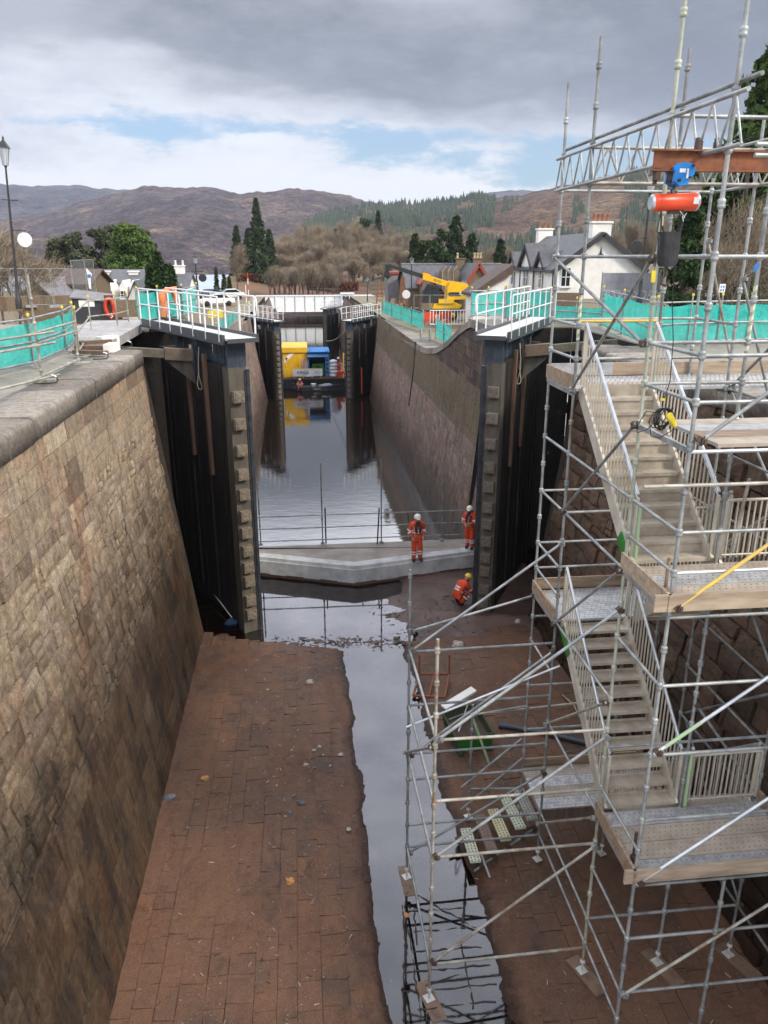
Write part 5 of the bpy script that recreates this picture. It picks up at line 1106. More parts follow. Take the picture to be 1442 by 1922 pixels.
# yellow cabin
def cabin(x0, x1, y0, y1, z0, z1, nm, lab, mk, cat):
    c = thing(nm, ((x0+x1)/2, (y0+y1)/2, z0), lab, cat); m = MB(); m.box((x0+x1)/2, (y0+y1)/2, (z0+z1)/2, x1-x0, y1-y0, z1-z0); n = int((y1-y0)/.3)
    for i in range(n): m.box(x0-.015, y0+(i+.5)*(y1-y0)/n, (z0+z1)/2, .03, .14, z1-z0-.3); m.box(x1+.015, y0+(i+.5)*(y1-y0)/n, (z0+z1)/2, .03, .14, z1-z0-.3)
    m.build('body', M[mk], c); return c
zc = WZ+1.05
c = cabin(-1.75, .75, BY+1.4, BY+4.6, zc, zc+3.0, 'yellow_cabin', 'bright yellow steel cabin with diagonal white label on the barge', 'yellow_cabin', 'cabin')
m = MB(); m.prism([(-1.85, BY+1.25, zc+2.98), (.85, BY+1.25, zc+2.98), (.85, BY+4.7, zc+3.2), (-1.85, BY+4.7, zc+3.2)], (0, 0, .1)); m.prism([(-1.85, BY+1.25, zc+2.55), (.85, BY+1.25, zc+2.55), (.85, BY+1.4, zc+2.6), (-1.85, BY+1.4, zc+2.6)], (0, 0, .43)); m.build('roof', M['yellow_cabin'], c)
m = MB(); m.prism([(-1.6, BY+1.37, zc+1.45), (-1.6, BY+1.37, zc+1.95), (-.95, BY+1.37, zc+2.5), (-.45, BY+1.37, zc+2.5)], (0, .02, 0)); lb = m.build('label', M['cream'], c)
m = MB(); m.box(-1.38, BY+1.355, zc+1.9, .1, .02, .35); m.box(-1.38, BY+1.355, zc+1.92, .3, .02, .08); m.build('emblem', M['text_dark'], lb)
m = MB(); m.box(.2, BY+1.38, zc+1.2, .95, .04, 2.2); dr = m.build('door', M['yellow_cabin'], c); m = MB(); m.box(-.15, BY+1.34, zc+1.2, .04, .05, .25); m.build('handle', M['black'], dr)
# blue shelter with green plant
c = thing('blue_shelter', (2.1, BY+3, zc), 'open fronted blue steel shelter with corrugated roof on the barge', 'shelter')
m = MB(); m.box(.95, BY+2.8, zc+1.35, .1, 3, 2.7); m.box(3.1, BY+2.8, zc+1.35, .1, 3, 2.7); m.box(2.02, BY+4.3, zc+1.35, 2.1, .1, 2.7); m.box(2.9, BY+1.35, zc+1.35, .4, .06, 2.7); m.build('walls', M['blue_cabin'], c)
m = MB(); n = 12
for i in range(n): x = .8+i*.2; m.prism([(x, BY+.9, zc+2.6), (x+.1, BY+.9, zc+2.68), (x+.2, BY+.9, zc+2.6)], (0, 3.5, .12))
m.build('roof', M['blue'], c); m = MB(); m.prism([(.85, BY+.9, zc+2.1), (3.0, BY+.9, zc+2.1), (3.0, BY+1.25, zc+2.5), (.85, BY+1.25, zc+2.5)], (0, .03, .04)); m.build('canopy_flap', M['pale_blue'] if 'pale_blue' in M else M['blue_cabin'], c)
m = MB()
for i in range(5): m.blob((2.9, BY+1.3, zc+.45+i*.42), .12, .05, .12, 8, 5)
m.build('hanging_gear', M['navy'], c)
g = thing('green_generator', (1.9, BY+2.4, zc), 'green generator standing inside the blue shelter', 'generator')
m = MB(); m.box(1.95, BY+2.5, zc+.7, 1.3, 1.5, 1.2); m.build('housing', M['green'], g); m = MB(); m.box(2.0, BY+1.74, zc+.7, .4, .03, .7); m.build('grille', M['black'], g); m = MB(); m.box(1.5, BY+1.74, zc+.6, .25, .03, .5); m.build('panel', M['steel_blue'], g)
m = MB()
for k2, (xx, r1) in enumerate(((.35, .3), (.62, .24))): m.prism([(xx-r1, BY+1.1, zc), (xx+r1, BY+1.1, zc), (xx+.05, BY+1.3, zc+1.9), (xx-.05, BY+1.3, zc+1.9)], (0, .12, 0))
tag(m.build('folded_barriers', M['tarp'], None, (.45, BY+1.1, zc)), 'grey and red folded barriers leaning between the two cabins', 'barrier')
m = MB(); m.prism([(.3, BY+1.06, zc+.1), (.55, BY+1.06, zc+.1), (.5, BY+1.25, zc+1.7), (.42, BY+1.25, zc+1.7)], (0, .02, 0)); tag(m.build('red_barrier', M['bright_red'], None, (.42, BY+1.06, zc)), 'red folded barrier in front of the grey ones on the barge', 'barrier')
rr = random.Random(9)
for i in range(5):
    m = MB(); m.blob((3.55+.05*(i % 2), BY+.75, zc+.2+i*.36), .42, .35, .2, 10, 6, 0, .5, .25, i)
    tag(m.build('white_sack', M['sack'], None, (3.55, BY+.75, zc+i*.36)), 'white bulk sack in the tall pile at the right of the barge', 'sack', 'white sacks piled on the barge')
m = MB(); m.blob((-2.2, BY+.8, zc+.45), .35, .35, .5, 10, 6, 0, .5, .4, 2); tag(m.build('bundle', M['sack'], None, (-2.2, BY+.8, zc)), 'crumpled white bundle at the left end of the barge', 'bundle')
m = MB(); m.box(4.3, BY+1.2, zc+.3, .9, .8, .6); tag(m.build('orange_crate', M['bright_red'], None, (4.3, BY+1.2, zc)), 'orange red crate at the right end of the barge deck', 'crate')
person('stand', (4.15, BY+2.0, zc), pi-.3, 'worker in orange suit standing at the right end of the barge', 1.1)
# black boat
t = thing('work_boat', (1.9, BY-1.2, WZ), 'small black open boat alongside the barge', 'boat')
m = MB(); n = 14; vs = []
for i in range(n+1):
    u = i/n; x = -.6+5.2*u; w = .65*min(1, (1-u)*2.6+.05)*min(1, .75+u*2); sh = WZ+.42+.22*u*u
    vs += [(x, BY-1.25-w, sh), (x, BY-1.25-w*.6, WZ-.15), (x, BY-1.25+w*.6, WZ-.15), (x, BY-1.25+w, sh), (x, BY-1.25+w*.85, sh), (x, BY-1.25+w*.5, WZ+.05), (x, BY-1.25-w*.5, WZ+.05), (x, BY-1.25-w*.85, sh)]
m.add(vs, [(i*8+k2, (i+1)*8+k2, (i+1)*8+(k2+1) % 8, i*8+(k2+1) % 8) for i in range(n) for k2 in range(8)]); m.add(vs[:8], [tuple(range(8))]); m.build('hull', M['black'], t)
text('MULTI', (1.7, BY-1.84, WZ+.22), .26, M['text_grey'], t)
m = MB(); m.box(-.75, BY-1.25, WZ+.5, .3, .35, .6); m.box(-.8, BY-1.25, WZ+.1, .12, .12, .6); m.build('outboard_motor', M['navy'], t)
m = MB(); m.lathe((1.35, BY-1.25, WZ+.1), [(.22, 0), (.28, .55), (.3, .57), (.27, .6)], 14); tag(m.build('bucket', M['cream'], None, (1.35, BY-1.25, WZ+.1)), 'white bucket standing in the black boat', 'bucket')
m = MB(); m.blob((2.6, BY-1.25, WZ+.4), .9, .4, .28, 12, 6, 0, .5, .5, 3); tag(m.build('equipment_heap', M['tarp'], None, (2.6, BY-1.25, WZ+.1)), 'dark heap of sheeted gear in the bow of the black boat', 'gear')
person('sit', (-.05, BY-1.25, WZ+.1), pi, 'worker in orange jacket and white helmet sitting at the stern of the black boat', 1.05)
m = MB(); p, q = at(612, 640, Y=92), at(656, 610, Y=76.5); m.path([p+(q-p)*(i/8)-V((0, 0, .5*sin(pi*i/8))) for i in range(9)], .035, 5); tag(m.build('mooring_rope', M['rope'], None, p), 'pale slack mooring rope running from the barge to the right wall', 'rope')
# ------------------------------------------------------------------ swing bridge
BRY = 174
t = thing('swing_bridge', (2, BRY, -10), 'long white plated swing bridge across the canal', 'bridge')
a, b = at(478, 556, Y=BRY), at(702, 556, Y=BRY); zb = at(590, 585, Y=BRY).z; x0, x1, zt = a.x, b.x, a.z
m = MB(); m.box((x0+x1)/2, BRY, (zt+zb)/2, x1-x0, .2, zt-zb); m.box((x0+x1)/2, BRY, zt, x1-x0+.3, .5, .12); m.box((x0+x1)/2, BRY, zb, x1-x0+.3, .5, .14); m.build('girder', M['white'], t)
m = MB(); m.box((x0+x1)/2, BRY+5, (zt+zb)/2, x1-x0, .2, zt-zb); m.build('far_girder', M['white'], t)
for i in range(13): m = MB(); x = x0+(x1-x0)*i/12; m.box(x, BRY-.16, (zt+zb)/2, .1, .14, zt-zb-.12); m.build('stiffener', M['galv_dull'], t)
m = MB(); m.box((x0+x1)/2, BRY+2.5, zb-.15, x1-x0, 5.5, .3); m.box((x0+x1)/2, BRY-.4, zb-.75, x1-x0, .3, .25); m.build('deck', M['rust_dark'], t)
k = at(652, 552, Y=BRY-2); t = thing('control_kiosk', (k.x, BRY-2, zb), 'small white bridge control kiosk with dark windows', 'kiosk')
m = MB(); m.box(k.x, BRY-2, zb+1.9, 2.6, 2.4, 3.8); m.box(k.x, BRY-2, zb+3.9, 3.0, 2.8, .25); m.build('walls', M['white'], t)
for i in range(3): m = MB(); m.box(k.x-.8+i*.8, BRY-3.22, zb+3.0, .6, .05, .8); m.build('window', M['glass'], t)
m = MB(); b = at(487, 572, Y=140); m.box(b.x, b.y, b.z, 1.6, .1, 1.4); m.box(b.x-.6, b.y, b.z-1.2, .1, .08, 1.2); m.box(b.x+.6, b.y, b.z-1.2, .1, .08, 1.2); tag(m.build('road_sign', M['bright_red'], None, b), 'red and white road sign by the left end of the bridge', 'sign')
# ================================================================== QUAY: FENCES
def net_fence(label, pts, h=1.15, rails=(.12, .6, 1.15), net=(.08, 1.05), postr=.025, mat='galv', caps=True, group=None, posts=None, over=.15):
    pts = [V(p) for p in pts]; t = thing('barrier_fence', pts[0], label, 'fence', group)
    for i, p in enumerate(pts):
        m = MB(); m.tube(p, p+V((0, 0, h+over)), postr, 8)
        m.box(p.x, p.y, p.z+.02, .16, .16, .03, .3); s = m.build('post', M[mat], t)
        if caps: m = MB(); m.lathe(p+V((0, 0, h+over-.03)), [(.036, 0), (.04, .05), (.03, .075)], 8); m.build('yellow_cap', M['plastic_yellow'], s)
    for z in rails:
        for a, b in zip(pts, pts[1:]): m = MB(); d = (b-a).normalized()*.12; m.tube(a+V((0, 0, z))-d, b+V((0, 0, z))+d, .024, 8); m.build('rail', M[mat], t)
    if net:
        m = MB(); vs = []; off = .045; N = 0
        for a, b in zip(pts, pts[1:]):
            d = b-a; nn = max(4, int(d.length/.25)); nrm = V((-d.y, d.x, 0)).normalized()
            for i in range(nn+1):
                p = a+d*i/nn
                for k in range(5):
                    z = net[0]+(net[1]-net[0])*k/4; w = .07*noise.noise((p.x*1.6, p.y*1.6, z*1.2))+.03*noise.noise((p.x*5, p.y*5, z*3)); vs.append(p+nrm*(off+w)+V((0, 0, z-.05*sin(pi*i/nn)*(k == 4))))
                N += 1
        m.add(vs, [(i*5+k, (i+1)*5+k, (i+1)*5+k+1, i*5+k+1) for i in range(N-1) for k in range(4)], True); m.build('netting', M['net'], t)
    return t
Q = -2.6
def q(px, py, Z=Q): return at(px, py, Z=Z)
net_fence('turquoise netted tube fence in the left foreground', [q(-60, 716), q(66, 688), q(127, 661), q(143, 645)], 1.1)
t = thing('handrail_fence', q(80, 717), 'open tube handrail between the left netting and the coping edge', 'handrail')
A, B2_, C2 = q(80, 717), q(148, 684), q(-70, 760); hh = 2.05
for p, z in ((A, 2.25), (B2_, 1.35)):
    m = MB(); m.tube(p, p+V((0, 0, z)), .026); [m.lathe(p+V((0, 0, .25+k*.5)), [(.03, -.04), (.045, -.02), (.045, .02), (.03, .04)], 8) for k in range(int(z*2))]; m.box(p.x, p.y, p.z+.03, .55, .25, .05, .2); m.build('post', M['galv_warm'], t)
for z, e0 in ((.12, .1), (.82, .45), (1.05, .15)):
    d = (B2_-A); m = MB(); m.tube(A+V((0, 0, z))-d*.2, B2_+V((0, 0, z))+d*.06, .025); m.build('rail', M['galv_warm'], t)
    m = MB(); m.tube(C2+V((0, 0, z)), A+V((0, 0, z))+V((.3, .25, 0)), .025); m.build('rail', M['galv_warm'], t)
t = net_fence('bare tube handrail leading past the black bin to the left walkway', [q(150, 668), q(173, 628), q(222, 621), q(243, 614)], 1.15, (.15, .62, 1.15), None, mat='galv_warm')
net_fence('turquoise netted fence behind the bending worker on the left walkway', [q(262, 606), q(300, 601), q(345, 595), q(372, 588)], 1.25, (.1, .7, 1.25), (.05, 1.2))
net_fence('sloping turquoise netted fence going down the left bank past the first gate', [(-5.6, 35, zq(35)), (-5.5, 37.5, zq(37.5)), (-5.4, 40, zq(40)), (-5.35, 43, zq(43)), (-5.3, 47, zq(47)), (-5.3, 52, zq(52))], 1.15, (.15, .65, 1.15), (.3, 1.05))
net_fence('distant turquoise netted fence along the left bank near the second gates', [(-5.6, 56+i*4.4, zq(56+i*4.4)) for i in range(5)], 1.15, (.15, .65, 1.15), (.2, 1.05))
net_fence('long turquoise netted fence running down the right bank beside the yellow crane', [at(px, py, Z=-5.45) for px, py in ((718, 590), (735, 597), (753, 604), (772, 612), (794, 621))], 1.35, (.15, .75, 1.35), (.1, 1.3), group=None)
net_fence('short turquoise netted panel where the right bank fence meets the curved wall', [at(px, py, Z=-5.35) for px, py in ((817, 636), (832, 646), (846, 655))], 1.35, (.15, .75, 1.35), (.1, 1.3))
net_fence('small turquoise netted panel behind the curved right wall head', [q(884, 596), q(915, 595), q(946, 594)], 1.15, (.1, .6, 1.15), (.05, 1.1))
net_fence('turquoise netted fence between the two white railings of the right walkway', [q(948, 598), q(985, 600), q(1030, 602)], 1.25, (.1, .6, 1.25), (.05, 1.2))
net_fence('low sagging turquoise net in front of the white house', [q(1034, 603), q(1080, 606), q(1128, 610)], .85, (.1, .45, .85), (.05, .68))
net_fence('tall turquoise netted panel right of the low sagging net', [q(1128, 612), q(1165, 628), q(1225, 656)], 1.35, (.1, .6, 1.35), (.02, 1.25))
net_fence('long turquoise netted fence on the right quay behind the scaffold', [q(1232, 652), q(1290, 648), q(1345, 646), q(1400, 644), q(1470, 642)], 1.35, (.12, .66, 1.3), (.05, 1.22))
def heras(label, pts, h=2.0, base=Q):
    t = thing('mesh_fence', pts[0], label, 'fence')
    for a, b in zip(pts, pts[1:]):
        a, b = V(a), V(b); d = (b-a).normalized()*.04; a, b = a+d, b-d; m = MB()
        for p in (a, b): m.tube(p+V((0, 0, .1)), p+V((0, 0, h)), .02, 6)
        m.tube(a+V((0, 0, h)), b+V((0, 0, h)), .02, 6); m.tube(a+V((0, 0, .15)), b+V((0, 0, .15)), .018, 6); fo = m.build('panel_frame', M['galv'], t)
        m = MB(); nrm = V((-(b-a).y, (b-a).x, 0)).normalized()*.004; n = int((b-a).length/.18)
        for i in range(1, n): p = a+(b-a)*i/n; m.beam(p+V((0, 0, .15)), p+V((0, 0, h)), .005, .005, (0, 1, 0))
        for z in (.6, 1.1, 1.6): m.beam(a+V((0, 0, z)), b+V((0, 0, z)), .007, .007)
        m.build('wire_infill', M['galv_dull'], fo)
        m = MB(); m.box(a.x, a.y, a.z+.06, .6, .22, .12, .5); m.build('foot_block', M['concrete'], fo)
    return t
heras('grey welded mesh security fence on the left quay beside the lamp post', [at(px, 577, Z=Q) for px in (-30, 27, 58, 103, 143)])
heras('short mesh security panel turned away on the left quay', [at(143, 578, Z=Q), at(166, 560, Z=Q), at(182, 552, Z=Q)], 2.4)
heras('mesh security fence on the right quay in front of the bare bushes', [at(px, 574, Z=Q) for px in (1200, 1285, 1345, 1400, 1470)], 2.05)
heras('grey mesh panels around the yellow crane', [at(px, 606, Z=-5.4) for px in (776, 806, 836, 880)], 2.3)
# printed sheet seen from behind, with mirrored letters
a, b = at(1127, 570, Y=48), at(1236, 572, Y=48); zt = at(1127, 513, Y=48).z; zb = a.z; t = thing('printed_sheet', (a.x, 48, zb), 'translucent white fence sheet with mirrored pale lettering before the white house', 'banner')
m = MB(); n = 12; vs = []
for i in range(n+1):
    for z in (0, 1): vs.append((a.x+(b.x-a.x)*i/n, 48+.05*sin(i*1.7), zb+(zt-zb)*z))
m.add(vs, [(2*i, 2*i+2, 2*i+3, 2*i+1) for i in range(n)], True); m.build('sheet', M['sheet'] if 'sheet' in M else M['tarp'], t)
c = (a+b)/2; text('MACKENZIE', (c.x+.1, 47.9, zb+.52), .72, M['text_pale'] if 'text_pale' in M else M['text_grey'], t, mirror=True)
m = MB(); [m.tube((x, 48.06, zb-.2), (x, 48.06, zt+.1), .025, 6) for x in (a.x, b.x, c.x)]; m.tube((a.x, 48.06, zt), (b.x, 48.06, zt), .02, 6); m.build('frame', M['galv_dull'], t)
m = MB(); b = at(1356, 541, Y=29.5); m.box(b.x, b.y, b.z, .24, .02, .32); s = m.build('notice', M['white'], None, b); tag(s, 'small white notice with blue marks on the right mesh fence', 'notice')
m = MB(); [m.box(b.x+dx, b.y-.014, b.z+dz, .05, .006, .08) for dx in (-.05, .05) for dz in (-.07, .06)]; m.build('blue_mark', M['blue'], s)
m = MB(); b = at(168, 520, Y=42.5); m.prism([(b.x-.12, b.y, b.z+.45), (b.x+.15, b.y, b.z+.15), (b.x+.05, b.y, b.z-.1), (b.x+.02, b.y, b.z-.6), (b.x-.08, b.y, b.z-.55)], (0, .02, 0)); s = m.build('pennant', M['white'], None, b); tag(s, 'white and pale blue pennant hanging on the left mesh panel', 'flag')
m = MB(); m.box(b.x, b.y-.006, b.z+.05, .18, .006, .16, 0); m.build('blue_emblem', M['blue_cabin'], s)
m = MB(); b = at(1416, 500, Y=9.2); m.prism([b, b+V((.05, 0, .05)), b+V((.06, 0, -.02)), b+V((.0, 0, -.07))], (0, .01, 0)); tag(m.build('blue_glove', M['blue'], None, b), 'blue cloth tied on the upper right of the scaffold', 'cloth')
# ------------------------------------------------------------------ left quay furniture
b = at(172, 606, Z=Q); t = thing('tool_chest', b, 'black shed like box with grey sloping lid and white notice on the left quay', 'box')
m = MB(); w = 1.35; m.hexa([(b.x-w/2, b.y, Q), (b.x+w/2, b.y, Q), (b.x+w/2, b.y+.9, Q), (b.x-w/2, b.y+.9, Q)], [(b.x-w/2, b.y, Q+1.0), (b.x+w/2, b.y, Q+.85), (b.x+w/2, b.y+.9, Q+1.05), (b.x-w/2, b.y+.9, Q+1.25)]); m.build('body', M['wall_black'], t)
m = MB(); m.hexa([(b.x-w/2-.08, b.y-.08, Q+1.0), (b.x+w/2+.08, b.y-.08, Q+.84), (b.x+w/2+.08, b.y+1, Q+1.06), (b.x-w/2-.08, b.y+1, Q+1.25)], [(b.x-w/2-.08, b.y-.08, Q+1.05), (b.x+w/2+.08, b.y-.08, Q+.89), (b.x+w/2+.08, b.y+1, Q+1.11), (b.x-w/2-.08, b.y+1, Q+1.3)]); m.build('lid', M['slate_grey'], t)
m = MB(); m.box(b.x-.1, b.y-.02, Q+.78, .62, .02, .26); m.build('notice', M['cream'], t)
b = at(207, 590, Z=Q+.1); b = V((b.x, at(172, 606, Z=Q).y-.1, Q)); b.x = at(207, 585, Y=b.y).x; t = thing('life_ring', (b.x, b.y, Q+.5), 'orange life ring in its housing by the black box on the left quay', 'life ring')
m = MB(); pts = [V((b.x+.17*sin(2*pi*i/20), b.y-.05*cos(2*pi*i/20), Q+.62+.36*cos(2*pi*i/20))) for i in range(21)]; m.path(pts, .075, 8); m.build('ring', M['bright_red'], t)
m = MB(); m.box(b.x-.03, b.y+.1, Q+.55, .36, .06, 1.1); m.build('backboard', M['rust_dark'], t)
m = MB(); m.path([b+V((.05, -.1, .4)), b+V((.1, -.1, .25)), b+V((.02, -.1, .2))], .02, 5); m.build('rope', M['white'], t)
# ------------------------------------------------------------------ lamp posts
def lamp(base, h, label, disc=None, arms=True, lean=0, lant=.5):
    b = V(base); t = thing('street_lamp', b, label, 'street lamp'); m = MB()
    m.lathe(b, [(.16, 0), (.16, .5), (.11, .6), (.09, 1.2), (.07, 1.3), (.06, h*.55), (.045, h-.1), (.045, h)], 10); m.lathe(b+V((0, 0, h*.62)), [(.06, 0), (.09, .05), (.06, .1)], 10); m.build('post', M['black'], t)
    if arms: m = MB(); m.tube(b+V((-.35, 0, h*.78)), b+V((.45, 0, h*.78)), .022, 6); m.build('ladder_bar', M['black'], t)
    m = MB(); z = b+V((0, 0, h)); s = lant
    m.lathe(z, [(.05, 0), (.1, .06*s), (.05, .1*s)], 6)
    for k in range(4): a = pi/4+k*pi/2; m.beam(z+V((cos(a)*.13, sin(a)*.13, .1*s)), z+V((cos(a)*.24, sin(a)*.24, .95*s)), .03, .03, (0, 1, 0))
    m.lathe(z+V((0, 0, .95*s)), [(.36, 0), (.3, .06), (.12, .3*s), (.05, .36*s), (.06, .44*s), (.02, .56*s)], 4); m.build('lantern_frame', M['black'], t)
    m = MB(); m.lathe(z+V((0, 0, .1*s)), [(.15, 0), (.29, .85*s)], 4); m.build('lantern_glass', M['lantern'], t)
    if disc:
        dz, dx, mk, r = disc; m = MB(); m.tube(b+V((0, 0, dz+.45)), b+V((dx+.1, 0, dz+.45)), .022, 6); m.build('sign_arm', M['black'], t); m = MB(); m.lathe(b+V((dx, -.05, dz)), [(r-.02, 0), (r, .02), (r, .06), (r-.02, .08)], 24, (0, 1, 0)); m.build('round_sign', M[mk], t)
    return t
def lant_mat():
    t = NT('frosted lantern glass'); t.b.inputs['Alpha'].default_value = .55; return t.fin((.6, .63, .66), .2)
M['lantern'] = lant_mat()
b = at(36, 580, Z=Q); lp_ = lamp(b, at(8, 310, Y=b.y).z-Q-.1, 'black lamp post with white round sign at the left edge', (at(37, 449, Y=b.y).z-Q, .6, 'white', .36), True, 0, .95); lp_.rotation_euler = (0, .05, 0)
def lamp_px(px, pyb, pyt, Y, label, disc=None, **k): b = at(px, pyb, Y=Y); h = at(px, pyt, Y=Y).z-b.z; lamp((b.x, Y, b.z), h-.9, label, disc, **k)
lamp_px(372, 560, 472, 62, 'black lamp post against the loch with small dark round sign', (1.5, .45, 'black', .3))
lamp_px(361, 545, 527, 150, 'tiny distant lamp post by the loch shore', None, lant=.6)
lamp_px(772, 585, 478, 76, 'black lamp post with white disc behind the crane boom', (1.6, -.5, 'white', .4))
lamp_px(690, 575, 516, 110, 'small lamp post left of the crane boom', None)
lamp_px(1199, 575, 328, 40, 'tall black lamp post with dark round sign seen behind the hoist', (at(1193, 464, Y=40).z-at(1199, 575, Y=40).z, -.45, 'black', .33), lant=.9)
# ------------------------------------------------------------------ cars and small bank clutter
def car(c, rz, label, mk='white'):
    t = thing('parked_car', c, label, 'car'); x, y, z = c
    def loc(m): m.v = [(x+(a-x)*cos(rz)-(b_-y)*sin(rz), y+(a-x)*sin(rz)+(b_-y)*cos(rz), d) for a, b_, d in m.v]; return m
    m = MB(); s = [(-2.1, .35), (-2.15, .75), (-1.6, .9), (-1.15, .95), (-.5, 1.42), (.9, 1.45), (1.7, .98), (2.1, .92), (2.15, .4)]
    m.prism([(x+a, y-.82, z+h) for a, h in s][::-1], (0, 1.64, 0)); loc(m).build('body', M[mk], t)
    m = MB(); m.prism([(x+a, y-.84, z+h) for a, h in ((-1.0, .98), (-.45, 1.36), (.85, 1.38), (1.45, 1.0))][::-1], (0, 1.68, 0)); m.prism([(x-1.17, y-.7, z+.98), (x-.54, y-.65, z+1.4), (x-.54, y+.65, z+1.4), (x-1.17, y+.7, z+.98)], (-.03, 0, .02)); loc(m).build('window', M['glass'], t)
    for dx in (-1.35, 1.35):
        for dy in (-.8, .8): m = MB(); m.lathe((x+dx, y+dy-.1, z+.32), [(.2, 0), (.32, .02), (.32, .18), (.2, .2)], 14, (0, 1, 0)); loc(m).build('wheel', M['rubber'], t)
    for dy in (-.6, .6): m = MB(); m.box(x-2.14, y+dy, z+.68, .06, .3, .14); loc(m).build('headlight', M['alu'], t)
b = at(408, 573, Z=-5.8); car((b.x, b.y, zq(b.y)), .25, 'white car parked on the left bank beyond the first walkway'); b = at(432, 562, Z=-6); car((b.x, b.y, zq(b.y)), .2, 'second white car farther along the left bank'); b = at(395, 560, Z=-5.8); car((b.x, b.y, zq(b.y)), 1.2, 'dark car behind the white cars on the left bank', 'navy')
b = at(405, 597, Z=-5.0); m = MB(); m.box(b.x, b.y, b.z+.3, 1.2, .6, .5); m.box(b.x, b.y, b.z+.62, .9, .5, .18); tag(m.build('yellow_box', M['plastic_yellow'], None, b), 'yellow and black equipment box on the left bank', 'box')
for px, py, ht, lab in ((468, 575, 4.2, 'thin red and white pole on the left bank near the bridge'), ((463), 572, 2.6, 'short white pole beside the red and white pole')):
    b = at(px, py, Z=-6.2); m = MB(); [m.tube((b.x, b.y, b.z+ht*i/6), (b.x, b.y, b.z+ht*(i+1)/6), .06, 6, None, i % 2) for i in range(6)]; tag(m.build('marker_pole', [M['white'], M['bright_red'] if ht > 4 else M['white']], None, b), lab, 'pole')
# ------------------------------------------------------------------ rotating telehandler
TY = 70; b = at(815, 597, Z=-5.5); o = V((b.x, b.y, zq(b.y))); t = thing('telehandler', o, 'yellow rotating telehandler with long black boom lowered to the left on the right bank', 'telehandler')
def T(x, y, z): return (o.x+x, o.y+y, o.z+z)
m = MB(); m.box(*T(.3, 0, 1.0), 4.6, 1.5, .5); m.box(*T(2.6, 0, 1.25), .7, 1.9, .7); m.box(*T(-2.1, 0, 1.1), .6, 1.9, .6); m.build('chassis', M['black'], t)
m = MB(); m.prism([T(-.35, -1.0, 1.35), T(2.8, -1.0, 1.35), T(3.1, -1.0, 1.75), T(2.4, -1.0, 2.05), T(-.2, -1.0, 1.95)], (0, 1.9, 0)); m.box(*T(1.2, -1.1, 2.2), 1.8, .2, .5); m.build('lower_cover', M['yellow'], t)
for x in (-1.5, 2.0):
    for y in (-1.05, .85):
        m = MB(); m.lathe(T(x, y-.2, .62), [(.3, 0), (.6, .03), (.63, .1), (.63, .32), (.6, .4), (.3, .42)], 18, (0, 1, 0)); w = m.build('wheel', M['rubber'], t); m = MB(); m.lathe(T(x, y-.22, .62), [(.05, 0), (.3, .02), (.3, .1)], 12, (0, 1, 0)); m.build('rim', M['yellow'], w)
for x in (-2.2, 2.9):
    m = MB(); m.beam(T(x, -1.0, 1.0), T(x, -1.7, .1), .16, .16); m.box(*T(x, -1.75, .06), .5, .4, .1); m.build('stabiliser', M['galv_dull'], t)
m = MB(); m.prism([T(1.3, -1.1, 2.35), T(3.6, -1.1, 2.4), T(4.1, -1.1, 2.9), T(4.05, -1.1, 3.5), T(3.6, -1.1, 4.2), T(1.75, -1.1, 4.45), T(1.35, -1.1, 3.6)], (0, 2.0, 0)); m.build('upper_body', M['yellow'], t)
m = MB(); m.prism([T(1.55, -1.115, 2.75), T(2.9, -1.115, 2.75), T(2.9, -1.115, 3.2), T(1.55, -1.115, 3.2), T(1.35, -1.115, 3.0)], (0, .02, 0)); m.build('engine_grille', M['black'], t)
m = MB(); m.box(*T(3.3, -1.12, 3.05), 1.1, .03, .36); pl = m.build('side_plate', M['cream'], t); text('MERLO', T(3.3, -1.15, 3.05), .3, M['green'], pl)
m = MB(); m.prism([T(-1.6, -1.0, 2.0), T(.3, -1.0, 2.0), T(.35, -1.0, 3.9), T(-1.0, -1.0, 4.15), T(-1.5, -1.0, 3.4)], (0, .95, 0)); cb = m.build('cab', M['black'], t)
m = MB(); m.prism([T(-1.4, -1.02, 2.4), T(-.75, -1.02, 2.3), T(-.72, -1.02, 3.9), T(-1.0, -1.02, 4.0), T(-1.38, -1.02, 3.4)], (0, .03, 0)); m.prism([T(-.62, -1.02, 2.75), T(.15, -1.02, 2.75), T(.18, -1.02, 3.7), T(-.62, -1.02, 3.75)], (0, .03, 0)); m.build('cab_window', M['cabglass'] if 'cabglass' in M else M['glass'], cb)
m = MB(); m.beam(T(2.6, .25, 3.75), T(-1.1, .25, 4.85), .6, .62); m.prism([T(-.7, -.12, 4.4), T(-1.45, -.12, 4.6), T(-1.4, -.12, 5.35), T(-.5, -.12, 5.15)], (0, .75, 0)); bo = m.build('boom', M['yellow'], t)
m = MB(); m.beam(T(-1.0, .25, 4.82), T(-4.0, .25, 5.72), .42, .46); m.beam(T(-3.8, .25, 5.66), T(-5.3, .25, 6.1), .34, .36); m.build('boom_extension', M['black'], bo)
m = MB(); m.prism([T(-5.1, .0, 6.3), T(-5.75, .0, 6.25), T(-5.9, .0, 5.1), T(-5.5, .0, 4.6), T(-5.2, .0, 4.9), T(-5.35, .0, 5.5)], (0, .5, 0)); m.box(*T(-5.5, .25, 4.95), .9, .9, .1); m.box(*T(-5.75, .25, 5.6), .12, 1.2, 1.4); m.build('carriage', M['black'], bo)
text('ROTO', T(.3, -.08, 4.43), .34, M['text_dark'], bo, rot=(pi/2, .29, 0))
m = MB(); m.box(*T(3.5, .3, 4.2), .5, .4, .4); m.build('beacon', M['blue_cabin'], t)
t.scale = (.8, .8, .8)
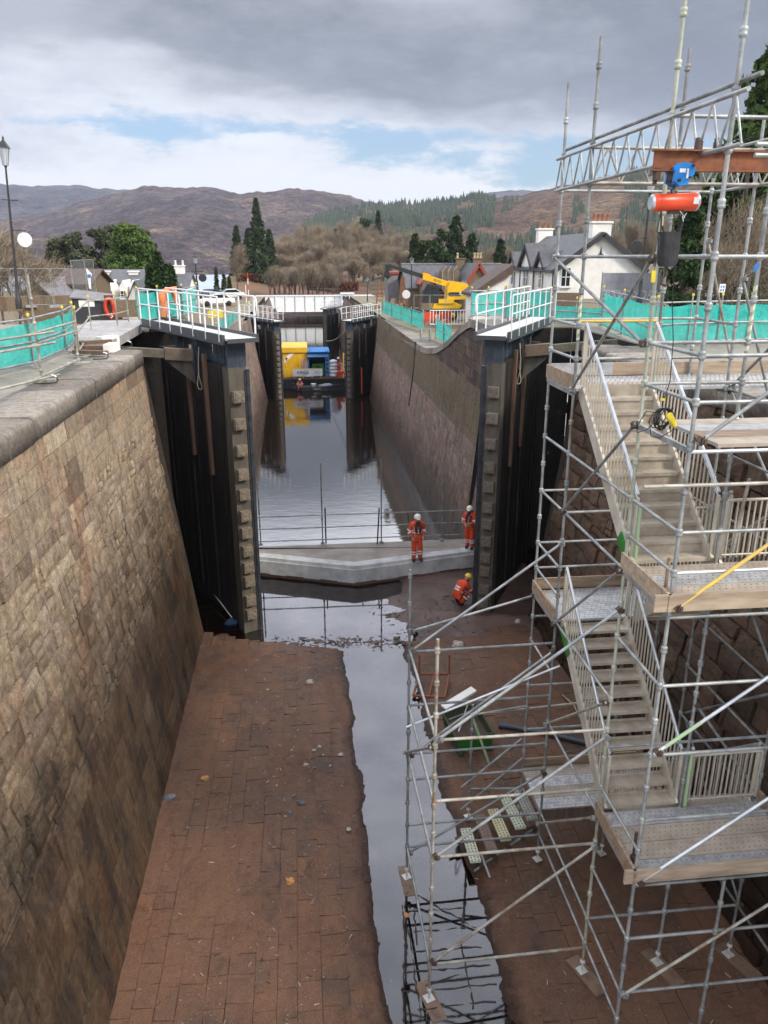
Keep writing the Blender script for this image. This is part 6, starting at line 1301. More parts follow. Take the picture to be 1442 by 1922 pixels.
# barriers beside it
b = at(847, 612, Z=-5.4); t = thing('pedestrian_barrier', b, 'white barred pedestrian barrier below the telehandler', 'barrier'); m = MB(); w = 1.75
for i in range(15): x = b.x-w+2*w*i/14; m.beam((x, b.y, b.z+.15), (x, b.y, b.z+1.25), .04, .04, (0, 1, 0))
m.tube((b.x-w, b.y, b.z+1.25), (b.x+w, b.y, b.z+1.25), .04, 6); m.tube((b.x-w, b.y, b.z+.15), (b.x+w, b.y, b.z+.15), .04, 6); m.build('bars', M['cream'], t); m = MB(); [m.box(b.x+s*w*.8, b.y, b.z+.04, .1, .6, .08) for s in (-1, 1)]; m.build('foot', M['galv_dull'], t)
for px0, px1, py, lab in ((797, 815, 611, 'orange plastic barrier left of the white barred barrier'), (826, 846, 610, 'orange plastic barrier right of the fence gap')):
    a, b = at(px0, py, Z=-5.4), at(px1, py-3, Z=-5.4); m = MB(); [m.beam(a+V((0, 0, z)), b+V((0, 0, z)), .06, .12) for z in (.25, .5, .95)]; m.beam(a+V((0, 0, .7)), b+V((0, 0, .7)), .04, .5); [m.beam(p, p+V((0, 0, 1.1)), .1, .1, (0, 1, 0)) for p in (a, b)]; tag(m.build('plastic_barrier', M['bright_red'], None, a), lab, 'barrier')
b = at(800, 642, Z=-5.35); t = MB()
for dx in (-.3, .3): t.path([b+V((dx, 0, -.4)), b+V((dx, 0, .55)), b+V((dx, .12, .8)), b+V((dx, .4, .85)), b+V((dx, .6, .6)), b+V((dx, .6, 0))], .03, 6)
t.path([b+V((-.3, 0, .3)), b+V((.3, 0, .3))], .03, 6); tag(t.build('ladder_hoops', M['galv'], None, b), 'pair of hooped ladder rails on the right coping by the wall crack', 'ladder')
for px, lab, mk in ((652, 'orange water filled barriers on the right bank by the boom end', 'wood_pale'),): pass
b = at(738, 580, Z=-5.6); m = MB()
for i in range(7): m.box(b.x-1.2+i*.45, b.y+.4*(i % 2), b.z+.3+.45*(i % 3 == 0), .42, .5, .5+.2*(i % 2), .2*i)
tag(m.build('pallet_heap', M['wood_pale'], None, b), 'heap of pale timber packs on the bank under the boom tip', 'timber')
for px, py, mk, lab in ((713, 560, 'rust', 'rusty red standing trestle under the boom carriage'), (756, 555, 'rust', 'rusty red ladder trestle beside the grey shed')):
    b = at(px, py+20, Y=82); m = MB(); [m.beam(b+V((s*.4, 0, 0)), b+V((s*.12, 0, 2.9)), .12, .12, (0, 1, 0)) for s in (-1, 1)]; [m.beam(b+V((-.4+.045*i, 0, .35*i+.2)), b+V((.4-.045*i, 0, .35*i+.2)), .08, .08) for i in range(7)]; tag(m.build('trestle_ladder', M[mk], None, b), lab, 'trestle')
# ------------------------------------------------------------------ houses
def gable(m, x0, x1, y0, y1, zb, ze, zr, axis='x', mi=0):
    """walls with gables; ridge along axis"""
    m.hexa([(x0, y0, zb), (x1, y0, zb), (x1, y1, zb), (x0, y1, zb)], [(x0, y0, ze), (x1, y0, ze), (x1, y1, ze), (x0, y1, ze)], mi)
    if axis == 'x': ym = (y0+y1)/2; m.prism([(x0, y0, ze), (x0, y1, ze), (x0, ym, zr)][::-1], (x1-x0, 0, 0), mi)
    else: xm = (x0+x1)/2; m.prism([(x0, y0, ze), (x1, y0, ze), (xm, y0, zr)], (0, y1-y0, 0), mi)
def roof(m, x0, x1, y0, y1, ze, zr, axis='x', ov=.3, th=.14, mi=0):
    if axis == 'x':
        ym = (y0+y1)/2; sl = (zr-ze)/(ym-y0)
        for s in (-1, 1):
            e = y0-ov if s < 0 else y1+ov; p = [(x0-ov, e, ze-sl*ov+.04), (x1+ov, e, ze-sl*ov+.04), (x1+ov, ym, zr+.04), (x0-ov, ym, zr+.04)]
            if s > 0: p = p[::-1]
            m.hexa(p, [(a, b_, c_+th) for a, b_, c_ in p], mi)
    else:
        xm = (x0+x1)/2; sl = (zr-ze)/(xm-x0)
        for s in (-1, 1):
            e = x0-ov if s < 0 else x1+ov; p = [(e, y0-ov, ze-sl*ov+.04), (e, y1+ov, ze-sl*ov+.04), (xm, y1+ov, zr+.04), (xm, y0-ov, zr+.04)]
            if s < 0: p = p[::-1]
            m.hexa(p, [(a, b_, c_+th) for a, b_, c_ in p], mi)
def chimney(x, y, z0, z1, w, d, par, mk='cream', pots=3, potm='pot'):
    m = MB(); m.box(x, y, (z0+z1)/2, w, d, z1-z0); m.box(x, y, z1+.06, w+.16, d+.16, .14); c = m.build('chimney', M[mk], par)
    for i in range(pots): m = MB(); m.lathe((x-w*.36+w*.72*(i/(max(1, pots-1))), y, z1+.12), [(.13, 0), (.11, .45), (.14, .47), (.14, .55), (.1, .56)], 10); m.build('chimney_pot', M[potm], c)
    return c
def window(x, y, z, w, h, par, face='y', frame='white', bars=True):
    m = MB()
    if face == 'y': m.box(x, y-.03, z, w+.16, .06, h+.16)
    else: m.box(x-.03, y, z, .06, w+.16, h+.16)
    f = m.build('window', M[frame], par); m = MB(); g = MB()
    if face == 'y': m.box(x, y-.07, z, w, .03, h); g.box(x, y-.09, z, .05, .03, h); g.box(x, y-.09, z, w, .03, .05); g.box(x, y-.1, z-h/2-.1, w+.3, .18, .1)
    else: m.box(x-.07, y, z, .03, w, h); g.box(x-.09, y, z, .03, .05, h); g.box(x-.09, y, z, .03, w, .05); g.box(x-.1, y, z-h/2-.1, .18, w+.3, .1)
    m.build('pane', M['glass'], f); g.build('glazing_bar', M[frame] if frame == 'white' else M['white'], f)
# white cottage on the right: gable end towards the viewer, dormered front facing left
HYY = 58.0; g0, g1 = at(1040, 560, Y=HYY), at(1200, 560, Y=HYY); hx0, hx1 = g0.x, g1.x; gz = -3.0; ze = at(1060, 505, Y=HYY).z; zr = at(1124, 440, Y=HYY).z; hy1 = HYY+14.5
t = thing('white_cottage', ((hx0+hx1)/2, HYY, gz), 'white rendered cottage with dark slate roof, dormer gables and two pot topped chimneys', 'house')
m = MB(); gable(m, hx0, hx1, HYY, hy1, gz, ze, zr, 'y'); m.build('wall', M['cream'], t)
m = MB(); roof(m, hx0, hx1, HYY, hy1, ze, zr, 'y', .32); rf = m.build('roof', M['slate'], t)
m = MB(); xm = (hx0+hx1)/2
for s, xe in ((-1, hx0-.34), (1, hx1+.34)): sl = (zr-ze)/(xm-hx0); m.beam((xe, HYY-.36, ze-.34*sl+.02), (xm, HYY-.36, zr+.02), .06, .34, (0, 0, 1))
m.build('bargeboard', M['wall_black'], t)
chimney(xm+.15, HYY+.9, zr-.9, at(1124, 418, Y=HYY).z, 1.45, .8, t, pots=4); chimney(xm-.1, hy1-.8, zr-.9, at(1030, 432, Y=hy1).z, 1.3, .8, t, pots=3)
window(hx0+.78, HYY, at(1052, 520, Y=HYY).z, .62, 1.25, t)
m = MB(); m.prism([(xm-.3, HYY-.05, ze+.95), (xm+.3, HYY-.05, ze+.95), (xm+.08, HYY-.05, ze+1.1), (xm, HYY-.05, ze+1.6), (xm-.08, HYY-.05, ze+1.1)], (0, .04, 0)); m.build('gable_vent', M['wall_black'], t)
for yy, w, hgt in ((HYY+3.2, 1.0, 1.5), (HYY+7.2, 1.7, 2.5), (HYY+11.4, 1.0, 1.5)):
    m = MB(); gable(m, hx0-.12, hx0+2.4, yy-w, yy+w, gz if w > 1.2 else ze-.4, ze+.25, ze+.25+hgt*.62, 'x'); dm = m.build('dormer', M['cream'], t)
    m = MB(); roof(m, hx0-.1, hx0+2.5, yy-w, yy+w, ze+.25, ze+.25+hgt*.62, 'x', .28, .1); m.build('dormer_roof', M['slate'], dm)
    m = MB()
    for s in (-1, 1): sl = hgt*.62/w; m.beam((hx0-.4, yy+s*(w+.28), ze+.25-.28*sl), (hx0-.4, yy, ze+.25+hgt*.62), .06, .26, (0, 0, 1))
    m.build('bargeboard', M['wall_black'], dm)
    for k in ((-.4, .4) if w > 1.2 else (0,)): window(hx0-.13, yy+k, ze-.75, .5, 1.35, t, 'x')
m = MB(); [m.tube((hx0-.1, yy, gz), (hx0-.1, yy, ze), .05, 6) for yy in (HYY+.3, HYY+5.2, HYY+9.2, hy1-.2)]; m.tube((hx0-.3, HYY, ze-.2), (hx0-.3, hy1, ze-.2), .06, 6); m.build('gutter', M['wall_black'], t)
# stone row behind the telehandler
t = thing('stone_row', at(860, 560, Y=88), 'long stone row with dark slate roof and red edged gables behind the telehandler', 'house')
Y0 = 88; a, b = at(766, 560, Y=Y0), at(950, 560, Y=Y0); zr = at(800, 499, Y=Y0).z; ze = at(800, 540, Y=Y0).z; m = MB(); gable(m, a.x, b.x, Y0, Y0+8, -6.2, ze, zr, 'x'); m.build('wall', M['rubble_house'], t)
m = MB(); roof(m, a.x, b.x, Y0, Y0+8, ze, zr, 'x', .3); m.build('roof', M['slate'], t); m = MB(); m.box((a.x+b.x)/2, Y0+4, zr+.22, b.x-a.x+.6, .2, .1); m.build('ridge', M['galv'], t)
p, q2 = at(872, 552, Y=Y0-4), at(922, 552, Y=Y0-4); za, zc_ = at(900, 538, Y=Y0-4).z, at(898, 497, Y=Y0-4).z
m = MB(); gable(m, p.x, q2.x, Y0-4, Y0+3, -6.2, za, zc_, 'y'); w_ = m.build('cross_wing', M['rubble_house'], t); m = MB(); roof(m, p.x, q2.x, Y0-4, Y0+3, za, zc_, 'y', .25); m.build('wing_roof', M['slate'], w_)
m = MB(); xm = (p.x+q2.x)/2; [m.beam((xe, Y0-4.3, za-.15), (xm, Y0-4.3, zc_+.05), .08, .3, (0, 0, 1)) for xe in (p.x-.25, q2.x+.25)]; m.build('bargeboard', M['red_barge'], w_)
p, q2 = at(792, 545, Y=Y0-2), at(815, 545, Y=Y0-2); z2 = at(803, 514, Y=Y0-2).z; m = MB(); gable(m, p.x, q2.x, Y0-2, Y0+3, -6, at(800, 530, Y=Y0-2).z, z2, 'y'); w_ = m.build('porch_gable', M['rubble_house'], t); m = MB(); roof(m, p.x, q2.x, Y0-2, Y0+3, at(800, 530, Y=Y0-2).z, z2, 'y', .25, .12); m.build('porch_roof', M['red_barge'], w_)
for k in range(3):
    p = at(838+k*10, 535, Y=Y0-1); m = MB(); gable(m, p.x-.3, p.x+.3, Y0-.6, Y0+2, ze-.5, p.z+1.4, p.z+1.9, 'y'); d_ = m.build('dormer', M['rubble_house'], t); m = MB(); m.beam((p.x-.4, Y0-.7, p.z+1.4), (p.x, Y0-.7, p.z+2.0), .06, .12); m.box(p.x-.38, Y0-.65, p.z+.5, .1, .06, 2); m.build('dormer_trim', M['galv'], d_)
for px, n_ in ((864, 1), (896, 2)): p = at(px, 497, Y=Y0+3); chimney(p.x, Y0+3, zr-1, zr+.7, .95, .7, t, 'rubble_house', n_+1 if n_ > 1 else 1, 'buff_pot')
# lean-to with a dark brown roof in front of the cottage
t = thing('brown_outbuilding', at(910, 570, Y=62), 'outbuilding with steep brown roof and white wall beside the stone row', 'outbuilding')
pa, pb = at(890, 553, Y=62), at(956, 514, Y=62); m = MB(); m.prism([(pa.x, 62, -5.6), (pb.x, 62, -5.6), (pb.x, 62, pb.z), (pa.x, 62, pa.z)], (0, 3, 0)); m.build('wall', M['cream'], t)
m = MB(); m.hexa([(pa.x-.3, 61.6, pa.z-.12), (pb.x+.2, 61.6, pb.z+.02), (pb.x+.2, 65.5, pb.z+.02), (pa.x-.3, 65.5, pa.z-.12)], [(pa.x-.3, 61.6, pa.z+.1), (pb.x+.2, 61.6, pb.z+.75), (pb.x+.2, 65.5, pb.z+.75), (pa.x-.3, 65.5, pa.z+.1)]); m.build('roof', M['slate_brown'], t)
# grey container and white marquee behind the boom
p, q2 = at(728, 573, Y=95), at(750, 573, Y=95); zt = at(735, 514, Y=95).z; m = MB(); m.box((p.x+q2.x)/2, 96.5, (p.z+zt)/2, q2.x-p.x, 3, zt-p.z); t = thing('grey_shed', ((p.x+q2.x)/2, 95, p.z), 'plain grey slated shed behind the crane boom', 'shed'); m.build('wall', M['slate_grey'], t); m = MB(); m.box((p.x+q2.x)/2, 96.5, zt+.1, q2.x-p.x+.3, 3.3, .25); m.build('roof', M['red_barge'], t)
p, q2 = at(750, 560, Y=100), at(766, 560, Y=100); zt = at(757, 518, Y=100).z; t = thing('white_gable', ((p.x+q2.x)/2, 100, p.z-1), 'white gabled hut between the grey shed and the stone row', 'hut'); m = MB(); gable(m, p.x, q2.x, 100, 104, p.z-1, zt-1.2, zt, 'y'); m.build('wall', M['white'], t); m = MB(); roof(m, p.x, q2.x, 100, 104, zt-1.2, zt, 'y', .15); m.build('roof', M['slate'], t)
# left side roofs
t = thing('grey_roofed_terrace', at(240, 545, Y=82), 'long low terrace with dark grey roof and white dormers on the left', 'house')
a, b = at(168, 560, Y=82), at(296, 560, Y=82); zr = at(230, 510, Y=82).z; ze = at(230, 532, Y=82).z; m = MB(); gable(m, a.x, b.x, 82, 90, -7, ze, zr, 'x'); m.build('wall', M['cream'], t); m = MB(); roof(m, a.x, b.x, 82, 90, ze, zr, 'x', .3); m.build('roof', M['slate'], t)
for px in (191, 246): p = at(px, 516, Y=83); chimney(p.x, 84.5, p.z-2, p.z+.25, .9, .8, t, 'cream', 0)
for px, w in ((205, 12), (232, 14), (250, 12)):
    p, p2 = at(px-w/2, 545, Y=79), at(px+w/2, 545, Y=79); zt = at(px, 526, Y=79).z; m = MB(); gable(m, p.x, p2.x, 79, 84, -7, zt-.6, zt, 'y'); d_ = m.build('white_wing', M['cream'], t); window((p.x+p2.x)/2, 79, zt-1.3, .5, .6, t)
p, p2 = at(236, 560, Y=75), at(276, 560, Y=75); zt = at(258, 530, Y=75).z; m = MB(); gable(m, p.x, p2.x, 75, 80, -7, zt-1.9, zt, 'y'); w_ = m.build('front_wing', M['cream'], t); m = MB(); roof(m, p.x, p2.x, 75, 80, zt-1.9, zt, 'y', .25); m.build('wing_roof', M['slate'], w_)
t = thing('brown_roofed_house', at(140, 545, Y=66), 'house with pale brown tiled roof behind the left mesh fence', 'house'); a, b = at(112, 560, Y=66), at(172, 560, Y=66); zr, ze = at(140, 510, Y=66).z, at(140, 535, Y=66).z; m = MB(); gable(m, a.x, b.x, 66, 73, -6.5, ze, zr, 'x'); m.build('wall', M['rubble_house'], t); m = MB(); roof(m, a.x, b.x, 66, 73, ze, zr, 'x', .3); m.build('roof', M['tile_brown'] if 'tile_brown' in M else M['slate_brown'], t)
t = thing('stone_gable_house', at(75, 560, Y=60), 'grey roofed stone house with gable facing the canal behind the left mesh fence', 'house'); a, b = at(40, 570, Y=60), at(104, 570, Y=60); zr, ze = at(66, 528, Y=60).z, at(66, 562, Y=60).z; m = MB(); gable(m, a.x, b.x, 60, 68, -6.5, ze, zr, 'y'); m.build('wall', M['rubble_house'], t); m = MB(); roof(m, a.x, b.x, 60, 68, ze, zr, 'y', .3); m.build('roof', M['slate_grey'], t)
t = thing('slate_cottage', at(340, 548, Y=95), 'dark slate gabled cottage with white chimney beside the cypress columns', 'house'); a, b = at(328, 560, Y=95), at(353, 560, Y=95); zr, ze = at(340, 516, Y=95).z, at(340, 540, Y=95).z; m = MB(); gable(m, a.x, b.x, 95, 103, -7.5, ze, zr, 'x'); m.build('wall', M['cream'], t); m = MB(); roof(m, a.x, b.x, 95, 103, ze, zr, 'x', .3); m.build('roof', M['slate'], t); chimney((a.x+b.x)/2-.5, 99, zr-.5, zr+.9, 1.2, .8, t, 'cream', 2, 'cream')
m = MB(); a, b = at(0, 583, Z=-2.6), at(112, 574, Z=-2.6); m.beam(a+V((-6, 0, .2)), b+V((1, 0, .2)), .5, .75); tag(m.build('quay_wall', M['rubble_house'], None, a), 'low stone parapet behind the left mesh fence', 'wall')
m = MB(); a, b = at(150, 588, Z=-2.6), at(275, 586, Z=-2.6); m.beam(a+V((0, 0, .2)), b+V((0, 0, .2)), .5, .8); tag(m.build('quay_wall', M['rubble_house'], None, a), 'low brown stone wall behind the black box and life ring', 'wall')
m = MB(); a, b = at(1040, 580, Z=-2.7), at(1130, 582, Z=-2.7); m.beam(a+V((0, 3, .35)), b+V((0, 3, .35)), .5, .8); tag(m.build('garden_wall', M['rubble_house'], None, a), 'low garden wall in front of the white cottage', 'wall')
# ================================================================== TREES
def tree_obj(name, label, cat, base, crown, trunk, cm, tm, group=None, leafname='crown'):
    t = thing(name, base, label, cat, group); crown.build(leafname, M[cm], t); trunk.build('trunk', M[tm], t); return t
def card(m, p, s, rr, c, up=.3):
    d = V((rr.gauss(0, 1), rr.gauss(0, 1), rr.gauss(0, 1)+up)).normalized(); a = d.orthogonal().normalized(); b = d.cross(a); an = rr.uniform(0, pi); u = a*cos(an)+b*sin(an); w = d.cross(u)
    m.add([p+u*s, p-u*s*.5+w*s*.45, p-u*s*.5-w*s*.45], [(0, 1, 2)], False, 0, c)
def conifer(base, h, r, seed, n=2600, droop=.25, cs=.3, low=.06, pw=1.0, gap=.35):
    rr = random.Random(seed); m, t = MB(), MB(); b = V(base); t.tube(b, b+V((0, 0, h*.95)), h*.02, 6, h*.004)
    nb = int(46+h*3)
    per = max(4, n//nb)
    for i in range(nb):
        u = low+(1-low)*(i/nb)**.9; z = h*u; L = r*((1-u)**pw)*(1+gap*rr.uniform(-1, .6))+.1; a = i*2.4+rr.uniform(-.4, .4); d = V((cos(a), sin(a), 0)); c0 = rr.uniform(0, .75)
        for k in range(per):
            v = rr.random()**.7; p = b+d*L*v+V((0, 0, z-droop*L*v*v+.1*L*rr.uniform(-1, 1)))+d.cross(V((0, 0, 1)))*L*.33*rr.uniform(-1, 1)*(1.15-v)
            card(m, p, cs*rr.uniform(.6, 1.3), rr, min(1, max(0, c0+rr.uniform(-.15, .3))))
    return m, t
def broad(base, h, r, seed, n=3000, clumps=26, cs=.3, low=.15, shape=(1, 1)):
    rr = random.Random(seed); m, t = MB(), MB(); b = V(base); t.path([b, b+V((.1, 0, h*.35)), b+V((0, .1, h*.7))], [h*.03, h*.022, h*.008], 7)
    for i in range(clumps):
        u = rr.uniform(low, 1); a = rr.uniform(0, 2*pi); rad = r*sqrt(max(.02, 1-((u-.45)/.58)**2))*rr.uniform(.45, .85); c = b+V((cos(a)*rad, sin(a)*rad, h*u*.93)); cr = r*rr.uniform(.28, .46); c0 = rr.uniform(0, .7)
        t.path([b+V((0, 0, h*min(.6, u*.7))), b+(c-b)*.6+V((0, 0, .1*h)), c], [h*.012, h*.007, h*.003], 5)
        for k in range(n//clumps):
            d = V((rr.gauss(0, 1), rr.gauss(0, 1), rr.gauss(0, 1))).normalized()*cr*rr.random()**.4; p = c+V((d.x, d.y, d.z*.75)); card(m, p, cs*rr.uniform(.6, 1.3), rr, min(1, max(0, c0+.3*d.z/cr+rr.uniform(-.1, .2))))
    return m, t
def column(base, h, r, seed, n=2200, cs=.22):
    rr = random.Random(seed); m, t = MB(), MB(); b = V(base); t.tube(b, b+V((0, 0, h*.5)), .12, 6, .04)
    sp = [(rr.uniform(-.5, .5)*r, rr.uniform(-.5, .5)*r, rr.uniform(.8, 1)) for _ in range(7)]
    for k in range(n):
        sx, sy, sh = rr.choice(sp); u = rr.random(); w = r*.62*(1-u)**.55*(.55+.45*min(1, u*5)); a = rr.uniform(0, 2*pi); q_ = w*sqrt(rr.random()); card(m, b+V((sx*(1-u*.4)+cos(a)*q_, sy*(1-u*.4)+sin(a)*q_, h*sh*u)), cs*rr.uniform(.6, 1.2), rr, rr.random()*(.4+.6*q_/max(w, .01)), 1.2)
    return m, t
def bare(base, h, r, seed, n=2600, tw=.035, spread=1.0):
    rr = random.Random(seed); m, t = MB(), MB(); b = V(base); tips = []
    def br(p, d, L, rad, lev):
        q_ = p+d*L; mid = p+d*L*.5+V((rr.gauss(0, .05), rr.gauss(0, .05), 0))*L; t.path([p, mid, q_], [rad, rad*.8, rad*.6], 5 if lev < 2 else 3); tips.append((q_, d, lev, L)); tips.append((mid, d, lev, L))
        if lev >= 3: return
        for k in range(rr.choice((3, 4))): a = V((rr.gauss(0, 1), rr.gauss(0, 1), rr.gauss(.15, .6))).normalized(); nd = (d*.9+a*.75*spread+V((0, 0, .22))).normalized(); br(q_ if k else mid, nd, L*rr.uniform(.6, .78), rad*.55, lev+1)
    br(b, V((0, 0, 1)), h*.3, h*.019, 0); tp = [x for x in tips if x[2] >= 1]
    zmax = max(x[0].z-b.z for x in tips); k_ = h*.93/zmax; rmax = max(hypot(x[0].x-b.x, x[0].y-b.y) for x in tips); kx = r/rmax
    def fit(p): return (b.x+(p[0]-b.x)*kx, b.y+(p[1]-b.y)*kx, b.z+(p[2]-b.z)*k_)
    t.v = [fit(p) for p in t.v]
    for i in range(n):
        p, d, lev, L = rr.choice(tp); p = V(fit(p))+V((rr.gauss(0, 1), rr.gauss(0, 1), rr.gauss(0, .8)))*h*.05; a = V((rr.gauss(0, 1), rr.gauss(0, 1), rr.gauss(.5, .6))).normalized(); e = p+(d*.6+a*.8).normalized()*h*rr.uniform(.05, .13); s = (e-p).cross(V((rr.random(), rr.random(), rr.random()))).normalized()*tw*h/12
        m.add([p-s, p+s, e], [(0, 1, 2)], False, 0, rr.random())
    return m, t
def base_h(px, pyt, Y, zb=None):
    zb = zq(Y)-.1 if zb is None else zb; r = ray(px, pyt); k = Y/r.y; return V((r.x*k, Y, zb)), r.z*k-zb
def wpx(w, Y): return w/FPX*Y*1.03
# left side
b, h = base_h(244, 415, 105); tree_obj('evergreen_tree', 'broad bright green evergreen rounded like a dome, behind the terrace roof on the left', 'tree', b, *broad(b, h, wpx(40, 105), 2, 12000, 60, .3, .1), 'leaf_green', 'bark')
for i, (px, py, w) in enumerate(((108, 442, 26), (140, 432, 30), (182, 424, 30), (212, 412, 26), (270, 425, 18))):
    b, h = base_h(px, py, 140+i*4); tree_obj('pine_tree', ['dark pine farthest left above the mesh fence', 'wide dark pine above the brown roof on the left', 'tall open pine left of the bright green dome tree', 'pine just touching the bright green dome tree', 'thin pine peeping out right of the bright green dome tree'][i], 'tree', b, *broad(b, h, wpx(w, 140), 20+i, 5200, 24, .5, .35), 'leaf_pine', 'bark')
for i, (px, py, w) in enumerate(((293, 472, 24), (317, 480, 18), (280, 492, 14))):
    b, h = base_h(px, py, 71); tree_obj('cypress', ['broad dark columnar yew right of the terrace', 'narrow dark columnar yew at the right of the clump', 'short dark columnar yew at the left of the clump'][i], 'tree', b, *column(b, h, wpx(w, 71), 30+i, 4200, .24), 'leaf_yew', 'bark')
for i, (px, py, w, Y) in enumerate(((20, 455, 60, 50), (-20, 420, 50, 56), (65, 470, 36, 62))):
    b, h = base_h(px, py, Y); tree_obj('bare_tree', ['bare branched winter tree behind the left lamp post', 'tall bare tree cut by the left edge of the picture', 'low bare winter tree between the lamp post and the pines'][i], 'tree', b, *bare(b, h, wpx(w, Y), 40+i, 3000, .03), 'twigs', 'bark')
for i, (px, py, w) in enumerate(((235, 418, 16), (102, 440, 18), (205, 425, 14))):
    b, h = base_h(px, py, 170); tree_obj('larch', 'pinkish bare larch showing among the pines on the left', 'tree', b, *bare(b, h, wpx(w, 170), 50+i, 1600, .05), 'twigs', 'bark', 'bare larches among the pines')
# beyond the bridge
for i, (px, py, w, Y) in enumerate(((480, 373, 25, 205), (443, 425, 17, 225), (465, 430, 22, 235), (505, 432, 20, 215))):
    b, h = base_h(px, py, Y, -8); tree_obj('redwood', ['very tall pointed conifer standing highest beyond the bridge', 'smaller pointed conifer left of the tallest one', 'bushy conifer close behind the tallest one', 'blue green conifer right of the tallest one'][i], 'tree', b, *conifer(b, h, wpx(w, Y), 60+i, 3800, .3, .7, .03, .75), 'leaf_redwood', 'bark')
b, h = base_h(442, 460, 190, -8); tree_obj('bare_tree', 'pale round bare tree below the pointed conifers', 'tree', b, *bare(b, h, wpx(18, 190), 71, 2600, .05), 'twigs', 'bark')
for i, (px, py, w, Y) in enumerate(((405, 502, 7, 170), (420, 515, 9, 150), (430, 520, 8, 160))):
    b, h = base_h(px, py, Y, -9); tree_obj('young_conifer', ['thin young spruce at the loch shore', 'small dark young conifer right of the thin spruce', 'low scrubby conifer beside the yellow bank'][i], 'tree', b, *conifer(b, h, wpx(w, Y), 80+i, 900, .2, .4), 'leaf_spruce', 'bark')
protos = []
def forest(pts, nm, labs, cm, grp):
    for i, (px, py, w, Y) in enumerate(pts):
        b, h = base_h(px, py, Y, -7)
        if len(protos) < 6: m, t = bare((0, 0, 0), 12, 5.4, 100+len(protos), 7500, .03, 1.15); r_ = thing('bare_tree', (0, 0, 0), labs[0], 'tree', grp); m.build('crown', M['twigs_dark' if len(protos) % 2 else 'twigs'], r_); t.build('trunk', M['bark'], r_); protos.append(r_); o = r_
        else: o = copy_tree(protos[i % 6])
        o.location = b; s = h/12; sx = wpx(w, Y)/5.4; o.scale = (sx, sx, s); o.rotation_euler = (0, 0, i*1.9); o['label'] = labs[i % len(labs)]; o['group'] = grp
rr = random.Random(4); pts = []
top = [(495, 470), (520, 445), (545, 430), (580, 425), (620, 416), (660, 412), (690, 425), (720, 418), (750, 432), (780, 440), (810, 445)]
for row, (Y, dy) in enumerate(((275, 0), (258, 10), (240, 26), (225, 44), (210, 66))):
    for k in range(11):
        px = 492+k*29+rr.uniform(-9, 9)+(row % 2)*13
        if px > 830 or (row > 3 and px < 505): continue
        pts.append((px, lerp_list(top, px)+dy+rr.uniform(-6, 6), 26+rr.uniform(-4, 6), Y+rr.uniform(-6, 6)))
forest(pts, 'bare_tree', ['bare brown winter tree in the wood beyond the bridge'], 'twigs', 'bare winter trees of the wood beyond the bridge')
pts = [(px, py+rr.uniform(-5, 5), 26, Y) for px, py, Y in ((925, 465, 150), (955, 458, 160), (985, 470, 150), (900, 470, 165), (860, 480, 160), (1150, 430, 130), (1185, 420, 135), (1215, 415, 125), (1240, 405, 130), (1265, 400, 120), (1290, 390, 115))]
forest(pts, 'bare_tree', ['bare tan winter tree on the slope behind the cottages'], 'twigs', 'bare winter trees behind the cottages')
for i, (px, py, w, Y, k) in enumerate(((779, 440, 18, 135, 0), (803, 440, 22, 130, 1), (828, 428, 26, 130, 1), (857, 406, 34, 132, 0), (886, 440, 24, 128, 0), (940, 450, 19, 140, 0), (710, 395, 14, 270, 0), (684, 402, 18, 265, 1), (630, 430, 10, 255, 0))):
    b, h = base_h(px, py, Y, -6); lab = ['slim dark fir left of the evergreen clump', 'bushy green evergreen in the clump behind the stone row', 'tall bushy evergreen in the middle of the clump', 'tallest dark fir of the clump behind the stone row', 'dark fir right of the tallest one', 'lone small fir left of the white cottage', 'fir rising above the bare wood', 'green pine rising left of the fir above the bare wood', 'slim olive tree inside the bare wood'][i]
    mt = conifer(b, h, wpx(w, Y), 90+i, 3600, .3, .55, .04, .6) if not k else broad(b, h, wpx(w, Y), 90+i, 2600, 22, .5, .08)
    tree_obj('fir_tree', lab, 'tree', b, *mt, 'leaf_spruce' if not k else 'leaf_yew', 'bark')
# right edge
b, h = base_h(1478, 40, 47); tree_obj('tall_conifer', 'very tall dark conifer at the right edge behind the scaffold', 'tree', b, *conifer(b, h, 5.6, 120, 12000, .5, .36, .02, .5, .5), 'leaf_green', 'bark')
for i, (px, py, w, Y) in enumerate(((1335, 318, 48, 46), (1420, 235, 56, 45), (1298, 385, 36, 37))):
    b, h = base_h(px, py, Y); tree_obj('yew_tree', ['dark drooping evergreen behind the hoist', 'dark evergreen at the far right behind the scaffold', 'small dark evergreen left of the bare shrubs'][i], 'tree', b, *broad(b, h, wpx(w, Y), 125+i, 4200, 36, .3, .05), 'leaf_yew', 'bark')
for i, (px, py, w, Y) in enumerate(((1320, 455, 36, 40), (1365, 400, 40, 41), (1410, 370, 40, 40), (1450, 400, 40, 42), (1285, 480, 30, 44), (1390, 450, 36, 38))):
    b, h = base_h(px, py, Y); tree_obj('bare_shrub', ['many stemmed bare shrub behind the right mesh fence, under the yews'], 'shrub', b, *bare(b, h, wpx(w, Y), 130+i, 1500, .018, .6), 'twigs', 'bark', 'bare shrubs behind the right mesh fence') if False else tree_obj('bare_shrub', 'many stemmed bare shrub behind the right mesh fence, under the yews', 'shrub', b, *bare(b, h, wpx(w, Y), 130+i, 1500, .018, .6), 'twigs', 'bark', 'bare shrubs behind the right mesh fence')
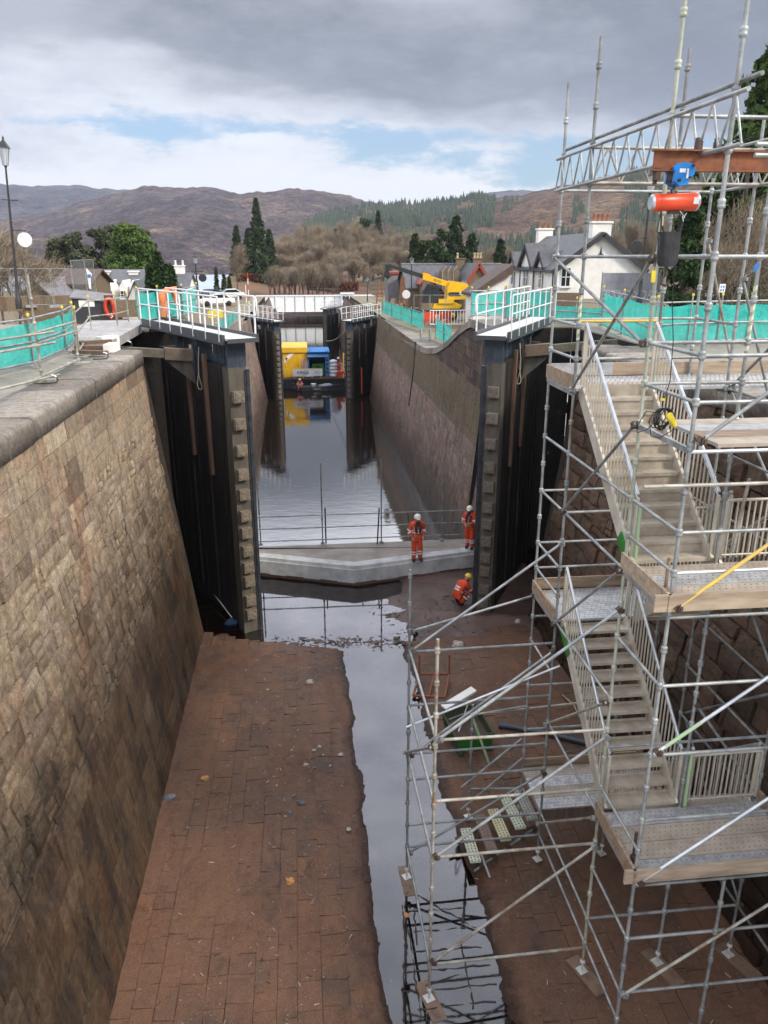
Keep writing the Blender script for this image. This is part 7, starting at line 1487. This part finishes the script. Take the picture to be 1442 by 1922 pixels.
# hedges and bank beyond the bridge
def hedge(px0, px1, py0, py1, Y, label, d=3, mk='hedge_leaf', n=2600):
    a, c = at(px0, py1, Y=Y), at(px1, py0, Y=Y); rr = random.Random(px0); m = MB(); m.box((a.x+c.x)/2, Y, (a.z+c.z)/2-.3, abs(c.x-a.x)-.6, d*.7, abs(c.z-a.z)-.4, 0, 0, .1)
    for i in range(n): card(m, V((rr.uniform(a.x, c.x), Y+rr.uniform(-d/2, d/2), a.z+(c.z-a.z)*rr.random()**.7*(1+.08*noise.noise((i*.01, 0, 0))))), .42*rr.uniform(.6, 1.2), rr, rr.random())
    tag(m.build('hedge', M[mk], None, (a.x, Y, a.z)), label, 'hedge')
M['hedge_leaf'] = leaf('red brown beech leaves', (.07, .03, .018), (.2, .075, .035))
hedge(447, 486, 514, 527, 204, 'clipped red brown hedge below the tallest conifer'); hedge(577, 632, 523, 540, 203, 'red brown hedge in the middle under the bare wood'); hedge(630, 672, 530, 545, 201, 'lower red brown hedge left of the boom tip')
bk = MB(); px = [(415, 552, 528), (440, 548, 524), (470, 540, 522), (520, 540, 536), (580, 545, 540), (640, 550, 545), (700, 556, 548)]
vs = []
for x, y0, y1 in px: a, c = at(x, 566, Y=184), at(x, y1, Y=206); vs += [a, c, V((c.x, 320, c.z+4))]
bk.add(vs, [(i*3+k, i*3+3+k, i*3+4+k, i*3+1+k) for i in range(len(px)-1) for k in (0, 1)], True); M['bank_red'] = soil_mat('russet bracken bank', (.15, .1, .045), (.17, .085, .05), (.12, .07, .04), .05); struct(bk, 'bank', M['bank_red'])
for i in range(26):
    px_ = 505+i*5+rr.uniform(-3, 3); b, h = base_h(px_, 500+rr.uniform(-8, 14), 190+rr.uniform(-3, 3), -9.2)
    if i == 0: m, t_ = bare((0, 0, 0), 8, 1.6, 200, 900, .03, .4); sap = thing('sapling', (0, 0, 0), '', 'sapling'); m.build('crown', M['twigs_dark'], sap); t_.build('trunk', M['bark'], sap); o = sap
    else: o = copy_tree(sap)
    o.location = b; o.scale = (1, 1, h/8); o.rotation_euler = (0, 0, i); tag(o, 'slim bare sapling in the thicket on the bank just behind the bridge', 'sapling', 'saplings on the bank behind the bridge')
# ================================================================== HILLS
def hills(name, ridge, d0, d1, mk, rough, seed, x0=-14, x1=1500, nd=46, base=-17, near=.0, pw=1.0):
    """terrain in sectors: ridge gives the skyline (photo survey), slope falls to the shore at distance d0"""
    n = 200; vs = []
    for i in range(n+1):
        px = x0+(x1-x0)*i/n; r = ray(px, lerp_list(ridge, px)); hd = V((r.x, r.y, 0)); L = hd.length; hd /= L; el = r.z/L+.0022*noise.noise((px*.03, seed, 0))+.0016*noise.noise((px*.11, seed, 5))
        for j in range(nd+1):
            u = j/nd; d = d0+(d1-d0)*u; top = el*d1; p = hd*d
            f = u**pw; z = base+(top-base)*f
            k = sin(min(1, u*1.05)*pi)**.7 if u < 1 else 0
            e = noise.fractal(V((p.x*.0022, p.y*.0022, seed)), 1.0, 2.1, 6); e2 = noise.fractal(V((p.x*.012, p.y*.012, seed)), 1.0, 2.1, 5)
            z += rough*(e*k*(d1-d0)*.045+e2*(.25+k)*4*min(1, u*4)); vs.append((p.x, p.y, max(z, base) if j else base-4))
        p = hd*(d1*1.25); vs.append((p.x, p.y, el*d1*.5))
    m = MB(); w = nd+2; m.add(vs, [(i*w+j, (i+1)*w+j, (i+1)*w+j+1, i*w+j+1) for i in range(n) for j in range(w-1)], True); o = struct(m, name, M[mk]); return vs, w
R1 = [(-300, 352), (0, 345), (60, 349), (140, 348), (235, 357), (300, 350), (400, 362), (520, 372), (640, 376), (760, 388), (860, 372), (905, 362), (960, 358), (1010, 357), (1100, 362), (1800, 372)]
hills('distant_hills', R1, 1800, 3000, 'hill_far', 1.0, 3.1, -400, 1900)
R2 = [(-400, 420), (0, 416), (120, 392), (180, 372), (235, 358), (268, 349), (300, 351), (345, 351), (400, 354), (450, 362), (505, 362), (545, 354), (600, 358), (650, 366), (690, 378), (720, 386), (760, 400), (820, 420), (1800, 440)]
hills('heather_hills', R2, 780, 1700, 'hill_mid', 1.0, 7.7, -400, 1000, pw=.85)
R3 = [(440, 512), (480, 490), (525, 440), (560, 418), (620, 398), (680, 388), (745, 384), (800, 381), (850, 376), (890, 366), (920, 372), (980, 364), (1040, 352), (1100, 338), (1200, 318), (1300, 305), (1440, 296), (1900, 270)]
hv, hw = hills('cleared_hillside', R3, 420, 1250, 'hill_right', .8, 12.3, 440, 1900, base=-12, pw=1.0)
fo = MB(); rr = random.Random(31)
def hill_at(px, u):
    i = (px-440)/(1900-440)*200; j = u*46; a = hv[int(i)*hw+int(j)]; b = hv[(int(i)+1)*hw+min(int(j)+1, 46)]; return V(a)*(1-(i % 1))+V(b)*(i % 1)
n = 0
while n < 4600:
    px = rr.uniform(500, 1440); u = rr.uniform(.1, 1.0)
    v = noise.noise((px*.011, u*5.2, 1.0))+.5*noise.noise((px*.03, u*9, 2.0))
    dens = v-.05+(.55 if 690 < px < 930 and u > .5 else 0)+(.3 if u < .3 else 0)+(.35 if px < 690 and u > .4 else 0)-(.6 if 930 < px < 1080 and u > .35 else 0)
    if dens < .08: continue
    p = hill_at(px, u); h = rr.uniform(5, 10.5); r_ = h*rr.uniform(.2, .34); a0 = rr.random()*3; n += 1; c = min(1, max(0, .35+.4*v+rr.uniform(-.25, .35)))
    bs = [p+V((cos(a0+k*pi/2)*r_, sin(a0+k*pi/2)*r_, -1)) for k in range(4)]; fo.add(bs+[p+V((0, 0, h))], [(k, (k+1) % 4, 4) for k in range(4)], False, 0, c)
tag(fo.build('plantation_forest', M['plantation']), kind='stuff')
fo = MB(); n = 0
hv2 = None
# ================================================================== AIR
hz = MB(); hz.box(0, 2050, 340, 9000, 4700, 716)
hm = bpy.data.materials.new('thin blue air'); hm.use_nodes = True; hm.node_tree.nodes.remove(hm.node_tree.nodes['Principled BSDF'])
pv = hm.node_tree.nodes.new('ShaderNodeVolumePrincipled'); pv.inputs['Color'].default_value = (.72, .82, 1, 1); pv.inputs['Density'].default_value = .00011; pv.inputs['Anisotropy'].default_value = .2
hm.node_tree.links.new(pv.outputs[0], hm.node_tree.nodes['Material Output'].inputs['Volume'])
tag(hz.build('haze', hm), kind='stuff')
# ================================================================== SKY, SUN, CAMERA
SUN_EL, SUN_AZ = radians(38), radians(128)
w = bpy.data.worlds.new('World'); scene.world = w; w.use_nodes = True; nt = w.node_tree; N = nt.nodes; Lk = nt.links
for n_ in list(N): N.remove(n_)
out = N.new('ShaderNodeOutputWorld'); bg = N.new('ShaderNodeBackground'); Lk.new(bg.outputs[0], out.inputs[0])
sky = N.new('ShaderNodeTexSky'); sky.sky_type = 'NISHITA'; sky.sun_disc = False; sky.sun_elevation = SUN_EL; sky.sun_rotation = SUN_AZ; sky.air_density = 1.0; sky.dust_density = .8; sky.ozone_density = 1.4
tc = N.new('ShaderNodeTexCoord')
def mth(op, a, b=0, c=None):
    n_ = N.new('ShaderNodeMath'); n_.operation = op
    for k, x in enumerate((a, b) if c is None else (a, b, c)):
        if isinstance(x, (int, float)): n_.inputs[k].default_value = x
        else: Lk.new(x, n_.inputs[k])
    return n_.outputs[0]
def mr(x, a, b, lo=0, hi=1, it='SMOOTHSTEP'):
    n_ = N.new('ShaderNodeMapRange'); n_.interpolation_type = it; Lk.new(x, n_.inputs[0])
    for k, v in zip(('From Min', 'From Max', 'To Min', 'To Max'), (a, b, lo, hi)): n_.inputs[k].default_value = v
    return n_.outputs[0]
def mixc(f, a, b):
    n_ = N.new('ShaderNodeMix'); n_.data_type = 'RGBA'; n_.clamp_factor = True
    Lk.new(f, n_.inputs[0]) if not isinstance(f, (int, float)) else setattr(n_.inputs[0], 'default_value', f)
    for i, x in ((6, a), (7, b)):
        if isinstance(x, tuple): n_.inputs[i].default_value = (*x, 1)
        else: Lk.new(x, n_.inputs[i])
    return n_.outputs[2]
def nz(scale, det, rough, sc=(1, 1, 1), loc=(0, 0, 0), vec=None, dist=0):
    mp = N.new('ShaderNodeMapping'); mp.inputs['Scale'].default_value = sc; mp.inputs['Location'].default_value = loc; Lk.new(vec if vec is not None else tc.outputs['Generated'], mp.inputs[0])
    n_ = N.new('ShaderNodeTexNoise'); n_.inputs['Scale'].default_value = scale; n_.inputs['Detail'].default_value = det; n_.inputs['Roughness'].default_value = rough; n_.inputs['Distortion'].default_value = dist; Lk.new(mp.outputs[0], n_.inputs['Vector']); return n_.outputs['Fac']
sp = N.new('ShaderNodeSeparateXYZ'); Lk.new(tc.outputs['Generated'], sp.inputs[0]); X_, Y_, Z_ = sp.outputs
el = mth('MULTIPLY', mth('ARCSINE', Z_), 57.29578); az = mth('MULTIPLY', mth('ARCTAN2', X_, Y_), 57.29578)     # degrees
n1 = nz(3.2, 7, .56, (1, 1, 3.6), (1.3, .2, .7)); n2 = nz(7, 8, .6, (1, 1, 3.2), (4.1, 0, 2.2)); n3 = nz(1.7, 5, .5, (1, 1, 2.5), (7.7, 3, 1)); nv = nz(16, 7, .62, (1, 1, 2.2), (2, 5, 3))
s_ = lambda v, k: mth('MULTIPLY', mth('SUBTRACT', v, .5), k)
wob = mth('ADD', s_(n1, 9), mth('ADD', s_(n2, 5), s_(nv, 2.2)))
# high dark deck: its lower edge sinks towards the right
edge = mr(az, -26, 30, 12.6, 5.2, 'LINEAR')
elw = mth('ADD', el, wob)
dark = mr(mth('SUBTRACT', elw, edge), -1.0, 2.2)
shade = mth('ADD', mth('MULTIPLY', n3, .55), mth('ADD', mth('MULTIPLY', n2, .35), mth('MULTIPLY', nv, .22)))
darkc = mixc(mr(mth('ADD', shade, mr(az, -24, -4, .3, -.06)), .38, .74), (.125, .138, .17), (.4, .42, .47))
lightc = mixc(mr(mth('ADD', shade, mr(el, 7, 3, 0, .2)), .36, .7), (.44, .47, .55), (.9, .91, .94))
# low pale banks with a blue gap between
gap = mth('ABSOLUTE', mth('SUBTRACT', mth('ADD', el, s_(n1, 7)), mr(az, -20, 25, 8.9, 5.2, 'LINEAR')))
bank_ = mr(mth('ADD', mth('ADD', gap, mr(az, -26, -9, 2.2, 0)), mth('ADD', s_(n2, 6.5), s_(nv, 2.6))), -.1, 1.3)
skyc = N.new('ShaderNodeMix'); skyc.data_type = 'RGBA'; skyc.blend_type = 'MULTIPLY'; skyc.inputs[0].default_value = 1; Lk.new(sky.outputs[0], skyc.inputs[6]); skyc.inputs[7].default_value = (.085, .104, .118, 1)
low = mixc(bank_, skyc.outputs[2], lightc)
c = mixc(dark, low, darkc)
# overhead the cloud thins and glows
over = mr(mth('ADD', el, s_(n3, 9)), 15.8, 26); c = mixc(over, c, mixc(mr(shade, .3, .8), (1.5, 1.58, 1.85), (3.1, 3.15, 3.35))); c = mixc(mr(mth('ADD', el, s_(n3, 16)), 36, 56), c, mixc(mr(shade, .35, .75), (.7, .75, .9), (1.7, 1.75, 1.85)))
Lk.new(c, bg.inputs[0]); bg.inputs[1].default_value = 1.0
sl_ = bpy.data.lights.new('sun', 'SUN'); sl_.energy = 3.3; sl_.angle = radians(9); sl_.color = (1, .91, .77); so = bpy.data.objects.new('sun', sl_); COL.objects.link(so)
sd = V((sin(SUN_AZ)*cos(SUN_EL), cos(SUN_AZ)*cos(SUN_EL), sin(SUN_EL))); so.rotation_euler = (-sd).to_track_quat('-Z', 'Y').to_euler(); so.location = sd*60
cam = bpy.data.cameras.new('camera'); cam.sensor_fit = 'VERTICAL'; cam.sensor_height = 36; cam.lens = 36*FPX/1922; cam.clip_start = .1; cam.clip_end = 20000
co = bpy.data.objects.new('camera', cam); COL.objects.link(co); co.rotation_euler = (pi/2-PIT, 0, -YAW); scene.camera = co
scene.render.engine = 'CYCLES'; scene.view_settings.view_transform = 'Standard'; scene.view_settings.look = 'None'; scene.view_settings.gamma = 1; scene.view_settings.exposure = .15
scene.cycles.max_bounces = 6; scene.cycles.use_denoising = True
